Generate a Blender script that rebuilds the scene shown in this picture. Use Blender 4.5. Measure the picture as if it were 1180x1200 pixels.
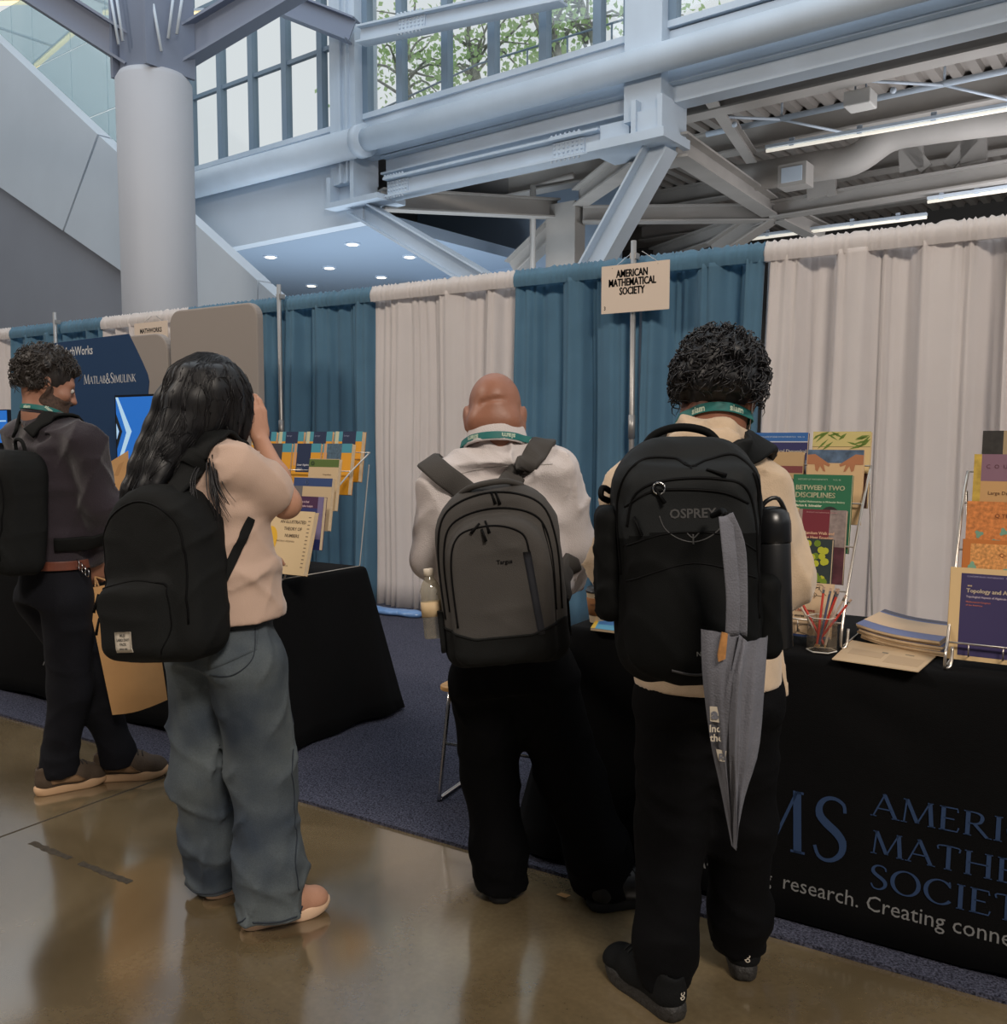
import bpy, bmesh, math, random
import numpy as np
from mathutils import Vector, Matrix, Euler

for _o in list(bpy.data.objects):
    bpy.data.objects.remove(_o)
SC = bpy.context.scene
COL = SC.collection
random.seed(7)
rng = np.random.default_rng(7)
PI = math.pi

# ------------------------------------------------------------------ camera
YAW = math.radians(32.4)
cam_data = bpy.data.cameras.new('camera')
cam_data.sensor_fit = 'HORIZONTAL'
cam_data.sensor_width = 36.0
cam_data.lens = 36.0 * 1090.0 / 1180.0
cam_data.clip_start = 0.05
cam_data.clip_end = 300
cam = bpy.data.objects.new('camera', cam_data)
COL.objects.link(cam)
cam.location = (0, 0, 1.40)
cam.rotation_euler = (math.radians(90 - 4.51), 0, YAW)
SC.camera = cam

# ------------------------------------------------------------------ sky, lamps, exposure
world = bpy.data.worlds.new('World')
SC.world = world
world.use_nodes = True
_bg = world.node_tree.nodes['Background']
_bg.inputs['Color'].default_value = (0.94, 0.975, 1.0, 1)
_bg.inputs['Strength'].default_value = 0.80


def area_lamp(name, loc, target, size, power, col):
    d = bpy.data.lights.new(name, 'AREA')
    d.shape = 'RECTANGLE'
    d.size, d.size_y = size
    d.energy = power
    d.color = col
    o = bpy.data.objects.new(name, d)
    COL.objects.link(o)
    o.location = loc
    o.rotation_euler = (Vector(target) - Vector(loc)).to_track_quat('-Z', 'Y').to_euler()
    return o


# the hall's high warm lamps behind and above the aisle
area_lamp('hall_lamp', (5.5, -3.5, 8.0), (-2.0, 5.0, 1.0), (3.0, 1.5), 820, (1.0, 0.885, 0.77))
area_lamp('hall_lamp', (-9.0, -3.5, 8.5), (-4.0, 5.0, 1.0), (3.0, 1.5), 520, (1.0, 0.885, 0.77))
# added cool fill light, out of view, brightening the upper facade
area_lamp('facade_fill', (-8.5, 6.5, 13.5), (-9.5, 11.0, 6.0), (14.0, 4.0), 330, (0.66, 0.83, 1.0))
# added hidden fill lights aimed up at the deck, soffit and wall beyond
area_lamp('low_hall_fill', (-1.0, 17.5, 4.4), (-3.0, 18.5, 7.3), (6.0, 3.0), 150, (0.97, 0.96, 1.0))
area_lamp('low_hall_fill', (-13.0, 14.6, 1.2), (-12.9, 19.0, 6.4), (9.0, 4.0), 420, (0.82, 0.91, 1.0))

SC.view_settings.view_transform = 'Standard'
SC.view_settings.look = 'None'
SC.view_settings.exposure = 0.0
SC.view_settings.gamma = 1.0
SC.view_settings.use_curve_mapping = False


# ------------------------------------------------------------------ materials
def lin(c):
    return tuple(((v / 255) / 12.92 if v / 255 <= 0.04045 else ((v / 255 + 0.055) / 1.055) ** 2.4) for v in c) + (1.0,)


MATS = {}


def mat(name, rgb, rough=0.6, metal=0.0, noise=None, bump=None, weave=None, sheen=0.0, alpha=None, emit=None,
        coat=0.0, spec=0.5, stretch=None):
    """procedural principled material; noise=(scale, amount), bump=(scale, strength), weave=(scale, strength)"""
    if name in MATS:
        return MATS[name]
    m = bpy.data.materials.new(name)
    m.use_nodes = True
    nt = m.node_tree
    b = nt.nodes['Principled BSDF']
    b.inputs['Base Color'].default_value = lin(rgb)
    b.inputs['Roughness'].default_value = rough
    b.inputs['Metallic'].default_value = metal
    b.inputs['Specular IOR Level'].default_value = spec
    b.inputs['Sheen Weight'].default_value = sheen
    b.inputs['Coat Weight'].default_value = coat
    if alpha is not None:
        b.inputs['Alpha'].default_value = alpha
    if emit:
        b.inputs['Emission Color'].default_value = lin(rgb)
        b.inputs['Emission Strength'].default_value = emit
    tc = nt.nodes.new('ShaderNodeTexCoord')
    src = tc.outputs['Object']
    if stretch:
        mp = nt.nodes.new('ShaderNodeMapping')
        mp.inputs['Scale'].default_value = stretch
        nt.links.new(src, mp.inputs['Vector'])
        src = mp.outputs['Vector']
    if noise:
        n = nt.nodes.new('ShaderNodeTexNoise')
        n.inputs['Scale'].default_value = noise[0]
        n.inputs['Detail'].default_value = 5
        nt.links.new(src, n.inputs['Vector'])
        r = nt.nodes.new('ShaderNodeValToRGB')
        a = noise[1]
        l = lin(rgb)
        r.color_ramp.elements[0].position = 0.32
        r.color_ramp.elements[1].position = 0.68
        r.color_ramp.elements[0].color = tuple(v * (1 - a) for v in l[:3]) + (1,)
        r.color_ramp.elements[1].color = tuple(min(1, v * (1 + a)) for v in l[:3]) + (1,)
        nt.links.new(n.outputs['Fac'], r.inputs['Fac'])
        nt.links.new(r.outputs['Color'], b.inputs['Base Color'])
    last = None
    for spec_ in (bump, weave):
        if not spec_:
            continue
        if spec_ is weave:
            t = nt.nodes.new('ShaderNodeTexVoronoi')
            out = t.outputs['Distance']
        else:
            t = nt.nodes.new('ShaderNodeTexNoise')
            t.inputs['Detail'].default_value = 4
            out = t.outputs['Fac']
        t.inputs['Scale'].default_value = spec_[0]
        nt.links.new(src, t.inputs['Vector'])
        bp = nt.nodes.new('ShaderNodeBump')
        bp.inputs['Strength'].default_value = spec_[1]
        bp.inputs['Distance'].default_value = 0.02 if spec_ is bump else 0.002
        nt.links.new(out, bp.inputs['Height'])
        if last:
            nt.links.new(last.outputs['Normal'], bp.inputs['Normal'])
        last = bp
    if last:
        nt.links.new(last.outputs['Normal'], b.inputs['Normal'])
    MATS[name] = m
    return m


def glass_mat(name, tint, gloss=0.06, alpha=0.0, body=(200, 220, 225)):
    if name in MATS:
        return MATS[name]
    m = bpy.data.materials.new(name)
    m.use_nodes = True
    nt = m.node_tree
    nt.nodes.clear()
    out = nt.nodes.new('ShaderNodeOutputMaterial')
    t = nt.nodes.new('ShaderNodeBsdfTransparent')
    t.inputs['Color'].default_value = lin(tint)
    g = nt.nodes.new('ShaderNodeBsdfGlossy')
    g.inputs['Roughness'].default_value = 0.05
    mx = nt.nodes.new('ShaderNodeMixShader')
    mx.inputs['Fac'].default_value = gloss
    nt.links.new(t.outputs[0], mx.inputs[1])
    nt.links.new(g.outputs[0], mx.inputs[2])
    last = mx
    if alpha:
        d = nt.nodes.new('ShaderNodeBsdfDiffuse')
        d.inputs['Color'].default_value = lin(body)
        m2 = nt.nodes.new('ShaderNodeMixShader')
        m2.inputs['Fac'].default_value = alpha
        nt.links.new(mx.outputs[0], m2.inputs[1])
        nt.links.new(d.outputs[0], m2.inputs[2])
        last = m2
    nt.links.new(last.outputs[0], out.inputs['Surface'])
    MATS[name] = m
    return m


# ------------------------------------------------------------------ objects
def tag(o, label=None, cat=None, group=None, kind=None):
    if label:
        o['label'] = label
    if cat:
        o['category'] = cat
    if group:
        o['group'] = group
    if kind:
        o['kind'] = kind
    return o


def thing(name, label, cat, loc=(0, 0, 0), rot=(0, 0, 0), group=None):
    o = bpy.data.objects.new(name, None)
    COL.objects.link(o)
    o.empty_display_size = 0.1
    o.location = loc
    o.rotation_euler = rot
    tag(o, label, cat, group)
    return o


def mesh_obj(name, verts, faces, m, parent=None, smooth=False, recentre=True):
    verts = np.asarray(verts, dtype=float).reshape(-1, 3)
    loc = (0, 0, 0)
    if parent is None and recentre:
        lo, hi = verts.min(0), verts.max(0)
        loc = ((lo[0] + hi[0]) / 2, (lo[1] + hi[1]) / 2, lo[2])
        verts = verts - np.array(loc)
    me = bpy.data.meshes.new(name)
    me.from_pydata(verts.tolist(), [], [tuple(int(i) for i in f) for f in faces])
    me.update()
    if smooth:
        me.shade_smooth()
    if m is not None:
        me.materials.append(m)
    o = bpy.data.objects.new(name, me)
    COL.objects.link(o)
    o.location = loc
    if parent is not None:
        o.parent = parent
    return o


def bevel(o, w=0.004, seg=2):
    b = o.modifiers.new('bevel', 'BEVEL')
    b.width = w
    b.segments = seg
    b.limit_method = 'ANGLE'
    return o


def catmull(pts, n=6, closed=False):
    p = np.asarray(pts, float)
    out = []
    N = len(p)
    rng_ = range(N if closed else N - 1)
    for i in rng_:
        if closed:
            a, b, c, d = p[(i - 1) % N], p[i], p[(i + 1) % N], p[(i + 2) % N]
        else:
            a, b, c, d = p[max(i - 1, 0)], p[i], p[i + 1], p[min(i + 2, N - 1)]
        for t in np.arange(n) / n:
            out.append(0.5 * ((2 * b) + (c - a) * t + (2 * a - 5 * b + 4 * c - d) * t * t + (3 * b - a - 3 * c + d) * t ** 3))
    if not closed:
        out.append(p[-1])
    return np.array(out)


class MB:
    """collects shapes; build() links them as ONE mesh object"""

    def __init__(s):
        s.v = []
        s.f = []

    def raw(s, v, f):
        n = len(s.v)
        s.v += [tuple(map(float, q)) for q in v]
        s.f += [tuple(i + n for i in q) for q in f]
        return s

    def box(s, x0, x1, y0, y1, z0, z1, R=None, c=None):
        v = [(x, y, z) for z in (z0, z1) for y in (y0, y1) for x in (x0, x1)]
        if R is not None:
            v = [tuple(np.array(c) + np.array(R) @ np.array(q)) for q in v]
        return s.raw(v, [(0, 2, 3, 1), (4, 5, 7, 6), (0, 1, 5, 4), (2, 6, 7, 3), (0, 4, 6, 2), (1, 3, 7, 5)])

    def prism(s, poly, ext):
        n = len(poly)
        e = np.array(ext, float)
        v = [tuple(q) for q in poly] + [tuple(np.array(q, float) + e) for q in poly]
        f = [tuple(range(n))[::-1], tuple(range(n, 2 * n))] + [(i, (i + 1) % n, n + (i + 1) % n, n + i) for i in range(n)]
        return s.raw(v, f)

    def beam(s, a, b, w, h, up=(0, 0, 1)):
        """solid bar of rectangular section between two points"""
        a, b = np.array(a, float), np.array(b, float)
        d = (b - a) / np.linalg.norm(b - a)
        r = np.cross(d, np.array(up, float))
        r /= np.linalg.norm(r)
        u = np.cross(r, d)
        v = [p + r * x + u * y for p in (a, b) for x, y in ((-w / 2, -h / 2), (w / 2, -h / 2), (w / 2, h / 2), (-w / 2, h / 2))]
        return s.raw(v, [(3, 2, 1, 0), (4, 5, 6, 7), (0, 1, 5, 4), (1, 2, 6, 5), (2, 3, 7, 6), (3, 0, 4, 7)])

    def ibeam(s, a, b, w, h, tf=0.035, tw=0.03, up=(0, 0, 1)):
        a, b = np.array(a, float), np.array(b, float)
        d = (b - a) / np.linalg.norm(b - a)
        r = np.cross(d, np.array(up, float))
        r /= np.linalg.norm(r)
        u = np.cross(r, d)
        s.beam(a + u * (h / 2 - tf / 2), b + u * (h / 2 - tf / 2), w, tf, up)
        s.beam(a - u * (h / 2 - tf / 2), b - u * (h / 2 - tf / 2), w, tf, up)
        s.beam(a, b, tw, h - 2 * tf, up)
        return s

    def tube(s, pts, r, seg=8, closed=False):
        p = np.asarray(pts, float)
        n = len(p)
        r = np.full(n, r) if np.isscalar(r) else np.asarray(r, float)
        if closed:
            t = np.roll(p, -1, 0) - np.roll(p, 1, 0)
        else:
            t = np.gradient(p, axis=0)
        t /= np.linalg.norm(t, axis=1)[:, None] + 1e-12
        ref = np.array([0, 0, 1.0]) if abs(t[0][2]) < 0.9 else np.array([1.0, 0, 0])
        u = np.cross(t[0], ref)
        u /= np.linalg.norm(u)
        v = []
        for i in range(n):
            u = u - t[i] * (u @ t[i])
            u /= np.linalg.norm(u) + 1e-12
            w = np.cross(t[i], u)
            for k in range(seg):
                a = 2 * PI * k / seg
                v.append(p[i] + r[i] * (math.cos(a) * u + math.sin(a) * w))
        f = []
        for i in range(n if closed else n - 1):
            j = (i + 1) % n
            for k in range(seg):
                l = (k + 1) % seg
                f.append((i * seg + k, i * seg + l, j * seg + l, j * seg + k))
        if not closed:
            f.append(tuple(range(seg))[::-1])
            f.append(tuple(range((n - 1) * seg, n * seg)))
        return s.raw(v, f)

    def ribbon(s, pts, normals, width, thick):
        p = np.asarray(pts, float)
        nn = np.asarray(normals, float)
        t = np.gradient(p, axis=0)
        t /= np.linalg.norm(t, axis=1)[:, None]
        width = np.full(len(p), width) if np.isscalar(width) else np.asarray(width)
        v = []
        for i in range(len(p)):
            nrm = nn[i] - t[i] * (nn[i] @ t[i])
            nrm /= np.linalg.norm(nrm)
            w = np.cross(t[i], nrm)
            hw, ht = width[i] / 2, thick / 2
            for a, b in ((-1, -.6), (-.8, -1), (.8, -1), (1, -.6), (1, .6), (.8, 1), (-.8, 1), (-1, .6)):
                v.append(p[i] + w * hw * a + nrm * ht * b)
        f = []
        for i in range(len(p) - 1):
            for k in range(8):
                l = (k + 1) % 8
                f.append((i * 8 + k, i * 8 + l, i * 8 + 8 + l, i * 8 + 8 + k))
        f.append(tuple(range(8))[::-1])
        f.append(tuple(range((len(p) - 1) * 8, len(p) * 8)))
        return s.raw(v, f)

    def lathe(s, prof, c=(0, 0, 0), seg=20):
        v = []
        for r, z in prof:
            for k in range(seg):
                a = 2 * PI * k / seg
                v.append((c[0] + r * math.cos(a), c[1] + r * math.sin(a), c[2] + z))
        f = []
        for i in range(len(prof) - 1):
            for k in range(seg):
                l = (k + 1) % seg
                f.append((i * seg + k, i * seg + l, i * seg + seg + l, i * seg + seg + k))
        f.append(tuple(range(seg))[::-1])
        f.append(tuple(range((len(prof) - 1) * seg, len(prof) * seg)))
        return s.raw(v, f)

    def ball(s, c, r, seg=10, rings=6):
        r = (r, r, r) if np.isscalar(r) else r
        prof = [(max(1e-4, math.sin(PI * i / rings)), -math.cos(PI * i / rings)) for i in range(rings + 1)]
        q = MB().lathe(prof, seg=seg)
        return s.raw([(c[0] + x * r[0], c[1] + y * r[1], c[2] + z * r[2]) for x, y, z in q.v], q.f)

    def move(s, M):
        M = np.array(M)
        s.v = [tuple(M[:3, :3] @ np.array(q) + M[:3, 3]) for q in s.v]
        return s

    def build(s, name, m, parent=None, smooth=False, bev=0):
        o = mesh_obj(name, s.v, s.f, m, parent, smooth)
        if bev:
            bevel(o, bev)
        return o


def rrect(x0, x1, z0, z1, r, n=5):
    """rounded rectangle outline as 2-D points, r may be 4 radii (bl, br, tr, tl)"""
    r = (r,) * 4 if np.isscalar(r) else r
    out = []
    for (cx, cz, a0, q) in ((x0 + r[0], z0 + r[0], PI, r[0]), (x1 - r[1], z0 + r[1], 1.5 * PI, r[1]),
                            (x1 - r[2], z1 - r[2], 0, r[2]), (x0 + r[3], z1 - r[3], .5 * PI, r[3])):
        if q < 1e-6:
            out.append((cx, cz))
            continue
        for i in range(n + 1):
            a = a0 + .5 * PI * i / n
            out.append((cx + q * math.cos(a), cz + q * math.sin(a)))
    return out


def slab_xz(outline, y0, y1):
    return MB().prism([(x, y0, z) for x, z in outline], (0, y1 - y0, 0))


# ------------------------------------------------------------------ lettering
def text_mesh(s, size=0.1, sx=1.0, bold=0.0, align='LEFT', space=1.0, line=1.0, shear=0.0):
    cu = bpy.data.curves.new('t', 'FONT')
    cu.body = s
    cu.size = size
    cu.align_x = align
    cu.offset = bold
    cu.space_character = space
    cu.space_line = line
    cu.shear = shear
    cu.resolution_u = 2
    ob = bpy.data.objects.new('t', cu)
    COL.objects.link(ob)
    bpy.context.view_layer.update()
    me = bpy.data.meshes.new_from_object(ob)
    v = np.array([tuple(q.co) for q in me.vertices]).reshape(-1, 3)
    f = [tuple(p.vertices) for p in me.polygons]
    bpy.data.objects.remove(ob)
    bpy.data.curves.remove(cu)
    bpy.data.meshes.remove(me)
    v[:, 0] *= sx
    return v, f


def lettering(v, f, at, m, parent, rot=0.0, flip=1, name='lettering', yfn=None, axis='xz'):
    """flat print: text x -> x, text y -> z, standing 0.6 mm proud of a face that looks to -y"""
    v = np.array(v, float)
    x = v[:, 0] * flip
    z = v[:, 1] * flip
    c, s_ = math.cos(rot), math.sin(rot)
    X = at[0] + x * c - z * s_
    Z = at[2] + x * s_ + z * c
    if axis == 'xy':
        P = np.stack([X, at[1] + x * s_ + z * c, np.full(len(v), at[2])], 1)
    else:
        Y_ = yfn(X, Z) if yfn is not None else np.full(len(v), at[1])
        P = np.stack([X, Y_, Z], 1)
    return mesh_obj(name, P, f, m, parent)


def heavy(v, f, d):
    """embolden print by overlaying slightly shifted copies"""
    V, Fc = [], []
    for dx, dy in ((0, 0), (d, 0), (-d, 0), (0, d * .6), (0, -d * .6)):
        Fc += [tuple(i + len(V) * len(v) for i in q) for q in f]
        V.append(v + np.array([dx, dy, 0]))
    return np.concatenate(V), Fc


# roman capitals made of stems, hairlines and serifs (unit height 1)
def _strokes(ch):
    T, h = 0.135, 0.055
    S = []  # (polyline, widths)
    ser = []  # (x centre, y, half length)
    if ch == 'A':
        S = [([(0.05, 0), (0.40, 1.02)], h), ([(0.38, 1.0), (0.78, 0)], T), ([(0.2, .36), (0.64, .36)], h)]
        ser = [(0.06, 0, .10), (0.78, 0, .13)]
        w = .84
    elif ch == 'M':
        S = [([(0.10, 0), (0.16, 1)], h), ([(0.16, 1), (0.52, .05)], T), ([(0.52, .05), (0.88, 1)], h), ([(0.88, 1), (0.96, 0)], T)]
        ser = [(0.1, 0, .1), (.96, 0, .12), (.12, 1, .07), (.92, 1, .07)]
        w = 1.06
    elif ch == 'S':
        S = [([(.50, .80), (.47, .93), (.33, 1.0), (.18, .97), (.09, .85), (.10, .70), (.22, .58), (.38, .47), (.49, .34), (.49, .17), (.38, .04), (.24, 0), (.12, .05), (.05, .20)],
              [h, h, h, .07, .10, .13, T, T, .13, .10, .07, h, h, h])]
        w = .56
    elif ch == 'E':
        S = [([(0.14, 0), (0.14, 1)], T), ([(0.1, .97), (.56, .97), (.58, .82)], h), ([(0.14, .52), (.48, .52)], h), ([(0.1, .03), (.58, .03), (.62, .2)], h)]
        ser = [(.14, 0, .12), (.14, 1, .12)]
        w = .64
    elif ch == 'R':
        S = [([(0.14, 0), (0.14, 1)], T), ([(.1, .97), (.35, .97), (.52, .9), (.56, .75), (.5, .58), (.35, .51), (.14, .51)], [h, h, .09, .12, .09, h, h]),
             ([(.34, .5), (.74, 0)], T)]
        ser = [(.14, 0, .12), (.1, 1, .09), (.78, 0, .08)]
        w = .78
    elif ch == 'I':
        S = [([(.15, 0), (.15, 1)], T)]
        ser = [(.15, 0, .12), (.15, 1, .12)]
        w = .30
    elif ch in 'CO':
        full = ch == 'O'
        a0, a1 = (0, 2 * PI) if full else (.22 * PI, 1.80 * PI)
        pts, wd = [], []
        for i in range(25):
            a = a0 + (a1 - a0) * i / 24
            pts.append((.47 + .41 * math.cos(a), .5 + .49 * math.sin(a)))
            wd.append(h + (T - h) * abs(math.cos(a)) ** 1.5)
        S = [(pts, wd)]
        if not full:
            S.append(([(.77, .98), (.79, .74)], h))
        w = .94 if full else .86
    elif ch == 'N':
        S = [([(.12, 0), (.12, 1)], h), ([(.12, 1), (.78, 0)], T), ([(.78, 0), (.78, 1)], h)]
        ser = [(.12, 0, .1), (.08, 1, .08), (.78, 1, .1)]
        w = .90
    elif ch == 'T':
        S = [([(.36, 0), (.36, 1)], T), ([(.04, .8), (.06, .97), (.66, .97), (.68, .8)], h)]
        ser = [(.36, 0, .12)]
        w = .72
    elif ch == 'H':
        S = [([(.14, 0), (.14, 1)], T), ([(.74, 0), (.74, 1)], T), ([(.14, .52), (.74, .52)], h)]
        ser = [(.14, 0, .12), (.14, 1, .12), (.74, 0, .12), (.74, 1, .12)]
        w = .88
    elif ch == 'L':
        S = [([(.14, 0), (.14, 1)], T), ([(.1, .03), (.56, .03), (.6, .22)], h)]
        ser = [(.14, 0, .12), (.14, 1, .12)]
        w = .62
    elif ch == 'Y':
        S = [([(.05, 1), (.38, .46)], T), ([(.38, .46), (.7, 1)], h), ([(.38, 0), (.38, .48)], T)]
        ser = [(.38, 0, .12), (.05, 1, .1), (.7, 1, .09)]
        w = .74
    elif ch == 'U':
        S = [([(.14, 1), (.14, .3), (.22, .08), (.4, 0), (.58, .08), (.66, .3), (.66, 1)], [T, T, .1, .07, h, h, h])]
        ser = [(.14, 1, .12), (.66, 1, .1)]
        w = .80
    elif ch == 'K':
        S = [([(.14, 0), (.14, 1)], T), ([(.66, 1), (.18, .48)], h), ([(.3, .56), (.74, 0)], T)]
        ser = [(.14, 0, .12), (.14, 1, .12), (.76, 0, .1), (.66, 1, .1)]
        w = .80
    elif ch == 'B':
        S = [([(0.14, 0), (0.14, 1)], T), ([(.1, .97), (.35, .97), (.48, .9), (.5, .75), (.44, .58), (.35, .52), (.14, .52)], [h, h, .09, .12, .09, h, h]),
             ([(.3, .52), (.48, .46), (.56, .28), (.5, .1), (.36, .03), (.1, .03)], [h, .09, .13, .1, h, h])]
        ser = []
        w = .64
    elif ch == '&':
        S = [([(.8, .5), (.62, .15), (.4, 0), (.2, .03), (.1, .2), (.18, .42), (.44, .62), (.5, .82), (.4, .97), (.28, .95), (.22, .8), (.34, .55), (.78, .02)],
              [h, h, .08, .1, T, .1, .07, .07, h, .07, .1, T, T])]
        w = .86
    else:
        w = .35
    return S, ser, w


def roman(s, size, sx=1.0, gap=0.05):
    V, Fc = [], []
    x0 = 0.0
    for ch in s:
        sc = 1.0
        if ch.islower():
            sc, ch = 0.78, ch.upper()
        S, ser, w = _strokes(ch)
        for pts, wd in S:
            if len(pts) > 3:
                n = len(pts)
                P = catmull([(a, b, 0) for a, b in pts], 3)[:, :2]
                wl = np.interp(np.linspace(0, n - 1, len(P)), range(n), wd if not np.isscalar(wd) else [wd] * n)
            else:
                P = np.array(pts, float)
                wl = np.full(len(P), wd if np.isscalar(wd) else wd[0])
            t = np.gradient(P, axis=0)
            t /= np.linalg.norm(t, axis=1)[:, None] + 1e-9
            nrm = np.stack([-t[:, 1], t[:, 0]], 1)
            if abs(t[0][1]) > abs(t[0][0]) * 1.2 and len(P) == 2:
                nrm = np.array([[-1.0, 0], [-1.0, 0]])
            A, B = P + nrm * wl[:, None] / 2, P - nrm * wl[:, None] / 2
            b0 = len(V)
            for a, b in zip(A, B):
                V.append(((x0 + a[0] * sc) * size * sx, a[1] * sc * size, 0))
                V.append(((x0 + b[0] * sc) * size * sx, b[1] * sc * size, 0))
            for i in range(len(P) - 1):
                Fc.append((b0 + 2 * i, b0 + 2 * i + 1, b0 + 2 * i + 3, b0 + 2 * i + 2))
        for cx, yy, hl in ser:
            b0 = len(V)
            ya, yb = (0, .04) if yy == 0 else (.96, 1.0)
            for a, b in ((cx - hl, ya), (cx + hl, ya), (cx + hl, yb), (cx - hl, yb)):
                V.append(((x0 + a * sc) * size * sx, b * sc * size, 0))
            Fc.append((b0, b0 + 1, b0 + 2, b0 + 3))
        x0 += (w + gap) * sc
    return np.array(V), Fc


# ------------------------------------------------------------------ implicit surfaces (soft unions -> one continuous mesh)
class Field:
    def __init__(s, lo, hi, h=0.007):
        s.lo = np.array(lo, float)
        s.h = h
        s.n = np.ceil((np.array(hi, float) - s.lo) / h).astype(int) + 1
        s.F = np.full(s.n, 0.3, np.float32)

    def _sub(s, lo, hi):
        a = np.clip(np.floor((np.array(lo) - s.lo) / s.h).astype(int), 0, s.n - 1)
        b = np.clip(np.ceil((np.array(hi) - s.lo) / s.h).astype(int) + 1, 1, s.n)
        sl = tuple(slice(i, j) for i, j in zip(a, b))
        ax = [(np.arange(i, j) * s.h + l).astype(np.float32) for i, j, l in zip(a, b, s.lo)]
        return sl, np.meshgrid(*ax, indexing='ij')

    def add(s, prim, k=0.03, cut=False):
        fn, lo, hi = prim
        m = 0.05 + k
        sl, P = s._sub(np.array(lo) - m, np.array(hi) + m)
        if s.F[sl].size == 0:
            return s
        d = fn(*P)
        a = s.F[sl]
        if cut:
            d = -d
            hh = np.maximum(k - np.abs(a - d), 0) / k
            s.F[sl] = np.maximum(a, d) + hh * hh * k / 4
        else:
            hh = np.maximum(k - np.abs(a - d), 0) / k
            s.F[sl] = np.minimum(a, d) - hh * hh * k / 4
        return s

    def warp(s, fn):
        sl, P = s._sub(s.lo, s.lo + s.n * s.h)
        s.F[sl] += fn(*P).astype(np.float32)
        return s

    def sample(s, P):
        P = np.asarray(P, float)
        q = (P - s.lo) / s.h
        q = np.clip(q, 0, s.n - 1.001)
        i = np.floor(q).astype(int)
        t = q - i
        r = 0
        for a in (0, 1):
            for b in (0, 1):
                for c in (0, 1):
                    w = (t[..., 0] if a else 1 - t[..., 0]) * (t[..., 1] if b else 1 - t[..., 1]) * (t[..., 2] if c else 1 - t[..., 2])
                    r = r + w * s.F[i[..., 0] + a, i[..., 1] + b, i[..., 2] + c]
        return r

    def grad(s, P):
        e = s.h
        g = np.stack([s.sample(P + np.eye(3)[i] * e) - s.sample(P - np.eye(3)[i] * e) for i in range(3)], -1)
        return g / (np.linalg.norm(g, axis=-1)[..., None] + 1e-9)

    def project(s, P, off=0.0, it=6):
        P = np.array(P, float)
        for _ in range(it):
            d = s.sample(P) - off
            P = P - s.grad(P) * np.clip(d, -.02, .02)[..., None]
        return P, s.grad(P)

    def front(s, x, z, off=0.0):
        """y of the surface first met coming from -y"""
        x, z = np.broadcast_arrays(np.asarray(x, float), np.asarray(z, float))
        ys = s.lo[1] + np.arange(s.n[1] * 2) * s.h / 2
        P = np.stack([np.broadcast_to(x[..., None], x.shape + (len(ys),)), np.broadcast_to(ys, x.shape + (len(ys),)),
                      np.broadcast_to(z[..., None], x.shape + (len(ys),))], -1)
        d = s.sample(P)
        i = np.argmax(d < 0, -1)
        i = np.where((d < 0).any(-1), i, len(ys) // 2)
        d1 = np.take_along_axis(d, i[..., None], -1)[..., 0]
        d0 = np.take_along_axis(d, np.maximum(i - 1, 0)[..., None], -1)[..., 0]
        t = np.clip(d0 / (d0 - d1 + 1e-9), 0, 1)
        return ys[np.maximum(i - 1, 0)] + t * s.h / 2 - off

    def surface(s):
        F = s.F
        n = s.n
        cs = n - 1
        acc = np.zeros(tuple(cs) + (3,), np.float32)
        cnt = np.zeros(tuple(cs), np.int8)
        S = F < 0
        base = [slice(0, c) for c in cs]
        for ax in range(3):
            o1, o2 = [i for i in range(3) if i != ax]
            for u in (0, 1):
                for v in (0, 1):
                    A = [None] * 3
                    B = [None] * 3
                    for i in range(3):
                        off = u if i == o1 else v if i == o2 else 0
                        A[i] = slice(off, off + cs[i])
                        B[i] = slice(off + (i == ax), off + (i == ax) + cs[i])
                    A, B = tuple(A), tuple(B)
                    ix = np.nonzero(S[A] != S[B])
                    a, b = F[A][ix], F[B][ix]
                    acc[ix + (np.full(len(a), ax),)] += a / (a - b)
                    acc[ix + (np.full(len(a), o1),)] += u
                    acc[ix + (np.full(len(a), o2),)] += v
                    cnt[ix] += 1
        act = np.nonzero(cnt > 0)
        idx = np.full(tuple(cs), -1, np.int64)
        idx[act] = np.arange(len(act[0]))
        V = s.lo + s.h * (np.stack(act, 1) + acc[act] / cnt[act][:, None])
        faces = []
        for ax in range(3):
            o1, o2 = [(1, 2), (2, 0), (0, 1)][ax]
            A = [slice(1, n[i] - 1) for i in range(3)]
            A[ax] = slice(0, n[ax] - 1)
            B = list(A)
            B[ax] = slice(1, n[ax])
            sa, sb = S[tuple(A)], S[tuple(B)]
            ix = np.nonzero(sa != sb)
            g = [ix[i] + A[i].start for i in range(3)]

            def cell(d1, d2):
                q = list(g)
                q[o1] = g[o1] - d1
                q[o2] = g[o2] - d2
                return idx[tuple(q)]
            Q = np.stack([cell(1, 1), cell(0, 1), cell(0, 0), cell(1, 0)], 1)
            fl = sb[ix]
            Q[fl] = Q[fl][:, ::-1]
            faces.append(Q)
        return V, np.concatenate(faces)

    def mesh(s, name, m, parent, keep=None, smooth_it=1):
        V, Q = s.surface()
        Q = Q[(Q >= 0).all(1)]
        if smooth_it:
            E = np.concatenate([Q[:, [0, 1]], Q[:, [1, 2]], Q[:, [2, 3]], Q[:, [3, 0]]])
            for _ in range(smooth_it):
                a = np.zeros_like(V)
                c = np.zeros(len(V))
                for i in range(3):
                    a[:, i] = np.bincount(E[:, 0], V[E[:, 1], i], len(V)) + np.bincount(E[:, 1], V[E[:, 0], i], len(V))
                c = np.bincount(E[:, 0], minlength=len(V)) + np.bincount(E[:, 1], minlength=len(V))
                V = V * .4 + .6 * a / np.maximum(c, 1)[:, None]
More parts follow.
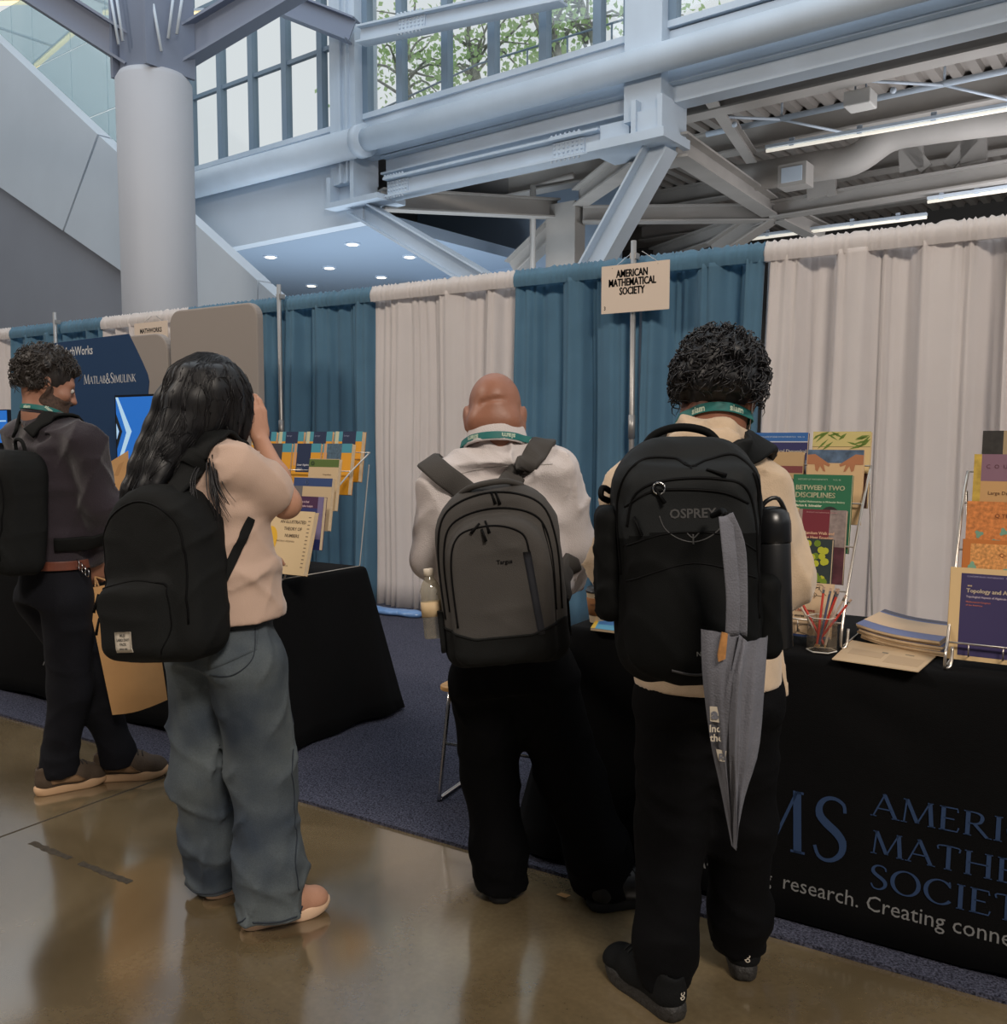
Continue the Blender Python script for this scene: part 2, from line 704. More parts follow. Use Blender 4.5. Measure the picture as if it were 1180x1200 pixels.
        if keep is not None:
            C = V[Q].mean(1)
            Q = Q[keep(C[:, 0], C[:, 1], C[:, 2])]
            u, inv = np.unique(Q, return_inverse=True)
            V = V[u]
            Q = inv.reshape(-1, 4)
        me = bpy.data.meshes.new(name)
        me.vertices.add(len(V))
        me.vertices.foreach_set('co', V.astype(np.float32).ravel())
        me.loops.add(len(Q) * 4)
        me.loops.foreach_set('vertex_index', Q.astype(np.int32).ravel())
        me.polygons.add(len(Q))
        me.polygons.foreach_set('loop_start', np.arange(0, len(Q) * 4, 4, dtype=np.int32))
        me.update(calc_edges=True)
        me.validate()
        me.shade_smooth()
        me.materials.append(m)
        o = bpy.data.objects.new(name, me)
        COL.objects.link(o)
        o.parent = parent
        return o


def cone(a, b, ra, rb=None):
    a, b = np.array(a, float), np.array(b, float)
    rb = ra if rb is None else rb
    ab = b - a
    L = max(ab @ ab, 1e-9)

    def fn(x, y, z):
        px, py, pz = x - a[0], y - a[1], z - a[2]
        t = np.clip((px * ab[0] + py * ab[1] + pz * ab[2]) / L, 0, 1)
        return np.sqrt((px - t * ab[0]) ** 2 + (py - t * ab[1]) ** 2 + (pz - t * ab[2]) ** 2) - (ra + (rb - ra) * t)
    r = max(ra, rb)
    return fn, np.minimum(a, b) - r, np.maximum(a, b) + r


def ball(c, r, R=None):
    """ellipsoid; rows of R are its axes"""
    c = np.array(c, float)
    r = np.array((r,) * 3 if np.isscalar(r) else r, float)
    R = np.eye(3) if R is None else np.array(R, float)

    def fn(x, y, z):
        p = (x - c[0], y - c[1], z - c[2])
        q = [R[i][0] * p[0] + R[i][1] * p[1] + R[i][2] * p[2] for i in range(3)]
        k0 = np.sqrt(sum((q[i] / r[i]) ** 2 for i in range(3)))
        k1 = np.sqrt(sum((q[i] / r[i] ** 2) ** 2 for i in range(3))) + 1e-9
        return k0 * (k0 - 1) / k1
    m = r.max()
    return fn, c - m, c + m


def slab(a, b, wa, da, wb, db, wdir):
    """elliptical trunk from a to b, half width w along wdir, half depth d across"""
    a, b = np.array(a, float), np.array(b, float)
    L = np.linalg.norm(b - a)
    t_ = (b - a) / L
    w_ = np.array(wdir, float)
    w_ = w_ - t_ * (w_ @ t_)
    w_ /= np.linalg.norm(w_)
    d_ = np.cross(t_, w_)

    def fn(x, y, z):
        p = (x - a[0], y - a[1], z - a[2])
        t = p[0] * t_[0] + p[1] * t_[1] + p[2] * t_[2]
        u = p[0] * w_[0] + p[1] * w_[1] + p[2] * w_[2]
        v = p[0] * d_[0] + p[1] * d_[1] + p[2] * d_[2]
        q = np.clip(t / L, 0, 1)
        W = wa + (wb - wa) * q
        D = da + (db - da) * q
        k0 = np.sqrt((u / W) ** 2 + (v / D) ** 2)
        k1 = np.sqrt((u / W ** 2) ** 2 + (v / D ** 2) ** 2) + 1e-6
        rad = k0 * (k0 - 1) / k1
        e = np.maximum(np.maximum(-t, t - L), 0)
        return np.where(e > 0, np.sqrt(np.maximum(rad, 0) ** 2 + e ** 2), np.maximum(rad, np.maximum(-t, t - L)))
    m = max(wa, da, wb, db)
    return fn, np.minimum(a, b) - m, np.maximum(a, b) + m


def rbox(c, half, r, R=None):
    c = np.array(c, float)
    hf = np.array(half, float) - r
    R = np.eye(3) if R is None else np.array(R, float)

    def fn(x, y, z):
        p = (x - c[0], y - c[1], z - c[2])
        q = [np.abs(R[i][0] * p[0] + R[i][1] * p[1] + R[i][2] * p[2]) - hf[i] for i in range(3)]
        o = np.sqrt(sum(np.maximum(v, 0) ** 2 for v in q))
        return o + np.minimum(np.maximum(q[0], np.maximum(q[1], q[2])), 0) - r
    m = np.linalg.norm(half)
    if R is None or np.allclose(R, np.eye(3)):
        return fn, c - np.array(half), c + np.array(half)
    return fn, c - m, c + m


def profile_box(c, outline, y0, y1, r):
    """rounded pillow whose x-z outline is a polygon (used for packs and shoe soles)"""
    poly = np.array(outline, float)

    def fn(x, y, z):
        px, pz = x - c[0], z - c[2]
        d = np.full(px.shape, 1e9, np.float32)
        sgn = np.ones(px.shape, np.float32)
        n = len(poly)
        for i in range(n):
            a, b = poly[i], poly[i - 1]
            e = b - a
            wx, wz = px - a[0], pz - a[1]
            t = np.clip((wx * e[0] + wz * e[1]) / (e @ e), 0, 1)
            d = np.minimum(d, (wx - e[0] * t) ** 2 + (wz - e[1] * t) ** 2)
            c1, c2, c3 = pz >= a[1], pz < b[1], e[0] * wz > e[1] * wx
            sgn = np.where((c1 & c2 & c3) | (~c1 & ~c2 & ~c3), -sgn, sgn)
        q0 = sgn * np.sqrt(d) + r
        q1 = np.maximum((c[1] + y0) - y, y - (c[1] + y1)) + r
        return np.sqrt(np.maximum(q0, 0) ** 2 + np.maximum(q1, 0) ** 2) + np.minimum(np.maximum(q0, q1), 0) - r
    lo = np.array([c[0] + poly[:, 0].min(), c[1] + y0, c[2] + poly[:, 1].min()])
    hi = np.array([c[0] + poly[:, 0].max(), c[1] + y1, c[2] + poly[:, 1].max()])
    return fn, lo, hi


# ================================================================== MATERIALS
m_steel = mat('white_painted_steel', (200, 213, 226), 0.5, noise=(1.5, .05))
m_steel_far = mat('grey_painted_steel', (172, 168, 163), 0.6, noise=(1.5, .06))
m_mullion = mat('window_mullion_paint', (124, 144, 162), 0.5)
m_white_wall = mat('white_plaster', (206, 216, 226), 0.75, noise=(.8, .03))
m_grey_wall = mat('grey_plaster', (148, 152, 162), 0.8, noise=(.6, .04))
m_column = mat('column_paint', (186, 189, 196), 0.55, noise=(.7, .03))
m_soffit = mat('blue_grey_soffit', (150, 168, 188), 0.8)
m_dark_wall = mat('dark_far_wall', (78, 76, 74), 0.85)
m_deck = mat('metal_deck', (158, 152, 146), 0.6, noise=(2, .06))
m_pane = glass_mat('clear_pane', (250, 252, 252), .05)
m_green_pane = glass_mat('green_tinted_pane', (224, 237, 240), .08, .30, (220, 232, 236))
m_chrome = mat('chrome', (205, 205, 205), 0.22, 1.0)
m_lamp = mat('lamp_tube', (255, 226, 170), 0.4, emit=1.3)
m_downlight = mat('downlight', (255, 240, 215), 0.4, emit=3.0)


# polished concrete
def floor_material():
    m = mat('polished_concrete', (108, 94, 72), 0.22)
    nt = m.node_tree
    b = nt.nodes['Principled BSDF']
    b.inputs['Specular IOR Level'].default_value = .75
    b.inputs['Coat Weight'].default_value = 1.0
    b.inputs['Coat IOR'].default_value = 1.85
    b.inputs['Coat Roughness'].default_value = .12
    tc = nt.nodes.new('ShaderNodeTexCoord')
    n1 = nt.nodes.new('ShaderNodeTexNoise')
    n1.inputs['Scale'].default_value = 1.3
    n1.inputs['Detail'].default_value = 9
    n1.inputs['Roughness'].default_value = .62
    n1.inputs['Distortion'].default_value = .6
    nt.links.new(tc.outputs['Object'], n1.inputs['Vector'])
    r = nt.nodes.new('ShaderNodeValToRGB')
    r.color_ramp.elements[0].position = .30
    r.color_ramp.elements[1].position = .72
    r.color_ramp.elements[0].color = lin((88, 75, 53))
    r.color_ramp.elements[1].color = lin((134, 119, 92))
    e = r.color_ramp.elements.new(.52)
    e.color = lin((112, 97, 72))
    nt.links.new(n1.outputs['Fac'], r.inputs['Fac'])
    n2 = nt.nodes.new('ShaderNodeTexNoise')
    n2.inputs['Scale'].default_value = 60
    n2.inputs['Detail'].default_value = 4
    nt.links.new(tc.outputs['Object'], n2.inputs['Vector'])
    mx = nt.nodes.new('ShaderNodeMixRGB')
    mx.blend_type = 'OVERLAY'
    mx.inputs['Fac'].default_value = .22
    nt.links.new(r.outputs['Color'], mx.inputs['Color1'])
    nt.links.new(n2.outputs['Fac'], mx.inputs['Color2'])
    nt.links.new(mx.outputs['Color'], b.inputs['Base Color'])
    mr = nt.nodes.new('ShaderNodeMapRange')
    mr.inputs['To Min'].default_value = .08
    mr.inputs['To Max'].default_value = .27
    nt.links.new(n1.outputs['Fac'], mr.inputs['Value'])
    nt.links.new(mr.outputs['Result'], b.inputs['Roughness'])
    bp = nt.nodes.new('ShaderNodeBump')
    bp.inputs['Strength'].default_value = .06
    bp.inputs['Distance'].default_value = .01
    nt.links.new(n1.outputs['Fac'], bp.inputs['Height'])
    nt.links.new(bp.outputs['Normal'], b.inputs['Normal'])
    return m


def carpet_material():
    m = mat('blue_grey_carpet', (62, 62, 84), 0.95, spec=.1)
    nt = m.node_tree
    b = nt.nodes['Principled BSDF']
    tc = nt.nodes.new('ShaderNodeTexCoord')
    n = nt.nodes.new('ShaderNodeTexNoise')
    n.inputs['Scale'].default_value = 150
    n.inputs['Detail'].default_value = 3
    n.inputs['Roughness'].default_value = .8
    nt.links.new(tc.outputs['Object'], n.inputs['Vector'])
    r = nt.nodes.new('ShaderNodeValToRGB')
    r.color_ramp.elements[0].position = .38
    r.color_ramp.elements[1].position = .64
    r.color_ramp.elements[0].color = lin((30, 32, 42))
    r.color_ramp.elements[1].color = lin((100, 102, 120))
    nt.links.new(n.outputs['Fac'], r.inputs['Fac'])
    nt.links.new(r.outputs['Color'], b.inputs['Base Color'])
    bp = nt.nodes.new('ShaderNodeBump')
    bp.inputs['Strength'].default_value = .9
    bp.inputs['Distance'].default_value = .006
    nt.links.new(n.outputs['Fac'], bp.inputs['Height'])
    nt.links.new(bp.outputs['Normal'], b.inputs['Normal'])
    return m


# ================================================================== GROUND
fl = MB().box(-45, 20, -14, 45, -0.2, 0.0).build('floor', floor_material())
tag(fl, 'polished brown concrete floor of the hall', kind='structure')
m_joint = mat('dark_floor_joint', (62, 54, 42), .8)
MB().box(-3.206, -3.196, -3, 2.53, .0003, .0008).move(Matrix.Translation((12.5, -15.5, .2))).build('floor_joint', m_joint, fl)

tag(MB().box(-45, 20, -14, 2.2, 10.0, 10.3).build('ceiling_aisle', m_grey_wall), 'ceiling above the aisle', kind='structure')
tag(MB().box(-45, 20, -14.3, -14, 0, 10.3).build('wall_rear', m_grey_wall), 'wall behind the aisle', kind='structure')
tag(MB().box(-42.3, -42, -14, 40, 0, 7).build('wall_west', m_grey_wall), 'low wall closing the far left of the hall', kind='structure')
tag(MB().box(18, 18.3, -14, 40, 0, 7).build('wall_east', m_grey_wall), 'low wall closing the far right of the hall', kind='structure')
carpet = MB().box(-16, 6, 2.53, 6.6, 0.0, 0.012).build('carpet', carpet_material())
tag(carpet, 'dark blue-grey speckled booth carpet laid over the concrete floor', kind='structure')
m_tape = mat('worn_dark_tape', (58, 50, 38), .8, noise=(60, .5))
for x0, x1, lab in ((-3.065, -2.836, 'worn dark tape strip on floor, the one farther left'), (-2.779, -2.52, 'worn dark tape strip on floor, the one nearer the jeans')):
    o = MB()
    n = 14
    up = [(x0 + (x1 - x0) * i / n, 1.777 + rng.uniform(-.004, .004)) for i in range(n + 1)]
    dn = [(x0 + (x1 - x0) * i / n, 1.752 + rng.uniform(-.004, .004)) for i in range(n + 1)][::-1]
    o.prism([(a, b, .0002) for a, b in dn[::-1] + up[::-1]], (0, 0, .0008))
    tag(o.build('tape_strip', m_tape), lab, 'tape')
tag(MB().prism([(-1.332, 2.400, 0.012), (-1.298, 2.397, 0.012), (-1.292, 2.419, 0.012), (-1.324, 2.418, 0.012)], (0, 0, .001)).build('paper_scrap', mat('tan_scrap', (170, 130, 80), .8)),
    'tiny tan paper scrap on the carpet edge by the black trousers', 'paper')

# ================================================================== THE HALL BEHIND (own axes: s along the facade, k into the distance, z up)
E1 = (0.99642, -0.08450)
HM = Matrix(((E1[0], -E1[1], 0, 0), (E1[1], E1[0], 0, 0), (0, 0, 1, 0), (0, 0, 0, 1)))


def hall(mb, name, m, parent=None, smooth=False, bev=0):
    return mb.move(HM).build(name, m, parent, smooth, bev)


def hthing(name, label, cat, group=None):
    return thing(name, label, cat, (0, 0, 0), (0, 0, 0), group)


K0 = 13.0
# --- clerestory windows
def window(idx, s0, s1, z0, z1, muls, transoms, label):
    root = tag(hthing('window_%d' % idx, label, None), kind='structure')
    hall(MB().box(s0 - .06, s1 + .06, K0 - .08, K0 + .12, z0 - .1, z0), 'sill', m_steel, root)
    hall(MB().box(s0 - .06, s1 + .06, K0 - .08, K0 + .12, z1, z1 + .15), 'head', m_mullion, root)
    xs = [s0] + list(muls) + [s1]
    for x in xs:
        hall(MB().box(x - .075, x + .075, K0 - .06, K0 + .10, z0, z1), 'mullion', m_mullion, root)
    zs = [z0] + list(transoms) + [z1]
    for zt in transoms:
        hall(MB().box(s0, s1, K0 - .03, K0 + .06, zt - .04, zt + .04), 'transom', m_mullion, root)
    for a, b in zip(xs[:-1], xs[1:]):
        for c, d in zip(zs[:-1], zs[1:]):
            hall(MB().box(a + .07, b - .07, K0 + .02, K0 + .03, c, d), 'pane', m_pane, root)


window(1, -18.75, -14.0, 7.52, 12.2, (-17.66, -16.58, -15.5, -14.42), (9.05, 10.9), 'tall clerestory window beside the round column')
window(2, -13.15, -7.45, 7.57, 12.2, (-12.26, -11.16, -10.11, -9.04, -8.0), (9.75,), 'wide clerestory window with trees outside')
window(3, -6.7, 1.5, 7.6, 12.2, (-5.6, -4.5, -3.4, -2.3, -1.2, -.1), (9.75,), 'clerestory window right of the steel column')
w = MB().box(-20.5, 3, K0 - .02, K0 + .2, 6.75, 7.47)
w.box(-20.5, -18.85, K0 - .02, K0 + .2, 7.47, 12.5)
w.box(-20.5, 3, K0 - .02, K0 + .2, 12.35, 12.9)
tag(hall(w, 'wall_clerestory', m_steel), 'pale band of wall under the clerestory windows', kind='structure')
tag(hall(MB().box(-20.5, -13.25, K0 - .06, K0 + .25, 5.58, 6.76), 'wall_fascia', m_white_wall),
    'white fascia under the tall window beside the round column', kind='structure')

# --- handrail-like pipe below the windows
p = hthing('roof_drain_pipe', 'large grey pipe running below the clerestory windows', 'pipe')
hall(MB().tube([(-20.4, 12.6, 6.98), (-12.85, 12.6, 6.93)], .27, 24), 'wide_pipe', m_steel, p, True)
hall(MB().tube([(-12.85, 12.6, 6.93), (3, 12.6, 7.0)], .205, 24), 'narrow_pipe', m_steel, p, True)
hall(MB().tube([(-12.98, 12.6, 6.93), (-12.78, 12.6, 6.93)], .30, 24), 'flange', m_steel, p, True)

# --- steel columns and nodes
c = hthing('steel_column', 'pale steel column left of the wide window', 'column')
hall(MB().box(-13.92, -13.22, K0 - .25, K0 + .35, 6.3, 12.6), 'shaft', m_steel, c)
hall(MB().box(-13.62, -13.56, K0 - .32, K0 - .25, 6.3, 12.6), 'conduit', m_steel, c)
hall(MB().box(-13.42, -13.38, K0 - .32, K0 - .25, 6.3, 12.6), 'conduit', m_steel, c)
hall(MB().box(-14.0, -12.55, K0 - .36, K0 + .4, 5.86, 5.96), 'base_plate', m_steel, c)
hall(MB().box(-13.95, -13.85, K0 - .34, K0 + .3, 5.96, 6.45), 'gusset', m_steel, c)
hall(MB().box(-13.3, -13.2, K0 - .34, K0 + .3, 5.96, 6.7), 'gusset', m_steel, c)
hall(MB().box(-13.85, -13.3, K0 - .1, K0 + .1, 5.96, 6.35), 'web', m_steel, c)
c = hthing('steel_column', 'tall pale steel column rising right of the wide window', 'column')
hall(MB().box(-7.39, -6.76, K0 - .25, K0 + .35, 6.2, 12.6), 'shaft', m_steel, c)
hall(MB().box(-7.95, -6.62, K0 - .42, K0 + .45, 5.83, 5.97), 'base_plate', m_steel, c)
hall(MB().box(-6.74, -6.66, K0 - .4, K0 + .4, 5.95, 6.45), 'gusset', m_steel, c)
hall(MB().box(-7.18, -7.1, K0 - .4, K0 + .4, 5.95, 6.45), 'gusset', m_steel, c)
hall(MB().box(-7.1, -6.74, K0 - .35, K0 - .25, 5.95, 6.28), 'web', m_steel, c)
hall(MB().box(-7.9, -7.38, K0 - .1, K0 + .1, 5.97, 6.3), 'web', m_steel, c)


def steel(label, a, b, w, h, m=None, up=(0, 0, 1), ib=True, name='steel_beam', cat='beam', splice=()):
    root = hthing(name, label, cat)
    a, b = np.array(a, float), np.array(b, float)
    mb = MB()
    (mb.ibeam if ib else mb.beam)(a, b, w, h, up=up)
    hall(mb, 'beam_body', m or m_steel, root)
    d = b - a
    for q0, q1 in splice:
        pa, pb = a + d * q0, a + d * q1
        hall(MB().beam(pa, pb, .09, h * .75, up), 'splice_plate', m or m_steel, root)
        hall(MB().beam(pa + np.array([0, 0, h / 2 + .012]), pb + np.array([0, 0, h / 2 + .012]), w * .9, .024, up), 'splice_plate', m or m_steel, root)
        bl = MB()
        for i in range(7):
            for j in (-.28, -.1, .1, .28):
                bl.ball(pa + (pb - pa) * (i + .5) / 7 + np.array([0, -.05, j * h]), .022, 6, 4)
            bl.ball(pa + (pb - pa) * (i + .5) / 7 + np.array([0, -w * .4, h / 2 + .03]), .025, 6, 4)
            bl.ball(pa + (pb - pa) * (i + .5) / 7 + np.array([0, -w * .4, -h / 2 - .01]), .025, 6, 4)
        tag(hall(bl, 'bolts', m or m_steel, root, True), kind='stuff')
    return root


steel('pale I-beam with bolted ends spanning between the two steel columns', (-12.6, K0, 6.08), (-7.9, K0, 6.08), .34, .36, splice=((.0, .11), (.80, .93)))
steel('long I-beam just below the big pipe', (-12.8, K0 + .15, 6.56), (3, K0 + .15, 6.62), .34, .34)
steel('diagonal steel brace dropping right from the left column foot', (-13.5, K0, 5.92), (-10.3, K0, 4.13), .34, .36, ib=True, up=(0, 0, 1), cat='brace', name='steel_brace')
steel('diagonal steel brace dropping left from the right column foot', (-6.85, K0, 5.85), (-8.15, K0, 4.0), .36, .40, cat='brace', name='steel_brace')
steel('steel strut running back right from the right column foot', (-6.72, K0 + .2, 5.86), (-7.45, 18.9, 6.12), .34, .36, m_steel_far, cat='strut', name='steel_strut')
steel('steel strut running back from the left column foot to the grey post', (-13.0, K0 + .2, 6.0), (-11.473, 17.000, 6.328), .3, .4, m_steel_far, cat='strut', name='steel_strut')
steel('short strut from the grey post up to the right column foot', (-10.909, 17.000, 6.475), (-7.4, K0 + .3, 5.9), .34, .36, m_steel_far, cat='strut', name='steel_strut')
steel('horizontal strut between the grey post and the far steel node', (-10.821, 17.000, 6.109), (-7.451, 19.000, 6.039), .3, .34, m_steel_far, cat='strut', name='steel_strut')
steel('strut dropping left from the far steel node', (-7.452, 19.000, 6.074), (-8.855, 19.200, 5.459), .34, .4, m_steel_far, cat='strut', name='steel_strut')
steel('long strut dropping far left from the far steel node', (-7.541, 19.000, 6.018), (-11.280, 21.000, 5.925), .3, .36, m_steel_far, cat='strut', name='steel_strut')
steel('strut dropping right from the far steel node behind the white drape', (-7.270, 19.000, 6.014), (-6.718, 20.000, 5.683), .3, .36, m_steel_far, cat='strut', name='steel_strut')
steel('lower steel strut left of the grey post, dropping to the drapes', (-11.405, 17.000, 6.012), (-12.664, 17.000, 5.192), .34, .4, m_steel_far, cat='strut', name='steel_strut')
po = hthing('steel_post', 'grey steel post standing behind the braces', 'post')
ps = (-11.210, 17.000, 6.289)
hall(MB().box(ps[0] - .42, ps[0] + .32, 16.8, 17.2, 0, ps[2] + .1), 'shaft', m_steel_far, po)
hall(MB().tube([(ps[0] - .62, 16.6, 0), (ps[0] - .62, 16.6, ps[2] + .5), (ps[0] + .4, 16.6, ps[2] + .55)], .07, 8), 'drain_pipe', m_steel_far, po, True)

# --- metal deck ceiling beyond the facade
DZ = 7.32
prof = []
s = -11.5
while s < 4:
    prof += [(s, DZ), (s + .15, DZ), (s + .18, DZ + .09), (s + .27, DZ + .09)]
    s += .30
v, f = [], []
for a, zz in prof:
    v += [(a, K0 + .22, zz), (a, 27, zz)]
for i in range(len(prof) - 1):
    f.append((2 * i, 2 * i + 1, 2 * i + 3, 2 * i + 2))
dk = MB().raw(v, f).box(-30, 5, K0 + .22, 27, DZ + .1, DZ + .3)
tag(hall(dk, 'ceiling', m_deck), 'ribbed metal deck ceiling beyond the facade', kind='structure')
for kk, zb, lab in ((14.9, 6.82, 'first long beam under the ribbed deck'), (17.3, 6.86, 'second long beam under the ribbed deck'), (20.5, 6.9, 'third long beam under the ribbed deck'), (23.5, 6.9, 'farthest long beam under the ribbed deck')):
    steel(lab, (-13, kk, (zb + DZ) / 2), (4, kk, (zb + DZ) / 2), .36, DZ - zb, m_steel_far)
steel('sloping tie beam beneath the deck near the right column', (-6.6, K0 + .3, 7.1), (-7.186, 17.200, 6.688), .2, .2, m_steel_far)
pp = hthing('sprinkler_pipe', 'long thin sprinkler pipe hung under the metal deck', 'pipe')
hall(MB().tube([(-7.6, 16.1, 6.92), (4, 16.1, 6.92)], .05, 10), 'main_pipe', m_steel, pp, True)
for a in (-6.2, -3.6, -1.2):
    hall(MB().tube([(a, 16.1, 6.95), (a, 16.1, DZ)], .02, 6), 'hanger', m_steel, pp, True)
    hall(MB().tube([(a - 1.2, 14.9, 6.9), (a, 16.1, 6.9)], .025, 6), 'branch', m_steel, pp, True)
    hall(MB().tube([(a, 16.1, 6.9), (a + .9, 17.2, 6.75)], .025, 6), 'branch', m_steel, pp, True)
    hall(MB().ball((a - .6, 15.5, 6.78), .05, 8, 6), 'sprinkler_head', m_steel, pp, True)
# air duct with an offset
du = hthing('air_duct', 'round grey air duct stepping up under the deck', 'duct')
hall(MB().tube(catmull([(-7.694, 17.600, 6.448), (-6.183, 17.600, 6.434), (-5.407, 17.600, 6.436), (-4.796, 17.600, 6.726), (-4.122, 17.600, 6.740), (-2.940, 17.600, 6.673), (-1.973, 17.600, 6.609)], 5), .27, 18), 'duct_run', m_steel_far, du, True)
vq = (-6.313, 17.000, 6.184)
hall(MB().box(vq[0] - .26, vq[0] + .26, 16.95, 17.35, vq[2] - .2, vq[2] + .2), 'vent_collar', m_steel_far, du)
hall(MB().box(vq[0] - .19, vq[0] + .19, 16.93, 16.96, vq[2] - .13, vq[2] + .13), 'vent_grille', m_steel, du)
hb = hthing('hanging_unit', 'white box hanging by rods under the metal deck', 'light box')
a, b = (-4.837, 15.200, 6.548), (-4.430, 15.200, 6.782)
hall(MB().box(a[0], b[0], 15.1, 15.5, a[2], b[2]), 'box_body', mat('white_enamel', (205, 203, 198), .5), hb, bev=.02)
for q in (.3, .7):
    x = a[0] + (b[0] - a[0]) * q
    hall(MB().tube([(x, 15.3, b[2]), (x, 15.3, DZ)], .015, 6), 'rod', m_steel, hb)


def tube_light(a, b, label):
    r = hthing('tube_light', label, 'light', 'tube lights under the deck')
    a, b = np.array(a, float), np.array(b, float)
    hall(MB().beam(a, b, .12, .05), 'housing', m_steel, r)
    hall(MB().tube([a - (0, 0, .06), b - (0, 0, .06)], .03, 8), 'lamp_tube', mat('pale_tube', (235, 228, 214), .35, emit=.7), r, True)
    for q in (.1, .35, .6, .85):
        hall(MB().beam(a + (b - a) * q + np.array([0, 0, -.05]), a + (b - a) * q + np.array([0, 0, .09]), .05, .08, (1, 0, 0)), 'clip', m_steel, r)


tube_light((-6.423, 16.000, 6.446), (-1.909, 16.000, 6.363), 'longest tube light below the white hanging box')
tube_light((-4.372, 18.600, 5.785), (-2.039, 18.600, 5.795), 'tube light at the far right just above the white drape')
tube_light((-8.194, 19.700, 5.787), (-4.636, 19.700, 5.753), 'lowest tube light peeking over the white drape')
# truss
tr = hthing('steel_truss', 'grey steel truss beyond the tube lights', 'truss')
ca, cb = (-7.413, 18.900, 6.067), (-2.017, 18.300, 5.988)
hall(MB().ibeam(ca, cb, .34, .34), 'bottom_chord', m_steel_far, tr)
truss_web = [((-4.655, 18.600, 6.336), (-4.703, 18.600, 6.882), .42), ((-4.405, 18.600, 6.324), (-4.760, 18.600, 6.816), .22), ((-4.043, 18.600, 6.308), (-3.638, 18.600, 6.726), .22), ((-3.623, 18.600, 6.310), (-3.643, 18.600, 6.875), .42), ((-6.384, 18.600, 6.107), (-6.429, 18.600, 6.555), .4), ((-6.118, 18.600, 6.099), (-6.128, 18.600, 6.456), .16)]
for a, b, ww in truss_web:
    hall(MB().beam(a, b, ww, .12, (0, 1, 0)), 'web_member', m_steel_far, tr)
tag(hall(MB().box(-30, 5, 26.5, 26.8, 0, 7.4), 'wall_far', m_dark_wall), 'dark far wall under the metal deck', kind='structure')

# --- dark soffit with downlights, left
so = tag(hall(MB().box(-27, -13.2, K0 + .26, 24, 5.58, 5.82), 'ceiling_soffit', m_soffit), 'dark blue-grey soffit with downlights', kind='structure')
tag(hall(MB().box(-17, -10.9, 18.6, 18.8, 0, 7.3), 'wall_mid', m_soffit), 'blue-grey wall behind the diagonal braces', kind='structure')
tag(hall(MB().box(-26, -11.4, 24, 24.3, 0, 5.8), 'wall_soffit_end', m_soffit), 'shaded wall at the end of the soffit', kind='structure')
for i, (q, lab) in enumerate((((-17.426, 14.080, 5.580), 'downlight in the soffit nearest the round column, upper'), ((-17.394, 15.843, 5.580), 'downlight in the soffit, middle of the group'),
                         ((-14.898, 14.237, 5.580), 'downlight in the soffit, uppermost at right'), ((-19.789, 17.365, 5.580), 'downlight in the soffit, lowest just over the drapes'),
                         ((-19.848, 15.638, 5.580), 'small downlight in the soffit near the white slope'), ((-14.882, 16.010, 5.580), 'downlight in the soffit beside the diagonal brace'), ((-17.317, 17.559, 5.580), 'downlight in the soffit above the white drape'))):
    d = hthing('downlight', lab, 'light', 'soffit downlights')
    hall(MB().lathe([(.17, 0), (.17, -.03), (.12, -.03)], (q[0], q[1], 5.58), 16), 'trim_ring', m_steel, d)
    hall(MB().lathe([(.115, -.02), (.115, -.04)], (q[0], q[1], 5.58), 16), 'lamp', m_downlight, d)

# --- stair slab on the left: white band over a grey wall
KS = 10.3
st = tag(hthing('wall_stair', 'white sloping stair band crossing behind the round column', None), kind='structure')
pan = [[(-27.036, 10.300, 13.781), (-18.015, 10.300, 7.461), (-19.507, 10.300, 5.773), (-27.550, 10.300, 9.721)],
       [(-17.954, 10.300, 7.416), (-13.120, 10.300, 4.101), (-13.168, 10.300, 2.660), (-19.439, 10.300, 5.746)],
       [(-13.076, 10.300, 4.068), (-12.042, 10.300, 3.385), (-12.075, 10.300, 2.133), (-13.122, 10.300, 2.643)]]
for q in pan:
    hall(MB().prism(q[::-1], (0, .3, 0)), 'panel', m_white_wall, st)
gw = [(-28.040, 10.500, 10.244), (-12.411, 10.500, 2.394), (-12.472, 10.500, 0.146), (-29.423, 10.500, -0.663)]
tag(hall(MB().prism(gw[::-1], (0, .2, 0)), 'wall_left', m_grey_wall), 'grey wall under the white stair slope', kind='structure')
# glass balustrade / glazed wall above the slope
gl = tag(hthing('wall_glazed', 'greenish glazed wall above the white stair slope', None), kind='structure')
gx = [(-28.447, 12.000, 12.126)[0], (-24.899, 12.000, 11.266)[0], (-23.853, 12.000, 11.013)[0], (-22.070, 12.000, 10.581)[0], (-20.511, 12.000, 10.203)[0], (-19.075, 12.000, 9.855)[0]]
gz = [4.5, 8.9, 10.6, 12.4]
for a, b in zip(gx[:-1], gx[1:]):
    for c_, d_ in zip(gz[:-1], gz[1:]):
        hall(MB().box(a + .015, b - .015, 12, 12.03, c_ + .015, d_ - .015), 'pane', m_green_pane, gl)
for a, b, lab in (((-27.817, 14.000, 12.133), (-25.443, 14.000, 12.558), 'slanting warm tube light behind the greenish glass'), ((-30.151, 14.000, 14.579), (-27.918, 14.000, 13.997), 'warm tube light at the top left corner behind glass'),
             ((-22.583, 13.200, 12.015), (-21.480, 13.200, 11.742), 'short warm tube light left of the column head'), ((-18.274, 12.400, 10.538), (-17.303, 12.400, 10.299), 'short warm tube light right of the column head')):
    r = hthing('tube_light', lab, 'light')
    hall(MB().tube([a, b], .055, 8), 'lamp_tube', m_lamp, r, True)
    hall(MB().beam(np.array(a) + (0, 0, .09), np.array(b) + (0, 0, .09), .12, .05), 'housing', m_steel, r)
    mid = (np.array(a) + np.array(b)) / 2 + (0, 0, .12)
    hall(MB().beam(mid, (mid[0], 12.03, mid[2]), .05, .05), 'wall_bracket', m_steel, r)

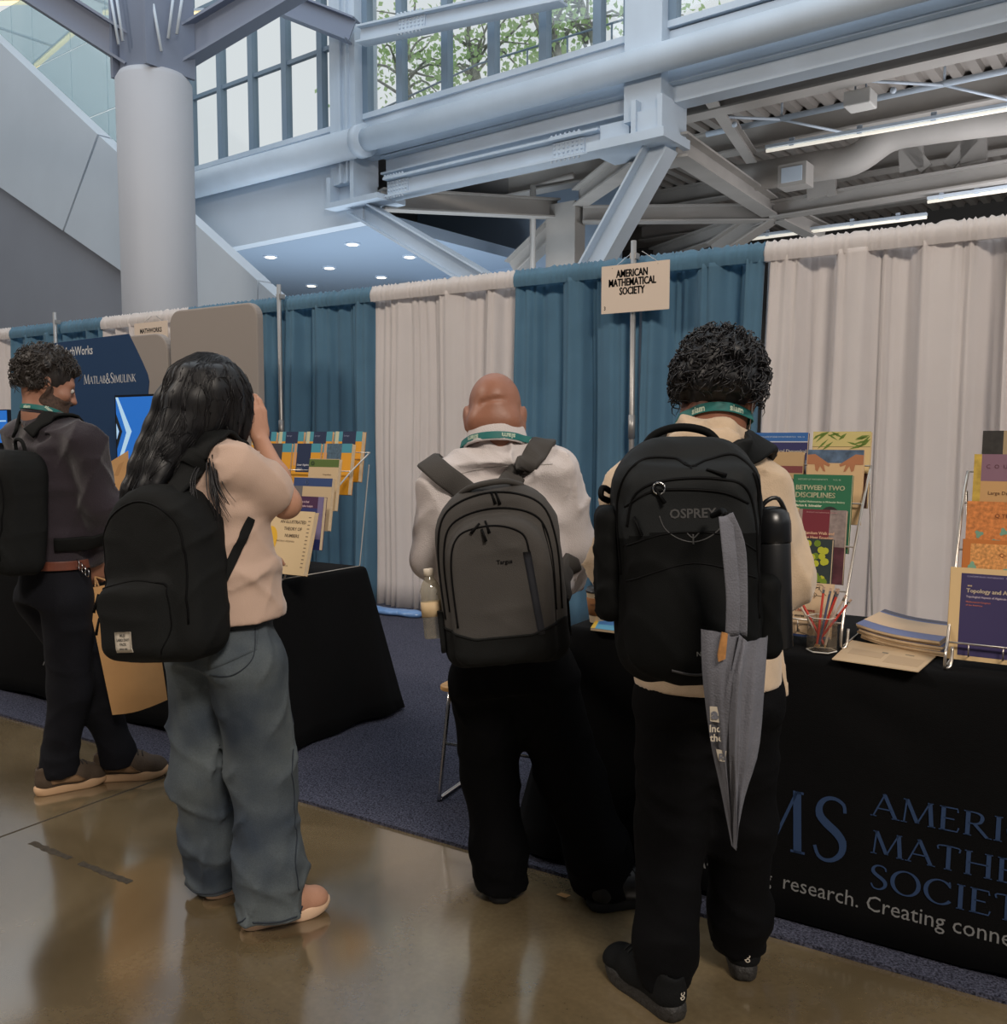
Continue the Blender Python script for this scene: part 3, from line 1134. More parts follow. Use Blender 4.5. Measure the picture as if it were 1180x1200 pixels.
# --- round column with its steel tree
rc = hthing('round_column', 'big round pale column with steel branches on top', 'column')
cc = (-12.030, 7.742, 6.465)
cr = .51
hall(MB().lathe([(cr + .01, 0), (cr, 3), (cr, cc[2] - .12), (cr - .05, cc[2] - .03), (cr - .13, cc[2])], (cc[0], cc[1], 0), 40), 'shaft', m_column, rc, True)
m_branch = mat('blue_grey_steel', (128, 138, 158), .5)
stub = hall(MB().box(cc[0] - .36, cc[0] + .36, cc[1] - .3, cc[1] + .3, cc[2] - .02, cc[2] + 2.2), 'stub', m_branch, rc, bev=.02)
for q in (-.42, .4):
    hall(MB().box(cc[0] + q - .03, cc[0] + q + .03, cc[1] - .38, cc[1] + .38, cc[2] - .05, cc[2] + 2.2), 'stiffener', m_branch, rc)
for a, b, w_, h_ in (((-12.223, 7.621, 6.727), (-14.196, 6.275, 8.249), .36, .40), ((-11.936, 7.835, 6.679), (-10.258, 9.509, 8.185), .36, .44)):
    hall(MB().ibeam(a, b, w_, h_), 'branch', m_branch, rc)
for a, b in (((-12.057, 7.243, 6.724), (-12.207, 7.211, 7.554)), ((-12.013, 7.281, 6.770), (-12.143, 7.260, 7.554)), ((-11.527, 7.653, 6.805), (-11.489, 7.756, 7.554)), ((-11.501, 7.527, 6.591), (-11.672, 7.487, 7.505)), ((-11.438, 7.727, 6.863), (-11.388, 7.833, 7.554))):
    hall(MB().tube([a, b], .022, 6), 'tie_rod', m_steel, rc, True)
steel('perforated steel arm at the top left of the steel column', (-12.905, 12.400, 8.849), (-15.228, 11.500, 10.012), .3, .42, m_branch)
steel('steel tie crossing the top of the wide window', (-12.583, 12.300, 8.645), (-8.193, 12.300, 8.167), .26, .30, m_steel, splice=((.22, .36),))

# --- outdoors: pale building and trees seen through the windows
bl = hthing('far_building', 'pale building outside the tall window', 'building')
hall(MB().box(-60, -43, 38, 46, 0, 12.6), 'block', mat('pale_facade', (226, 230, 232), .8), bl)
for i in range(6):
    for j in range(3):
        hall(MB().box(-59 + i * 2.7, -57.4 + i * 2.7, 37.9, 38, 7.4 + j * 1.7, 8.4 + j * 1.7), 'pane', mat('blue_pane', (186, 200, 210), .3), bl)
m_leaf = mat('leaf_green', (176, 208, 150), .5, noise=(3, .2))
_nt = m_leaf.node_tree
_t = _nt.nodes.new('ShaderNodeBsdfTranslucent')
_t.inputs['Color'].default_value = lin((200, 226, 160))
_x = _nt.nodes.new('ShaderNodeMixShader')
_x.inputs['Fac'].default_value = .55
_nt.links.new(_nt.nodes['Principled BSDF'].outputs[0], _x.inputs[1])
_nt.links.new(_t.outputs[0], _x.inputs[2])
_nt.links.new(_x.outputs[0], _nt.nodes['Material Output'].inputs['Surface'])
m_bark = mat('bark', (150, 148, 140), .9, noise=(9, .3))


def tree(label, base, crown, n, seed):
    r_ = np.random.default_rng(seed)
    t = hthing('leafy_tree', label, 'tree', 'trees outside the clerestory window')
    b = np.array(base, float)
    c = np.array(crown, float)
    mb = MB().tube(catmull([b, b * .5 + c * .5 + (.2, 0, 0), c], 5), np.linspace(.14, .05, 11), 7)
    ends = []
    for i in range(14):
        e = c + r_.normal(0, 1, 3) * (1.25, .6, .95)
        mb.tube(catmull([b + (c - b) * r_.uniform(.5, .95), (c + e) / 2 + r_.normal(0, .15, 3), e], 3), np.linspace(.04, .012, 7), 5)
        ends.append(e)
    hall(mb, 'trunk', m_bark, t, True)
    lf = MB()
    for e in ends:
        for _ in range(n):
            p0 = e + r_.normal(0, 1, 3) * (.42, .35, .35)
            u = r_.normal(0, 1, 3)
            u /= np.linalg.norm(u)
            w_ = np.cross(u, r_.normal(0, 1, 3))
            w_ /= np.linalg.norm(w_)
            L, W = r_.uniform(.10, .17), r_.uniform(.045, .075)
            nn = np.cross(u, w_) * .02
            lf.raw([p0, p0 + u * L * .5 + w_ * W + nn, p0 + u * L, p0 + u * L * .5 - w_ * W + nn], [(0, 1, 2), (0, 2, 3)])
    tag(hall(lf, 'foliage', m_leaf, t), kind='stuff')


tree('slim green tree outside the wide window, leftmost', (-15.560, 16.500, 7.910), (-15.531, 16.500, 10.394), 45, 1)
tree('fullest green tree outside the middle of the wide window', (-14.037, 17.500, 8.264), (-14.415, 17.500, 10.868), 60, 2)
tree('green tree outside the right part of the wide window', (-11.188, 16.500, 7.839), (-11.414, 16.500, 10.289), 52, 3)
tree('green tree top outside the right end of the wide window', (-11.075, 18.000, 8.385), (-11.584, 18.000, 11.136), 40, 4)
rl = hthing('roof_railing', 'thin dark railing outside the wide window', 'railing')
hall(MB().tube([(-15.018, 14.600, 8.277), (-11.706, 14.600, 8.659), (-8.312, 14.600, 8.644)], .02, 6), 'rail', m_mullion, rl)
for q in ((-11.391, 14.600, 8.696), (-10.541, 14.600, 8.678), (-9.647, 14.600, 8.668), (-8.719, 14.600, 8.651)):
    hall(MB().tube([q, (q[0], q[1], 7.5)], .018, 6), 'baluster', m_mullion, rl)


# ================================================================== PIPE AND DRAPE
YC, ZT = 5.9, 2.625
m_teal = mat('teal_drape', (106, 148, 174), .85, noise=(3, .10), weave=(420, .35), sheen=.2)
m_white_drape = mat('white_drape', (242, 235, 231), .9, noise=(3, .03), weave=(420, .3), sheen=.2)
m_pole = mat('brushed_aluminium', (168, 166, 164), .4, .6)


for _m, _c in ((m_teal, (116, 166, 194)), (m_white_drape, (240, 238, 240))):
    _nt = _m.node_tree
    _b, _o = _nt.nodes['Principled BSDF'], _nt.nodes['Material Output']
    _t = _nt.nodes.new('ShaderNodeBsdfTranslucent')
    _t.inputs['Color'].default_value = lin(_c)
    _x = _nt.nodes.new('ShaderNodeMixShader')
    _x.inputs['Fac'].default_value = .42
    _nt.links.new(_b.outputs[0], _x.inputs[1])
    _nt.links.new(_t.outputs[0], _x.inputs[2])
    _nt.links.new(_x.outputs[0], _o.inputs['Surface'])


def drape(x0, x1, m, label, seed, skew0=0.0, skew1=0.0):
    r_ = np.random.default_rng(seed)
    root = thing('drape', label, 'curtain', ((x0 + x1) / 2, YC, 0), group='booth drapes on the back rail')
    w = x1 - x0
    nx, nz = max(24, int(w * 90)), 16
    u = np.linspace(0, 1, nx)
    ph = r_.uniform(0, 6.28, 6)
    per = r_.uniform(.20, .48, 4)
    xx = u * w
    xw = xx + .035 * np.sin(xx * 2 * PI / .55 + ph[4]) + .02 * np.sin(xx * 2 * PI / .23 + ph[5])
    wave = sum(np.sin(xw * 2 * PI / p_ + ph[i]) for i, p_ in enumerate(per)) / 2.2
    wave = np.tanh(wave * 1.5) + .18 * np.sin(xw * 2 * PI / .085 + ph[2])
    fine = np.sin(xw * 2 * PI / .045 + ph[0]) + .6 * np.sin(xw * 2 * PI / .028 + ph[1])
    zs = np.concatenate([np.linspace(.02, 2.3, 12), [2.42, 2.50, 2.53]])
    v, f = [], []
    for z_ in zs:
        t = z_ / ZT
        amp = .095 * (1 - .42 * t)
        ft = max(0, (t - .8) / .2) * .008
        xs = -w / 2 + xx + (skew0 * (1 - u) + skew1 * u) * (1 - t)
        ys = amp * wave + ft * fine + .01 * np.sin(z_ * 3 + xx * 5) + .03
        v += [(a, b, z_) for a, b in zip(xs, ys)]
    for j in range(len(zs) - 1):
        for i in range(nx - 1):
            a = j * nx + i
            f.append((a, a + 1, a + nx + 1, a + nx))
    o = mesh_obj('panel', v, f, m, root, True)
    so_ = o.modifiers.new('thick', 'SOLIDIFY')
    so_.thickness = .003
    # gathered rod pocket on top
    v, f = [], []
    ring = [(-.020, 2.505), (-.031, 2.54), (-.030, 2.575), (-.018, 2.60), (-.006, 2.612), (0, 2.63), (.006, 2.612), (.018, 2.60), (.030, 2.575), (.031, 2.54), (.020, 2.505)]
    for i in range(nx):
        for q, (dy, z_) in enumerate(ring):
            k = 1 + .25 * fine[i] * (.6 if z_ < 2.6 else 1)
            v.append((-w / 2 + xx[i], dy * k, z_ + (.006 * fine[i] if z_ > 2.6 else 0)))
    n = len(ring)
    for i in range(nx - 1):
        for q in range(n - 1):
            f.append((i * n + q, i * n + q + 1, i * n + n + q + 1, i * n + n + q))
    mesh_obj('rod_pocket', v, f, m, root, True)
    return root


for i, (x0, x1, m, lab, k0, k1) in enumerate((
        (-11.6, -10.22, m_white_drape, 'white drape at the far left edge of the picture', 0, 0),
        (-10.22, -9.28, m_teal, 'teal drape behind the head of the person at far left', 0, 0),
        (-9.26, -8.57, m_teal, 'short teal drape left of the white one behind the blue display', 0, 0),
        (-8.57, -7.25, m_white_drape, 'white drape behind the blue display board', 0, 0),
        (-7.25, -5.985, m_teal, 'narrow teal drape just right of the grey display panel', 0, 0),
        (-5.985, -5.01, m_teal, 'teal drape behind the rack of yellow and teal books', 0, -.03),
        (-5.01, -3.64, m_white_drape, 'white drape behind the person in the white shirt', -.03, 0),
        (-3.64, -2.665, m_teal, 'teal drape just left of the name sign pole', 0, 0),
        (-2.665, -1.80, m_teal, 'teal drape just right of the name sign pole', 0, -.07),
        (-1.80, -.45, m_white_drape, 'wide white drape behind the right book racks', -.07, 0),
        (-.45, 1.0, m_white_drape, 'white drape at the right edge of the picture', 0, 0))):
    drape(x0, x1, m, lab, 40 + i, k0, k1)

for x, lab in ((-9.27, 'thin upright pole between the two far left teal drapes'), (-5.985, 'thin upright pole between teal drapes behind the book rack'), (-2.665, 'upright pole carrying the name sign')):
    pz = thing('drape_pole', lab, 'pole', (x, YC - .075, 0), group='upright drape poles')
    MB().tube([(0, 0, 0.02), (0, 0, 2.72)], .019, 12).build('upright', m_pole, pz, True)
    MB().tube([(0, -.001, 1.40), (0, -.001, 1.56)], .024, 12).build('collar', m_pole, pz, True)
    MB().box(-.2, .2, -.2, .2, .0125, .022).build('base_plate', m_pole, pz)
    MB().box(-.022, .022, -.012, .05, 2.60, 2.64).build('hook', m_pole, pz)
tag(MB().tube([(-11.6, YC, 2.56), (1, YC, 2.56)], .016, 10).build('drape_rail', m_pole, None, True), 'long top rail holding all the drapes', 'rail')

# ------------------------------------------------------------------ name signs
m_card = mat('white_card', (222, 205, 188), .7)
m_black_ink = mat('black_ink', (28, 28, 28), .8)
m_white_ink = mat('white_ink', (215, 215, 215), .7)
sg = thing('name_sign', 'white booth name sign hung on the drape pole', 'sign', (-2.636, YC - .115, 2.245))
slab_xz(rrect(-.246, .246, 0, .318, .002, 1), 0, .006).build('board', m_card, sg)
for i, s_ in enumerate(('AMERICAN', 'MATHEMATICAL', 'SOCIETY')):
    v, f = heavy(*text_mesh(s_, .070, .66, .0006, 'CENTER'), .0022)
    lettering(v, f, (-.02, -.0008, .235 - i * .058), m_black_ink, sg)
v, f = text_mesh('3', .034, .8, .001)
lettering(v, f, (-.226, -.0008, .025), m_black_ink, sg)
for x in (-.165, .165):
    MB().tube([(x, -.002, .300), (x, .03, .31), (x * .2, .04, .40)], .0025, 5).build('hanger_wire', m_chrome, sg)
sg = thing('name_sign', 'white booth name sign half hidden behind the blue display', 'sign', (-7.66, YC - .115, 2.19))
slab_xz(rrect(-.246, .246, 0, .318, .002, 1), 0, .006).build('board', m_card, sg)
v, f = text_mesh('MATHWORKS', .06, .85, .002, 'CENTER')
lettering(v, f, (0.0, -.0008, .22), m_black_ink, sg)
for x in (-.165, .165):
    MB().tube([(x, -.002, .300), (x, .03, .31), (x * .2, .04, .38)], .0025, 5).build('hanger_wire', m_chrome, sg)

# ------------------------------------------------------------------ fabric display boards and monitors
m_disp_grey = mat('grey_display_fabric', (150, 142, 136), .8, weave=(300, .1))
m_disp_blue = mat('navy_display_print', (24, 58, 96), .75)
DY = 5.2
dp = thing('display_board', 'navy and grey fabric display board with white lettering', 'display', (-7.6, DY, 0.012))
slab_xz(rrect(-1.25, .93, 0.0, 2.285, (.02, .02, .17, .17), 7), 0, .07).build('board', m_disp_grey, dp, bev=.012)
x_ = lambda p_: p_[0] + 7.6
blue = [(-1.10, .05), (x_((-6.985, 5.190, 1.058)), .05)] + [(x_(q), q[2] - .012) for q in ((-6.953, 5.190, 1.724), (-6.922, 5.190, 1.892), (-6.942, 5.190, 1.959), (-7.007, 5.190, 2.064), (-7.105, 5.190, 2.208), (-7.182, 5.190, 2.315))] + [(-1.0, 2.277), (-1.10, 2.2)]
MB().prism([(a, -.004, b) for a, b in blue], (0, .006, 0)).build('printed_panel', m_disp_blue, dp)
a, b = (-8.256, 5.190, 2.197), (-7.705, 5.190, 2.178)
v, f = text_mesh('MathWorks', .115, .82, .0008)
v[:, 0] += -v[:, 0].max()
lettering(v, f, (x_(b), -.0055, b[2] - .025), m_white_ink, dp)
lg = MB()
lx, lz = x_(b) - .60, b[2] - .02
lg.prism([(lx, -.0055, lz), (lx + .10, -.0055, lz + .02), (lx + .06, -.0055, lz + .12)], (0, .001, 0)).prism([(lx - .06, -.0055, lz + .03), (lx - .01, -.0055, lz), (lx + .05, -.0055, lz + .11)], (0, .001, 0))
lg.build('emblem', m_white_ink, dp)
a = (-7.851, 5.190, 1.884)
v, f = roman('Matlab&Simulink', .088, .80)
v[:, 0] *= ((-7.097, 5.190, 1.883)[0] - a[0]) / v[:, 0].max()
lettering(v, f, (x_(a), -.0055, a[2]), m_white_ink, dp)

gp = thing('display_board', 'plain grey rounded fabric display panel behind the person in jeans', 'display', (-6.09, DY - .02, 0.012))
slab_xz(rrect(-.525, .525, 0, 2.455, (.03, .03, .12, .12), 7), 0, .07).build('board', m_disp_grey, gp, bev=.015)

m_bezel = mat('black_bezel', (16, 17, 20), .4)
m_screen = mat('blue_screen', (40, 105, 190), .3, emit=.55)
m_screen_w = mat('pale_screen_stripe', (165, 200, 225), .3, emit=.6)
m_screen_k = mat('dark_screen_stripe', (40, 46, 50), .4)
mn = thing('monitor', 'monitor showing blue picture with white chevron, behind the dark sweater', 'monitor', (-6.55, 4.93, .79))
slab_xz(rrect(-.48, .48, .38, .975, .01, 2), 0, .05).build('bezel', m_bezel, mn)
slab_xz(rrect(-.462, .462, .40, .957, .004, 1), -.003, .002).build('screen', m_screen, mn)
MB().prism([(-.462, -.004, .957), (-.43, -.004, .957), (-.26, -.004, .67), (-.42, -.004, .40), (-.462, -.004, .40), (-.33, -.004, .66)], (0, .001, 0)).build('screen_stripe', m_screen_w, mn)
MB().prism([(-.462, -.0045, .82), (-.385, -.0045, .67), (-.462, -.0045, .52), (-.462, -.0045, .60), (-.425, -.0045, .67), (-.462, -.0045, .74)], (0, .0008, 0)).build('screen_chevron', m_screen_k, mn)
MB().prism([(-.462, -.0045, .735), (-.43, -.0045, .67), (-.462, -.0045, .605)], (0, .0008, 0)).build('screen_wedge', m_screen_w, mn)
MB().box(-.04, .04, .05, .09, .02, .5).build('stand_neck', m_bezel, mn)
MB().box(-.18, .18, -.08, .14, 0, .02).build('stand_foot', m_bezel, mn, bev=.005)
MONC = thing('display_counter', 'low dark counter below the monitor behind the left table', 'counter', (-6.5, 4.95, .012))
MB().box(-.75, .6, -.25, .25, 0, .74).build('counter_body', mat('dark_laminate', (40, 42, 48), .6), MONC, bev=.006)
MB().box(-.78, .63, -.28, .28, .74, .778).build('counter_top', mat('dark_laminate', (40, 42, 48), .6), MONC, bev=.006)
m2 = thing('monitor', 'sliver of a blue screen at the left edge of the picture', 'monitor', ((-7.811, 4.200, 1.499)[0], 4.2, .79))
zq = (-7.442, 4.200, 1.517)[2]
slab_xz(rrect(-.22, .15, zq - .95, (-7.433, 4.200, 1.626)[2] - .79 + .008, .006, 2), 0, .03).build('bezel', m_bezel, m2)
slab_xz(rrect(-.21, .142, zq - .94, (-7.433, 4.200, 1.626)[2] - .79, .003, 1), -.003, .001).build('screen', m_screen, m2)
MB().box(-.05, .05, .03, .06, .01, zq - .80).build('stand_neck', m_bezel, m2)
MB().box(-.12, .1, -.06, .12, 0, .01).build('stand_foot', m_bezel, m2)
MB().box(-.06, .13, -.004, -.003, zq - .79 + .02, zq - .79 + .03).build('screen_text', m_screen_w, m2)
c2 = thing('display_counter', 'dark counter mostly hidden behind the person at the left edge', 'counter', (-7.05, 4.2, .012))
MB().box(-.5, .45, -.25, .25, 0, .74).build('counter_body', mat('dark_laminate', (40, 42, 48), .6), c2, bev=.006)
MB().box(-.53, .48, -.28, .28, .74, .778).build('counter_top', mat('dark_laminate', (40, 42, 48), .6), c2, bev=.006)
m2.location.x = -7.0 + (-.15 + ((-7.377, 4.200, 1.564)[0] + 7.0)) 

# ================================================================== TABLES AND CLOTHS
m_cloth = mat('black_table_cloth', (8, 8, 9), .9, noise=(4, .15), weave=(350, .25), spec=.15, bump=(5, .25))
m_table = mat('grey_plastic_table', (120, 120, 118), .6)
m_ams_blue = mat('blue_cloth_print', (34, 58, 94), .8)
m_ams_white = mat('white_cloth_print', (122, 122, 122), .8)


def clothed_table(x0, x1, y0, y1, flare, label_t, label_c, seed, wav=.02):
    zt = .76
    t = thing('folding_table', label_t, 'table', ((x0 + x1) / 2, (y0 + y1) / 2, .012))
    hx, hy = (x1 - x0) / 2, (y1 - y0) / 2
    MB().box(-hx + .02, hx - .02, -hy + .02, hy - .02, .70, .738).build('table_top', m_table, t, bev=.008)
    for a in (-1, 1):
        for b in (-1, 1):
            MB().tube([(a * (hx - .15), b * (hy - .1), 0), (a * (hx - .15), b * (hy - .1), .70)], .015, 8).build('leg', m_table, t, True)
    r_ = np.random.default_rng(seed)
    ph = r_.uniform(0, 6.28, 8)
    zs = [.02, .10, .22, .36, .50, .62, .70, .735, .752, .759]
    ins = [0, 0, 0, 0, 0, 0, 0, 0, .002, .010]
    out = rrect(-hx, hx, -hy, hy, .03, 6)
    dense = []
    for i in range(len(out)):
        a, b = np.array(out[i]), np.array(out[(i + 1) % len(out)])
        n = max(1, int(np.linalg.norm(b - a) / .035))
        for k in range(n):
            dense.append(a + (b - a) * k / n)
    dense = np.array(dense)
    n = len(dense)
    # outward normals
    tn = np.roll(dense, -1, 0) - np.roll(dense, 1, 0)
    nr = np.stack([tn[:, 1], -tn[:, 0]], 1)
    nr /= np.linalg.norm(nr, axis=1)[:, None]
    arc = np.cumsum(np.linalg.norm(np.roll(dense, -1, 0) - dense, axis=1))
    corner = np.exp(-((np.abs(dense[:, 0]) - hx) ** 2 + (np.abs(dense[:, 1]) - hy) ** 2) / .02)
    v, f = [], []
    for z_, i_ in zip(zs, ins):
        q = 1 - z_ / .76
        side = np.where(np.abs(nr[:, 1]) > .7, flare[0], flare[1])
        fold = np.sin(arc * 2 * PI / .9 + ph[0]) * .4 + np.sin(arc * 2 * PI / .41 + ph[1]) * .3
        off = side * q + wav * q * fold * (1.2 * (np.abs(nr[:, 0]) > .3)) + corner * .06 * q - i_
        zz = z_ + (0.02 * np.maximum(0, np.sin(arc * 2 * PI / 1.1 + ph[2])) * (z_ < .05)) * (1 - corner) + .012 * corner * (z_ < .05)
        P = dense + nr * off[:, None]
        v += [(a, b, c) for a, b, c in zip(P[:, 0], P[:, 1], np.broadcast_to(zz, n))]
    for j in range(len(zs) - 1):
        for i in range(n):
            k = (i + 1) % n
            f.append((j * n + i, j * n + k, j * n + n + k, j * n + n + i))
    f.append(tuple(range((len(zs) - 1) * n, len(zs) * n)))
    c = mesh_obj('table_cloth', np.array(v) + ((x0 + x1) / 2, (y0 + y1) / 2, 0), f, m_cloth, None, False)
    c.data.shade_smooth()
    em = c.modifiers.new('edge', 'EDGE_SPLIT')
    em.split_angle = math.radians(50)
    so_ = c.modifiers.new('thick', 'SOLIDIFY')
    so_.thickness = .0025
    so_.offset = 1
    tag(c, label_c, 'tablecloth')
    return c


cloth_r = clothed_table(-1.50, .45, 2.765, 3.50, (.15, .10), 'folding table hidden under the printed black cloth at right', 'black printed cloth over the right table, lettered in blue', 3, .0)
cloth_l = clothed_table(-6.6, -3.05, 2.90, 3.54, (.13, .09), 'long folding table hidden under the black cloth at left', 'black cloth over the long left table behind the person in jeans', 5, .03)


def front_y(y0, flare):
    return lambda X_, Z_: y0 - flare * (1 - np.clip(Z_, 0, .76) / .76)


def cloth_print(cloth, v, f, at, m, y0, flare, rot=0.0, name='lettering'):
    X0, Z0 = at
    v = np.array(v)
    P = np.stack([X0 + v[:, 0], np.zeros(len(v)), Z0 + v[:, 1]], 1)
    P[:, 1] = front_y(y0, flare)(P[:, 0], P[:, 2]) - .0052
    P -= np.array(cloth.location)
    return mesh_obj(name, P, f, m, cloth)


fy = 2.685
A_, B_ = (-0.628, 2.685, 0.197), (-0.632, 2.685, 0.361)
hS = (-0.588, 2.685, 0.376)[2] - (-0.583, 2.685, 0.206)[2]
v, f = roman('AMS', hS * 1.0, 1.0, .12)
xS = (-0.544, 2.685, 0.300)[0]
v[:, 0] += xS - v[:, 0].max()
cloth_print(cloth_r, v, f, (0, (-0.583, 2.685, 0.206)[2]), m_ams_blue, 2.765, .15)
rows = (('AMERICAN', (-0.484, 2.690, 0.352)), ('MATHEMATICAL', (-0.480, 2.685, 0.253)), ('SOCIETY', (-0.477, 2.680, 0.162)))
sxr = ((-0.184, 2.685, 0.349)[0] - (-0.484, 2.690, 0.352)[0]) / (3.72 * .062)
for (s_, q), k in zip(rows, (.062, .061, .062)):
    v, f = roman(s_, k, sxr, .10)
    cloth_print(cloth_r, v, f, (q[0], q[2]), m_ams_blue, 2.765, .15)
q0, q1 = (-0.981, 2.665, 0.117), (-0.156, 2.665, 0.110)
v, f = text_mesh('Advancing research. Creating connections.', .062, 1.0)
sc = 1.0
vr, _ = text_mesh('Advancing ', .062)
xr = (-0.714, 2.665, 0.101)
v[:, 0] *= 1.0
v2, f2 = text_mesh('research. Creating conn', .062)
wid = (-0.156, 2.665, 0.110)[0] - xr[0]
kx = wid / v2[:, 0].max()
v, f = text_mesh('research. Creating connections.', .062 * kx)
cloth_print(cloth_r, v, f, (xr[0], xr[2]), m_ams_white, 2.765, .15)
v, f = text_mesh('Advancing', .062 * kx)
cloth_print(cloth_r, v, f, ((-0.981, 2.665, 0.117)[0], xr[2]), m_ams_white, 2.765, .15)
ql = (-4.309, 2.830, 0.198)
v, f = text_mesh('Advancing resea', .062)
v, f = text_mesh('Advancing research.', .066)
vv, _ = text_mesh('Advancing res', .066)
v[:, 0] += ql[0] - vv[:, 0].max()
cloth_print(cloth_l, v, f, (0, ql[2]), m_ams_white, 2.90, .13)
v, f = roman('AMS', .16, 1.0, .12)
v[:, 0] += ql[0] - .3
cloth_print(cloth_l, v, f, (0, ql[2] + .12), m_ams_blue, 2.90, .13)

# blue plastic at the drape foot
fb = Field((-.3, -.12, -.02), (.3, .12, .1), .008)
for i in range(7):
    fb.add(ball((-.2 + i * .065, rng.uniform(-.03, .03), .022), (.075, .06, .024 + rng.uniform(0, .012))), .02)
fbo = fb.mesh('plastic_sheet', mat('light_blue_plastic', (110, 150, 205), .25, bump=(18, .4)), None)
fbo.location = (-4.62, 5.66, .014)
tag(fbo, 'crumpled light blue plastic sheet at the foot of the white drape', 'plastic sheet')

# ================================================================== BOOKS AND RACKS
m_pages = mat('book_pages', (214, 190, 156), .8, noise=(40, .06))
m_wire = mat('chrome_wire', (196, 188, 178), .3, .9)
NAVY, TEAL_, YEL, CREAM = (26, 44, 80), (70, 150, 170), (226, 160, 40), (206, 182, 146)


def flat(rgb, noise_=None):
    return mat('print_%d_%d_%d%s' % (rgb + ('_n' if noise_ else '',)), rgb, .55, noise=noise_)


def book(label, x0, x1, y, ztop, h, cover, panels=(), texts=(), th=.02, tilt=9, group=None, pages_right=True, cnoise=None, art=None):
    """book leaning back in a rack; panels=(x0,x1,z0,z1,rgb) in cover fractions; texts=(string,size,x,z,rgb,bold)"""
    w = x1 - x0
    a = math.radians(tilt)
    yb = y - h * math.sin(a)
    r = thing('book', label, 'book', ((x0 + x1) / 2, yb, ztop - h * math.cos(a)), (-a, 0, 0), group)
    mc = flat(cover, cnoise)
    cv = MB().box(-w / 2, w / 2, 0, .0012, 0, h).box(-w / 2, w / 2, th - .0012, th, 0, h).box(-w / 2, -w / 2 + .0012, 0, th, 0, h)
    cv.build('cover', mc, r)
    MB().box(-w / 2 + .0015, w / 2 - .002, .0013, th - .0013, .002, h - .002).build('pages', m_pages, r)
    for i, q in enumerate(panels):
        px0, px1, pz0, pz1, c = q[:5]
        MB().box(-w / 2 + px0 * w, -w / 2 + px1 * w, -.0003 - .0001 * i, 0.0002, pz0 * h, pz1 * h).build('printed_panel', flat(c, q[5] if len(q) > 5 else None), r)
    for s_, size, tx, tz, c, bo in texts:
        v, f = heavy(*text_mesh(s_, size, 1.0, 0), bo) if bo > .0005 else text_mesh(s_, size, 1.0, bo)
        lettering(v, f, (-w / 2 + tx * w, -.0012, tz * h), flat(c), r)
    if art:
        art(r, w, h)
    return r


def rack(name_label, x0, x1, tiers, zt, yfoot, yback):
    """wire tier rack: sloped side wires, back legs, rails"""
    r = thing('book_rack', name_label, 'book rack', ((x0 + x1) / 2, (yfoot + yback) / 2, zt))
    ox, oy = (x0 + x1) / 2, (yfoot + yback) / 2
    yt, zz = tiers[0]
    for x in (x0, x1):
        X_ = x - ox
        side = [(X_ + .012, yfoot + .03 - oy, .06), (X_ + .012, yfoot + .012 - oy, .012), (X_, yfoot - oy, .004), (X_, yfoot - .012 - oy, .015), (X_, yfoot - .005 - oy, .05)]
        side += [(X_, yy - .012 - oy, z_ - zt) for yy, z_ in tiers[::-1]]
        MB().tube(catmull(side, 4), .0045, 7).build('side_wire', m_wire, r, True)
        MB().tube([(X_, yt - .02 - oy, zz - zt - .06), (X_, yback - oy, .006), (X_, yfoot + .03 - oy, .006)], .0035, 6).build('leg', m_wire, r, True)
    for yy, z_ in tiers:
        MB().tube([(x0 - ox, yy - .012 - oy, z_ - zt), (x1 - ox, yy - .012 - oy, z_ - zt)], .003, 6).build('rail', m_wire, r, True)
        for q in np.linspace(.12, .88, 5):
            X_ = x0 + (x1 - x0) * q - ox
            MB().tube([(X_, yy - .012 - oy, z_ - zt), (X_, yy - .014 - oy, z_ - zt - .035), (X_, yy + .03 - oy, z_ - zt - .036)], .002, 5).build('rail_hook', m_wire, r, True)
    return r


# ---- right rack
rack('chrome wire book rack right of the person in the cream hoodie', -1.06, -.625, [(3.27, 1.31), (3.16, 1.19), (3.06, 1.06), (2.97, .93), (2.92, .84)], .761, 2.90, 3.36)
WT, GD = (205, 200, 190), (190, 170, 120)
G = 'books in the right rack'


def leaves_art(r, w, h):
    mb = MB()
    for i in range(16):
        cx, cz = rng.uniform(-w * .45, w * .45), rng.uniform(h * .80, h * .97)
        a = rng.uniform(-.6, .9)
        u = np.array([math.cos(a), 0, math.sin(a)])
        n_ = np.array([-u[2], 0, u[0]])
        p0 = np.array([cx, -.0006, cz])
        L, W = rng.uniform(.015, .035), rng.uniform(.003, .006)
        q = [p0 - u * L, p0 + n_ * W, p0 + u * L, p0 - n_ * W]
        q = [(np.clip(a_[0], -w / 2, w / 2), a_[1], min(a_[2], h)) for a_ in q]
        mb.raw(q, [(0, 1, 2, 3)])
    mb.build('leaf_print', flat((96, 120, 44)), r)


def hands_art(r, w, h):
    m_h = flat((170, 112, 76))
    for sgn in (-1, 1):
        mb = MB()
        pts = [(-.5, .93), (-.36, .94), (-.2, .86), (-.08, .80), (-.1, .77), (-.2, .8), (-.16, .70), (-.2, .71), (-.26, .78), (-.3, .70), (-.34, .72), (-.36, .80), (-.5, .80)]
        P = [(-sgn * a * w if sgn > 0 else a * w, -.0008, b * h) for a, b in pts]
        mb.raw(P, [tuple(range(len(P)))])
        mb.build('hand_print', m_h, r)


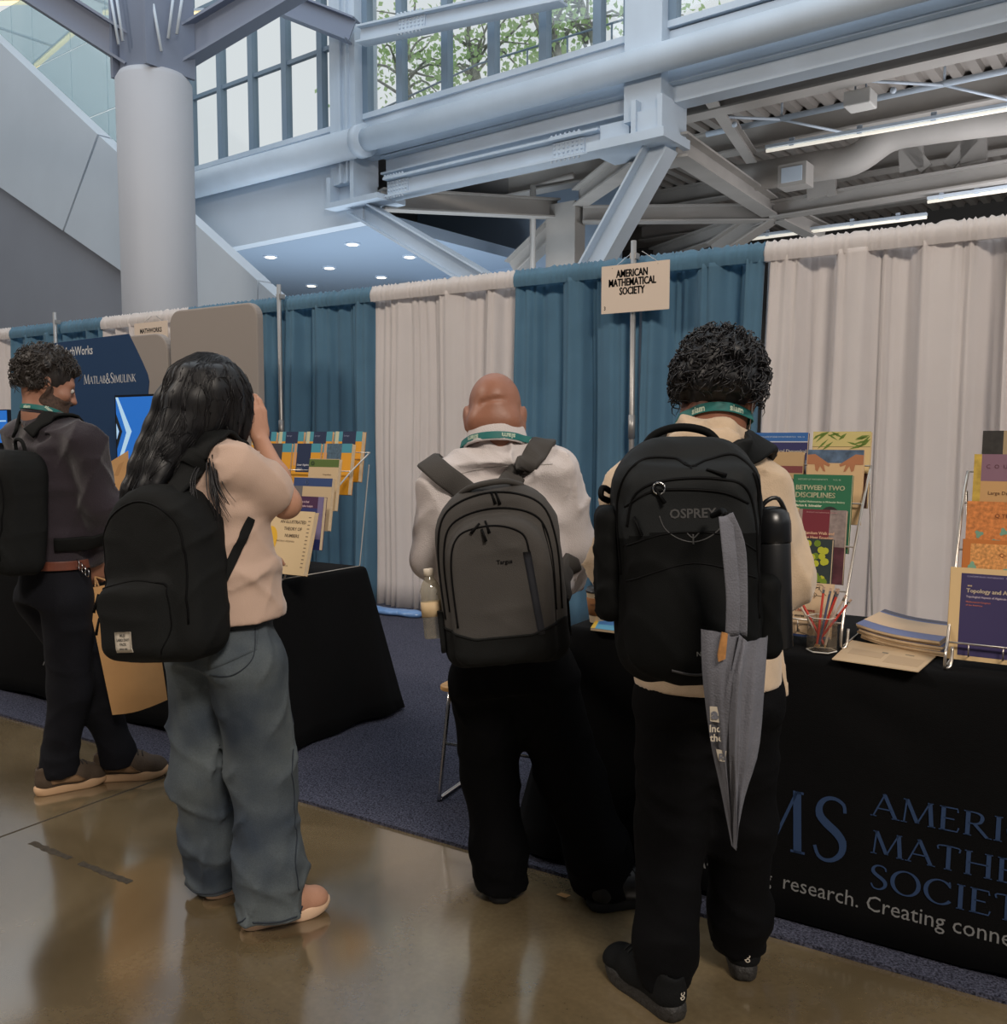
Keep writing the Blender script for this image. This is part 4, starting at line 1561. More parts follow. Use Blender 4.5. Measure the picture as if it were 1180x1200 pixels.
def fruit_art(r, w, h):
    mb, mk = MB(), MB()
    for i in range(26):
        c_ = (rng.uniform(-.15, .42) * w, -.0006, rng.uniform(.15, .93) * h)
        q = [(c_[0] + .011 * math.cos(a), c_[1] - i * 2e-5, c_[2] + .011 * math.sin(a)) for a in np.linspace(0, 2 * PI, 9)[:-1]]
        (mb if i % 3 else mk).raw(q, [tuple(range(8))])
    mb.build('fruit_print', flat((176, 178, 46)), r)
    mk.build('fruit_print', flat((104, 128, 30)), r)


def doodle_art(r, w, h):
    mb = MB()
    for i in range(9):
        c_ = np.array([rng.uniform(-.35, .4) * w, -.0008, rng.uniform(.5, .9) * h if i < 6 else rng.uniform(.1, .2) * h])
        ph = rng.uniform(0, 6, 3)
        pts = [c_ + np.array([.02 * math.cos(t) + .008 * math.cos(3 * t + ph[0]), 0, .014 * math.sin(t) + .006 * math.sin(2 * t + ph[1])]) for t in np.linspace(0, 5.5, 18)]
        pts = [(np.clip(q[0], -w * .48, w * .48), q[1], np.clip(q[2], .004, h * .97)) for q in pts]
        mb.tube(pts, .0007, 4)
    mb.build('line_drawing', flat((70, 60, 50)), r)


book('blue book with white title at the top left of the right rack', -1.031, -.842, 3.30, 1.421, .255, (44, 44, 92), ((0, 1, .88, 1, (42, 96, 160)), (0, 1, .865, .88, (190, 190, 200)), (.93, 1, 0, .62, (90, 100, 120))),
     (('Classical Dynamical', .017, .28, .72, (205, 200, 190), .0006), ('Systems', .017, .28, .62, (205, 200, 190), .0006), ('GRADUATE STUDIES IN MATHEMATICS   VOL 15', .0075, .08, .93, (190, 205, 220), 0)), group=G)
book('cream book with a band of green leaves at the top right of the right rack', -.825, -.635, 3.30, 1.424, .258, (205, 180, 130), ((0, 1, .80, 1, (196, 182, 120)), (0, 1, .795, .80, (60, 60, 30)), (.86, 1, 0, .45, (70, 40, 34), (60, .5))),
     (('Geometry', .022, .12, .70, (70, 60, 40), 0),), art=leaves_art, group=G)
book('book with two reaching hands on a blue and cream cover', -.815, -.635, 3.195, 1.363, .245, (206, 172, 128), ((0, 1, .82, 1, (78, 98, 122), (40, .4)),), (('From Theory', .02, .1, .5, (100, 70, 40), 0),), art=hands_art, group=G)
book('green book with bold white capitals on its cover', -.832, -.647, 3.09, 1.284, .25, (38, 104, 72), (), (('BETWEEN TWO', .0215, .05, .80, (206, 206, 170), .0007), ('DISCIPLINES', .0235, .05, .70, (206, 206, 170), .0007),
     ('An Applied Mathematician in Molecular Biology', .0082, .05, .635, (170, 190, 160), .0003), ('Marion R. Schneider', .0105, .05, .58, (200, 205, 180), .0004), ('HISTORY OF MATHEMATICS        VOL 46', .0075, .08, .925, (170, 195, 170), 0)),
     art=lambda r, w, h: MB().prism([(.03 + .03 * math.cos(a), -.0008, .25 * h + .055 + .03 * math.sin(a)) for a in np.linspace(0, PI, 12)], (0, .0005, 0)).build('portrait_print', flat((40, 36, 34)), r), group=G)
book('book with a maroon block and grey speckled side on its cover', -.80, -.652, 3.045, 1.174, .235, (136, 122, 118), ((0, .66, .55, 1, (112, 36, 48)), (0, .08, .0, 1, (150, 130, 120)), (.66, 1, 0, .5, (92, 52, 62), (30, .3))),
     (('Random Walk and', .0125, .14, .66, (214, 170, 140), .0003), ('the Heat Equation', .0125, .14, .60, (214, 170, 140), .0003), ('STUDENT MATHEMATICAL LIBRARY', .006, .16, .95, (190, 140, 140), 0)), group=G, cnoise=(60, .25))
book('slim cream book peeking out left of the maroon one', -.955, -.806, 3.05, 1.178, .23, (196, 168, 120), ((0, 1, .8, .9, (170, 140, 80)),), (('Number', .02, .1, .6, (90, 60, 30), 0),), group=G)
book('dark book with yellow-green fruit on its cover', -.835, -.68, 2.99, 1.086, .165, (40, 52, 52), (), (('AMS', .014, .06, .9, (150, 170, 160), 0), ('Patterns', .012, .06, .72, (150, 170, 160), 0)), th=.024, art=fruit_art, group=G)
book('white book with black line doodles at the bottom of the right rack', -.885, -.664, 2.945, .952, .17, (208, 180, 146), ((0, 1, 0, .04, (60, 80, 130)),), (('Proofs of Theorems', .015, .22, .46, (150, 60, 40), .0004), ('and their stories', .011, .30, .36, (60, 50, 44), .0003)), art=doodle_art, group=G)
book('navy book behind the hoodie sleeve in the right rack', -1.04, -.86, 2.96, .97, .19, (52, 84, 120), ((0, 1, .5, .7, (180, 190, 200)),), (), group=G)
book('grey-blue book behind the hoodie in the middle of the right rack', -1.03, -.84, 3.1, 1.27, .24, (70, 84, 110), ((.05, .95, .7, .9, (170, 150, 110)),), (), group=G)
book('tan book behind the hands book in the right rack', -1.02, -.83, 3.2, 1.355, .24, (180, 150, 110), ((0, 1, .7, .8, (120, 60, 60)),), (), group=G)

# ---- far right rack
rack('chrome wire book rack at the right edge of the picture', -.325, .12, [(3.17, 1.30), (3.07, 1.21), (2.985, 1.08), (2.93, .98), (2.835, .835)], .761, 2.80, 3.36)
G2 = 'books in the rack at the right edge'


def blobs(c, n, z0, z1):
    def art(r, w, h):
        mb = MB()
        for i in range(n):
            cx, cz = rng.uniform(-.4, .45) * w, rng.uniform(z0, z1) * h
            ph = rng.uniform(0, 6)
            q = [(cx + .010 * (1 + .35 * math.sin(3 * a + ph)) * math.cos(a), -.0007 - i * 1e-5, cz + .010 * (1 + .35 * math.sin(3 * a + ph)) * math.sin(a)) for a in np.linspace(0, 2 * PI, 13)[:-1]]
            mb.raw(q, [tuple(range(12))])
        mb.build('teal_print', flat(c), r)
    return art


book('brown book with a black spine band at the top of the right edge rack', -.292, -.09, 3.20, 1.424, .255, (160, 140, 108), ((0, .28, 0, 1, (44, 42, 40), (50, .3)),), (('Calculus', .014, .4, .85, (90, 70, 50), 0), ('on curves', .012, .4, .72, (90, 70, 50), 0)), group=G2)
book('tan book with a purple band lettered in capitals', -.303, -.10, 3.10, 1.354, .25, (190, 150, 100), ((0, 1, .68, 1, (128, 96, 112)), (0, .10, 0, 1, (190, 160, 70), (30, .3))), (('C  O  U  R  A  N  T', .017, .16, .83, (90, 50, 60), 0), ('Large Deviations', .0145, .20, .52, (90, 60, 40), 0)), th=.03, group=G2)
book('orange patterned book, upper of the two at the right edge', -.308, -.10, 3.01, 1.219, .23, (196, 120, 60), ((0, 1, 0, 1, (196, 122, 64), (90, .3)),), (('Q TELESCOPING', .016, .35, .80, (110, 60, 30), 0),), art=blobs((110, 150, 130), 9, .35, .66), group=G2)
book('orange patterned book with a framed cover, lower of the two at the right edge', -.311, -.10, 2.965, 1.112, .235, (186, 112, 52), ((.10, 1, .05, .95, (206, 146, 84), (120, .4)),), (('Q-SERIES', .016, .45, .80, (130, 70, 40), 0),), art=blobs((120, 165, 140), 12, .3, .75), group=G2)
book('purple-blue book with cream border standing lowest at the right edge', -.33, -.09, 2.875, 1.04, .257, (214, 184, 136), ((.12, 1, .05, .94, (58, 50, 92)),),
     (('ams', .007, .19, .80, (214, 190, 150), .0002), ('Topology and Arithmetic', .0155, .18, .735, (222, 206, 180), .0006), ('Topological Aspects of Algebraic Varieties', .0075, .18, .68, (190, 175, 190), .0002), ('Mathematical Congress', .0065, .18, .625, (214, 120, 90), 0), ('of the Americas', .0065, .18, .59, (214, 120, 90), 0),
      ('CONTEMPORARY MATHEMATICS   772', .006, .18, .90, (170, 165, 200), 0)), th=.02, group=G2)

# ---- left rack
rack('chrome wire book rack on the left table', -3.95, -3.07, [(3.60, 1.33), (3.46, 1.24), (3.33, 1.14), (3.22, 1.04), (3.12, .95), (2.98, .86)], .761, 2.965, 3.50)
G3 = 'books in the left rack'
for i, (x, lab) in enumerate(((-3.17, 'teal and yellow book with navy block, rightmost in the top row of the left rack'), (-3.375, 'teal and yellow book, second from the right in the top row of the left rack'),
                              (-3.58, 'teal and yellow book, third from the right in the top row of the left rack'), (-3.785, 'teal and yellow book with navy block, leftmost in the top row of the left rack'))):
    book(lab, x - .19, x, 3.65, 1.437, .26, YEL, ((0, 1, .80, 1, TEAL_), (.03, .16, .72, 1, (200, 200, 170)), (.30, .78, .40, 1, NAVY)), (('Springer', .012, .34, .9, (150, 160, 190), 0),), th=.03, group=G3)
for i, (x, lab, c3) in enumerate(((-3.107, 'yellow book with patterned navy block above the green-banded one', (74, 100, 120)), (-3.315, 'yellow book with plain navy block and small white lines, left rack', NAVY), (-3.52, 'yellow book with striped navy block nearest the bare elbow', (60, 60, 70)))):
    book(lab, x - .195, x, 3.5, 1.375, .255, YEL, ((0, 1, .82, 1, TEAL_), (.05, .14, .55, 1, (210, 160, 120)), (.16, .66, .42, 1, c3, (80, .3) if i == 0 else None)),
         (('Linear Algebra', .014, .2, .55, (200, 200, 210), .0004), ('Solutions', .011, .2, .48, (200, 200, 210), 0)), th=.03, group=G3)
book('cream book with a green band and round seal', -3.252, -3.058, 3.35, 1.302, .25, CREAM, ((0, 1, .84, .99, (86, 110, 50)),), (('o', .045, .06, .87, (60, 80, 60), .001), ('Inequalities', .012, .5, .68, (100, 80, 60), 0)), th=.022, group=G3)
book('cream book with a blue band and round seal', -3.258, -3.01, 3.25, 1.216, .25, CREAM, ((0, 1, .83, .99, (48, 72, 122)), (0, .25, 0, .83, (110, 108, 110))), (('o', .045, .3, .86, (90, 110, 150), .001),), th=.022, group=G3)
book('purple and blue book in the lower part of the left rack', -3.20, -2.972, 3.15, 1.133, .245, (74, 40, 78), ((0, 1, 0, .78, (44, 52, 110)), (.85, 1, .2, 1, (120, 110, 150))), (('Problems in Real', .012, .25, .88, (210, 180, 190), .0004), ('and Complex Analysis', .012, .25, .80, (210, 180, 190), .0004)), th=.022, group=G3)


def lemon(r, w, h):
    MB().prism([(-.10 + .045 * math.cos(a), -.0008, .52 * h + .062 * math.sin(a)) for a in np.linspace(0, 2 * PI, 25)[:-1]], (0, .0005, 0)).build('yellow_oval_print', flat((226, 176, 40)), r)
    mb = MB()
    for i in range(14):
        mb.box(w / 2 - .03, w / 2 - .016, -.0008, -.0002, h * (.12 + i * .06), h * (.12 + i * .06) + .004)
    mb.build('edge_ticks', flat((120, 100, 80)), r)


book('big white book with a yellow oval at the front of the left rack', -3.175, -2.885, 3.0, 1.078, .285, (216, 190, 148), (), (('AN ILLUSTRATED', .020, .32, .80, (90, 74, 56), .0003), ('THEORY OF', .020, .42, .69, (90, 74, 56), .0003), ('NUMBERS', .020, .46, .58, (90, 74, 56), .0003), ('MARTIN H. WEISSMAN', .011, .30, .50, (110, 90, 70), 0), ('AMERICAN MATHEMATICAL', .009, .25, .12, (110, 90, 70), 0)), th=.025, tilt=16, art=lemon, group=G3)
book('maroon-edged book left of the big white one', -3.42, -3.20, 3.02, 1.06, .26, (110, 40, 56), ((.1, 1, .1, .8, (190, 90, 60)),), (), group=G3)

# ================================================================== SMALL THINGS ON THE RIGHT TABLE
ZTB = .764
m_acryl = glass_mat('clear_acrylic', (246, 244, 240), .08, .02, (220, 210, 200))
cupx, cupy = -.668, 2.835
pc = thing('pencil_cup', 'clear acrylic pencil cup on the right table', 'pencil cup', (cupx, cupy, ZTB), (0, 0, .15))
hx = [(.043 * math.cos(a), .043 * math.sin(a)) for a in np.linspace(0, 2 * PI, 7)[:-1]]
MB().prism([(a, b, 0) for a, b in hx], (0, 0, .006)).build('cup_base', m_acryl, pc)
for i in range(6):
    a, b = np.array(hx[i]), np.array(hx[(i + 1) % 6])
    n_ = (a + b) / np.linalg.norm(a + b) * .0025
    MB().prism([(a[0], a[1], .006), (b[0], b[1], .006), (b[0], b[1], .105), (a[0], a[1], .105)], (-n_[0], -n_[1], 0)).build('cup_wall', m_acryl, pc)
for _z, _r in ((.003, .002), (.105, .0012)):
    MB().tube([(a, b, _z) for a, b in hx], _r, 5, True).build('cup_edge', mat('acrylic_edge', (225, 220, 210), .2), pc)
RED, NVY, WHT = (190, 52, 36), (60, 72, 100), (196, 180, 164)
pcs = [(RED, .030, .000, -.022, -.004, 'red pencil leaning farthest right in the acrylic cup'), (WHT, .022, .006, -.018, .010, 'white pencil leaning right beside the front red one'), (RED, -.030, .004, .012, .002, 'red pencil leaning farthest left in the acrylic cup'),
       (WHT, -.034, -.004, .008, .012, 'white pencil leaning farthest left in the acrylic cup'), (RED, -.004, .010, -.012, -.010, 'red pencil standing nearly upright in the acrylic cup'), (NVY, .004, .014, -.006, -.014, 'dark blue pencil in the middle of the acrylic cup'),
       (NVY, .010, .02, -.010, .012, 'dark blue pencil at the back of the acrylic cup'), (RED, .012, .008, -.016, .004, 'red pencil just right of the dark blue ones'), (WHT, .016, .016, .01, -.008, 'white pencil at the back of the acrylic cup')]
for c_, tx, ty, bx, by, lab in pcs:
    a = np.array([bx, by, .010])
    d = np.array([tx * 1.7 - bx, ty - by, .11])
    d /= np.linalg.norm(d)
    pn = thing('pencil', lab, 'pencil', tuple(np.array([cupx, cupy, ZTB]) + a), group='pencils in the acrylic cup')
    MB().tube([d * .012, d * .165], .0037, 6).build('barrel', flat(c_), pn)
    MB().tube([(0, 0, 0), d * .012], [.0006, .0037], 6).build('tip', flat((200, 160, 110)), pn)
    MB().tube([d * .165, d * .176], .0038, 8).build('ferrule', m_chrome, pn)
    MB().tube([d * .176, d * .185], .0034, 8).build('eraser', flat((180, 150, 130)), pn)


def magazine(label, corners, z0, th, cover, curl=0.0, group=None, deco=None):
    c = np.array([(q[0], q[1]) for q in corners], float)
    cen = c.mean(0)
    c = c - cen
    r = thing('magazine', label, 'magazine', (cen[0], cen[1], z0), group=group)

    def bil(u, v_):
        return (c[0] * (1 - u) + c[1] * u) * (1 - v_) + (c[3] * (1 - u) + c[2] * u) * v_

    def zz(u):
        return curl * ((u - .5) * 2) ** 2 * (1 if u < .5 else .35)

    def sheet(u0, u1, v0, v1, za, zb, n=10):
        V, Fc = [], []
        for i in range(n + 1):
            u = u0 + (u1 - u0) * i / n
            for v_ in (v0, v1):
                p_ = bil(u, v_)
                for z_ in (za, zb):
                    V.append((p_[0], p_[1], z_ + zz(u)))
        for i in range(n):
            b = i * 4
            Fc += [(b, b + 4, b + 6, b + 2), (b + 1, b + 3, b + 7, b + 5), (b, b + 1, b + 5, b + 4), (b + 2, b + 6, b + 7, b + 3)]
        Fc += [(0, 2, 3, 1), (n * 4, n * 4 + 1, n * 4 + 3, n * 4 + 2)]
        return V, Fc
    V, Fc = sheet(0, 1, 0, 1, 0, th)
    mesh_obj('pages', V, Fc, m_pages, r)
    V, Fc = sheet(0, 1, 0, 1, th, th + .0006)
    mesh_obj('cover', V, Fc, flat(cover), r)
    for u0, u1, v0, v1, col in (deco or ()):
        V, Fc = sheet(u0, u1, v0, v1, th + .0006, th + .0010)
        mesh_obj('printed_panel', V, Fc, flat(col), r)
    return r


mc_ = [(-.615, 3.03), (-.362, 2.925), (-.335, 3.25), (-.585, 3.34)]
for i in range(6):
    dx, dy = rng.uniform(-.006, .006, 2)
    top = i == 5
    magazine('topmost magazine of the stack beside the pencil cup' if top else ('magazine %s in the stack beside the pencil cup' % ('at the very bottom', 'second from the bottom', 'third from the bottom', 'third from the top', 'second from the top')[i % 5]), [(a + dx + .004 * (5 - i), b + dy) for a, b in mc_], ZTB + .0078 * i, .0068, (96, 108, 150) if not top else (104, 116, 158), .012,
             'stacked magazines', [(.0, 1, .26, .80, (214, 184, 150)), (0, 1, .86, .99, (84, 84, 100))] + [(.1 + k * .11, .112 + k * .11, .36 + .05 * math.sin(k * 2), .62, (60, 60, 70)) for k in range(8)] + [(.1, .2, .62, .635, (60, 60, 70)), (.62, .8, .60, .612, (60, 60, 70))] if top else None)
magazine('single pale flyer lying in front of the magazine stack', [(-0.616, 2.740, 0.764), (-0.382, 2.714, 0.764), (-0.366, 2.949, 0.764), (-0.623, 3.032, 0.764)], ZTB, .002, (190, 164, 130), 0, None,
         [(.1, .5, .35, .62, (176, 150, 118)), (.55, .95, .2, .6, (176, 150, 118)), (.45, .52, .62, .68, (110, 100, 84)), (.7, .8, .72, .76, (120, 108, 90))])
magazine('blue and yellow booklet beside the coffee cup', [(-1.392, 2.734, 0.766), (-1.287, 2.736, 0.766), (-1.424, 2.997, 0.766), (-1.473, 2.966, 0.766)], ZTB, .008, (90, 160, 190), 0, None, [(0, .15, 0, 1, (220, 180, 60)), (.2, .9, .3, .6, (60, 120, 180))])
cf = thing('coffee_cup', 'paper coffee cup with brown sleeve and dark lid', 'cup', (-1.435, 2.875, ZTB))
MB().lathe([(.028, 0), (.0285, .002), (.041, .104), (.0425, .106), (.041, .108)], seg=28).build('cup_body', mat('white_paper_cup', (214, 192, 160), .6), cf, True)
MB().lathe([(.0305, .026), (.0322, .026), (.0408, .086), (.039, .088)], seg=28).build('sleeve', mat('kraft_sleeve', (150, 102, 62), .85, noise=(60, .1)), cf, True)
MB().lathe([(.0435, .106), (.0445, .110), (.0435, .113), (.040, .114), (.0385, .123), (.036, .124), (.035, .119), (.004, .119)], seg=28).build('lid', mat('black_lid', (24, 26, 30), .35), cf, True)
v, f = text_mesh('HOT', .010, 1, .0003)
lettering(v, f, (-.012, -.0385, .062), flat((90, 60, 40)), cf)
# small wire stand right of the cup
ws = thing('wire_stand', 'small white wire stand between the coffee cup and black pack', 'stand', (-1.36, 3.02, ZTB))
MB().tube(catmull([(-.03, 0, 0), (.03, 0, .09), (.0, 0, .1), (.03, 0, .17)], 4), .004, 7).build('wire', m_wire, ws, True)
MB().tube(catmull([(.03, .05, 0), (.035, .05, .1), (-.02, .05, .105)], 4), .004, 7).build('wire', m_wire, ws, True)

# ------------------------------------------------------------------ stool behind the bald man
m_oak = mat('pale_oak', (196, 150, 92), .5, noise=(6, .2), stretch=(1, 12, 12))
stl = thing('low_stool', 'low stool with pale wooden seat and chrome legs by the carpet', 'stool', (-1.87, 3.02, .012), (0, 0, .12))
seat = MB().prism([(a, b, .432) for a, b in rrect(-.235, .235, -.2, .2, .05, 4)], (0, 0, .018)).build('seat', m_oak, stl, bev=.004)
MB().tube([(-.2, -.15, .425), (-.2, .15, .425), (.2, .15, .425), (.2, -.15, .425)], .009, 8, True).build('seat_frame', m_chrome, stl, True)
for sx in (-1, 1):
    MB().tube(catmull([(sx * .205, -.14, .425), (sx * .225, -.19, .03), (sx * .226, -.185, .009), (sx * .226, -.15, .009), (sx * .226, .15, .009), (sx * .226, .185, .009), (sx * .225, .19, .03), (sx * .205, .14, .425)], 4), .0085, 8).build('leg', m_chrome, stl, True)
MB().tube([(-.215, -.165, .22), (.215, -.165, .22)], .006, 7).build('stretcher', m_chrome, stl, True)
MB().tube([(-.215, .165, .22), (.215, .165, .22)], .006, 7).build('stretcher', m_chrome, stl, True)


# ================================================================== PEOPLE: helpers
def make_field(prims, h=.007, pad=.03):
    lo = np.min([p_[0][1] for p_ in prims if not (len(p_) > 2 and p_[2])], axis=0) - pad
    hi = np.max([p_[0][2] for p_ in prims if not (len(p_) > 2 and p_[2])], axis=0) + pad
    F_ = Field(lo, hi, h)
    for p_ in prims:
        F_.add(p_[0], p_[1] if len(p_) > 1 else .03, p_[2] if len(p_) > 2 else False)
    return F_


def facing(phi, theta=0.0):
    """rows: right, forward, up of something turned phi degrees to the right and tipped theta down"""
    a, b = math.radians(phi), math.radians(theta)
    r = np.array([math.cos(a), -math.sin(a), 0])
    f = np.array([math.sin(a) * math.cos(b), math.cos(a) * math.cos(b), -math.sin(b)])
    return np.array([r, f, np.cross(r, f)])


def V3(*q):
    return np.array(q, float)


def folds(seed, amp, wl=.09, squash=(1, 1, 1), n=4):
    r_ = np.random.default_rng(seed)
    ks = []
    for i in range(n):
        d = r_.normal(0, 1, 3) * np.array(squash)
        d /= np.linalg.norm(d)
        ks.append((d * 2 * PI / (wl * r_.uniform(.7, 1.5)), r_.uniform(0, 6.3), r_.normal(0, 1, 3) * 9))

    def fn(x, y, z):
        s_ = 0
        for d, ph, m_ in ks:
            u = d[0] * x + d[1] * y + d[2] * z + ph + 1.4 * np.sin(m_[0] * x + m_[1] * y + m_[2] * z)
            mask = np.clip(.35 + np.sin(m_[1] * x * 1.3 + m_[2] * y - m_[0] * z + ph * 2), 0, 1)
            s_ = s_ - mask * (1 - np.abs(np.sin(u * .5))) ** 3
        return amp * (s_ + .25)
    return fn


def head_prims(c, phi, theta, s=1.0, ears=True, neck=None, neck_r=.056):
    M = facing(phi, theta)
    P = lambda r, f, u: np.array(c) + s * (r * M[0] + f * M[1] + u * M[2])
    out = [(ball(P(0, -.008, .020), np.array((.074, .095, .088)) * s, M), .02),
           (ball(P(0, .026, -.042), np.array((.058, .066, .076)) * s, M), .03),
           (cone(P(-.046, .0, -.062), P(-.012, .066, -.098), .022 * s, .02 * s), .02),
           (cone(P(.046, .0, -.062), P(.012, .066, -.098), .022 * s, .02 * s), .02),
           (ball(P(0, .070, -.096), .024 * s), .02),
           (cone(P(-.038, .076, .014), P(.038, .076, .014), .014 * s), .02)]
    for q in (-1, 1):
        out.append((ball(P(q * .042, .064, -.034), .026 * s), .02))
        out.append((ball(P(q * .031, .099, -.006), .014 * s), .012, True))
        if ears:
            out.append((ball(P(q * .080, -.010, -.018), np.array((.009, .020, .033)) * s, facing(phi + q * 22, theta)), .008))
            out.append((ball(P(q * .078, -.004, -.045), np.array((.008, .010, .012)) * s, M), .008))
    out += [(cone(P(0, .090, -.002), P(0, .112, -.042), .009 * s, .012 * s), .012),
            (ball(P(-.012, .103, -.044), .008 * s), .008), (ball(P(.012, .103, -.044), .008 * s), .008),
            (cone(P(-.02, .089, -.066), P(.02, .089, -.066), .009 * s), .008),
            (cone(P(-.018, .088, -.078), P(.018, .088, -.078), .009 * s), .008)]
    if neck is not None:
        out.append((cone(P(0, -.022, -.055), neck, neck_r * .92, neck_r * 1.05), .035))
    return out, P, M


def eyes(root, P, s=1.0):
    me, mi = mat('eye_white', (205, 200, 192), .3), mat('dark_iris', (40, 28, 20), .25)
    for q in (-1, 1):
        c = P(q * .031, .084, -.006)
        e = MB().ball(c, .0115 * s, 12, 8).build('eye', me, root, True)
        c2 = P(q * .031, .0915, -.008)
        MB().ball(c2, .0055 * s, 10, 6).build('iris', mi, e, True)


def hand_prims(wrist, d, n, side, curl=25, spread=.4, thumb=35):
    """palm, four fingers, thumb; d along the hand, n where the palm looks, side=+1 thumb on +cross(d,n)"""
    d, n = np.array(d, float), np.array(n, float)
    d /= np.linalg.norm(d)
    n = n - d * (n @ d)
    n /= np.linalg.norm(n)
    w = np.cross(d, n) * side
    W = np.array(wrist, float)
    out = []
    offs = (.031, .0105, -.0105, -.030)
    lens = (.072, .080, .074, .058)
    for i, (o, L) in enumerate(zip(offs, lens)):
        k0 = W + d * (.088 - .004 * abs(i - 1.2)) + w * o
        out.append((cone(W + d * .012 + w * o * .62, k0, .0145, .0112), .010))
        cur = k0
        ang = math.radians(curl * .6)
        for j, fr in enumerate((.46, .30, .24)):
            dd = d * math.cos(ang) + n * math.sin(ang) + w * o * spread
            dd /= np.linalg.norm(dd)
            nx = cur + dd * L * fr
            out.append((cone(cur, nx, .0092 - .0009 * j, .0086 - .0009 * j), .004))
            cur = nx
            ang += math.radians(curl)
    t0 = W + d * .022 + w * .026 + n * .006
    a = math.radians(thumb)
    dd = d * math.cos(a) + w * math.sin(a) * .8 + n * .35
    dd /= np.linalg.norm(dd)
    t1 = t0 + dd * .040
    d2 = dd * .8 + d * .5 + n * .2
    d2 /= np.linalg.norm(d2)
    t2 = t1 + d2 * .030
    out += [(cone(t0, t1, .0135, .0108), .012), (cone(t1, t2, .0105, .0085), .004)]
    return out


def decal(field, quad, off, thick, nu, nv, name, m, parent, project=True):
    """a cloth patch lying on a surface: bilinear quad projected on the field"""
    q = np.array(quad, float)
    u, v_ = np.meshgrid(np.linspace(0, 1, nu), np.linspace(0, 1, nv), indexing='ij')
    u, v_ = u[..., None], v_[..., None]
    P = (q[0] * (1 - u) + q[1] * u) * (1 - v_) + (q[3] * (1 - u) + q[2] * u) * v_
    P = P.reshape(-1, 3)
    P[:, 1] = np.where(P[:, 1] < -.17, field.front(P[:, 0], P[:, 2]) - .002, P[:, 1])
    if project:
        A, g = field.project(P, off + thick)
        B, _ = field.project(P, off)
    V = np.concatenate([A, B])
    N = nu * nv
    f = []
    ix = lambda i, j: i * nv + j
    for i in range(nu - 1):
        for j in range(nv - 1):
            f.append((ix(i, j), ix(i + 1, j), ix(i + 1, j + 1), ix(i, j + 1)))
            f.append((N + ix(i, j + 1), N + ix(i + 1, j + 1), N + ix(i + 1, j), N + ix(i, j)))
    for i in range(nu - 1):
        for j in (0, nv - 1):
            f.append((ix(i, j), N + ix(i, j), N + ix(i + 1, j), ix(i + 1, j)))
    for j in range(nv - 1):
        for i in (0, nu - 1):
            f.append((ix(i, j), ix(i, j + 1), N + ix(i, j + 1), N + ix(i, j)))
    return mesh_obj(name, V, f, m, parent, True)


def seam(field, pts, r, off, name, m, parent, n=8, seg=5, closed=False):
    P = catmull(pts, n, closed)
    P[:, 1] = np.where(P[:, 1] < -.17, field.front(P[:, 0], P[:, 2]) - .002, P[:, 1])
    A, _ = field.project(P, off)
    return MB().tube(A, r, seg, closed).build(name, m, parent, True)


m_skin_pale = mat('light_skin', (186, 138, 112), .5, noise=(14, .06), bump=(60, .05))
m_skin_red = mat('ruddy_skin', (150, 102, 80), .48, noise=(12, .08), bump=(50, .06))
m_skin_tan = mat('tan_skin', (140, 92, 70), .5, noise=(14, .06))
m_skin_olive = mat('olive_skin', (160, 114, 92), .5, noise=(14, .06))
m_hair_black = mat('black_hair', (17, 17, 20), .5, noise=(40, .3))
m_hair_brown = mat('dark_brown_hair', (40, 35, 32), .5, noise=(40, .3))
m_hair_strand = mat('black_hair_strand', (24, 23, 26), .45)
m_hair_strand_b = mat('brown_hair_strand', (50, 44, 40), .45)
m_lanyard = mat('teal_lanyard', (26, 108, 104), .6)
m_lan_ink = mat('pale_lanyard_print', (190, 210, 190), .6)


def curls(root, P, M, n, base_m, strand_m, seed, size, keep, back=.0, scale=(1.0, 1.0, 1.0), strands=420, name='hair', curl_r=.008, hang=.02):
    """cap of lumpy locks plus loose curled strands"""
    r_ = np.random.default_rng(seed)
    rad = np.array((.080, .102, .095)) * scale
    prims = [(ball(P(0, -.016, .024), rad * .985, M), .01)]
    dirs = []
    while len(dirs) < n:
        d = r_.normal(0, 1, 3)
        d /= np.linalg.norm(d)
        if keep(d):
            dirs.append(d)
    for d in dirs:
        q = d * rad
        prims.append((ball(P(q[0], q[1] - .016, q[2] + .024), size * r_.uniform(.7, 1.35)), .008))
    # face opening
    prims.append((ball(P(0, .105, -.045), (.078, .088, .098), M), .015, True))
    prims.append((ball(P(0, .03, -.15), (.12, .13, .08), M), .012, True))
    F_ = make_field(prims, .006)
    F_.warp(folds(seed + 1, .004, .03))
    o = F_.mesh(name, base_m, root)
    mb = MB()
    k = 0
    while k < strands:
        d = r_.normal(0, 1, 3)
        d /= np.linalg.norm(d)
        if not keep(d):
            continue
        k += 1
        q = d * rad * 1.02
        p0 = P(q[0], q[1] - .016, q[2] + .024)
        nrm = (M.T @ d)
        tng = np.cross(nrm, r_.normal(0, 1, 3))
        tng /= np.linalg.norm(tng)
        tng = tng * .7 + np.array([0, 0, -1.0]) * .7
        b_ = np.cross(nrm, tng)
        L = r_.uniform(.03, .06)
        ph = r_.uniform(0, 6.3)
        t = np.linspace(0, 1, 9)
        cr = curl_r * r_.uniform(.5, 1.2)
        pts = [p0 + nrm * (size * .75 + cr * math.sin(ph + 6.5 * a) + hang * a * (1 - a)) + tng * L * (a - .4) + b_ * cr * math.cos(ph + 6.5 * a) for a in t]
        mb.tube(pts, np.array([.001, .0016, .0018, .0018, .0018, .0017, .0015, .0012, .0006]), 4)
    tag(mb.build('hair_strands', strand_m, o, True), kind='stuff')
    return o


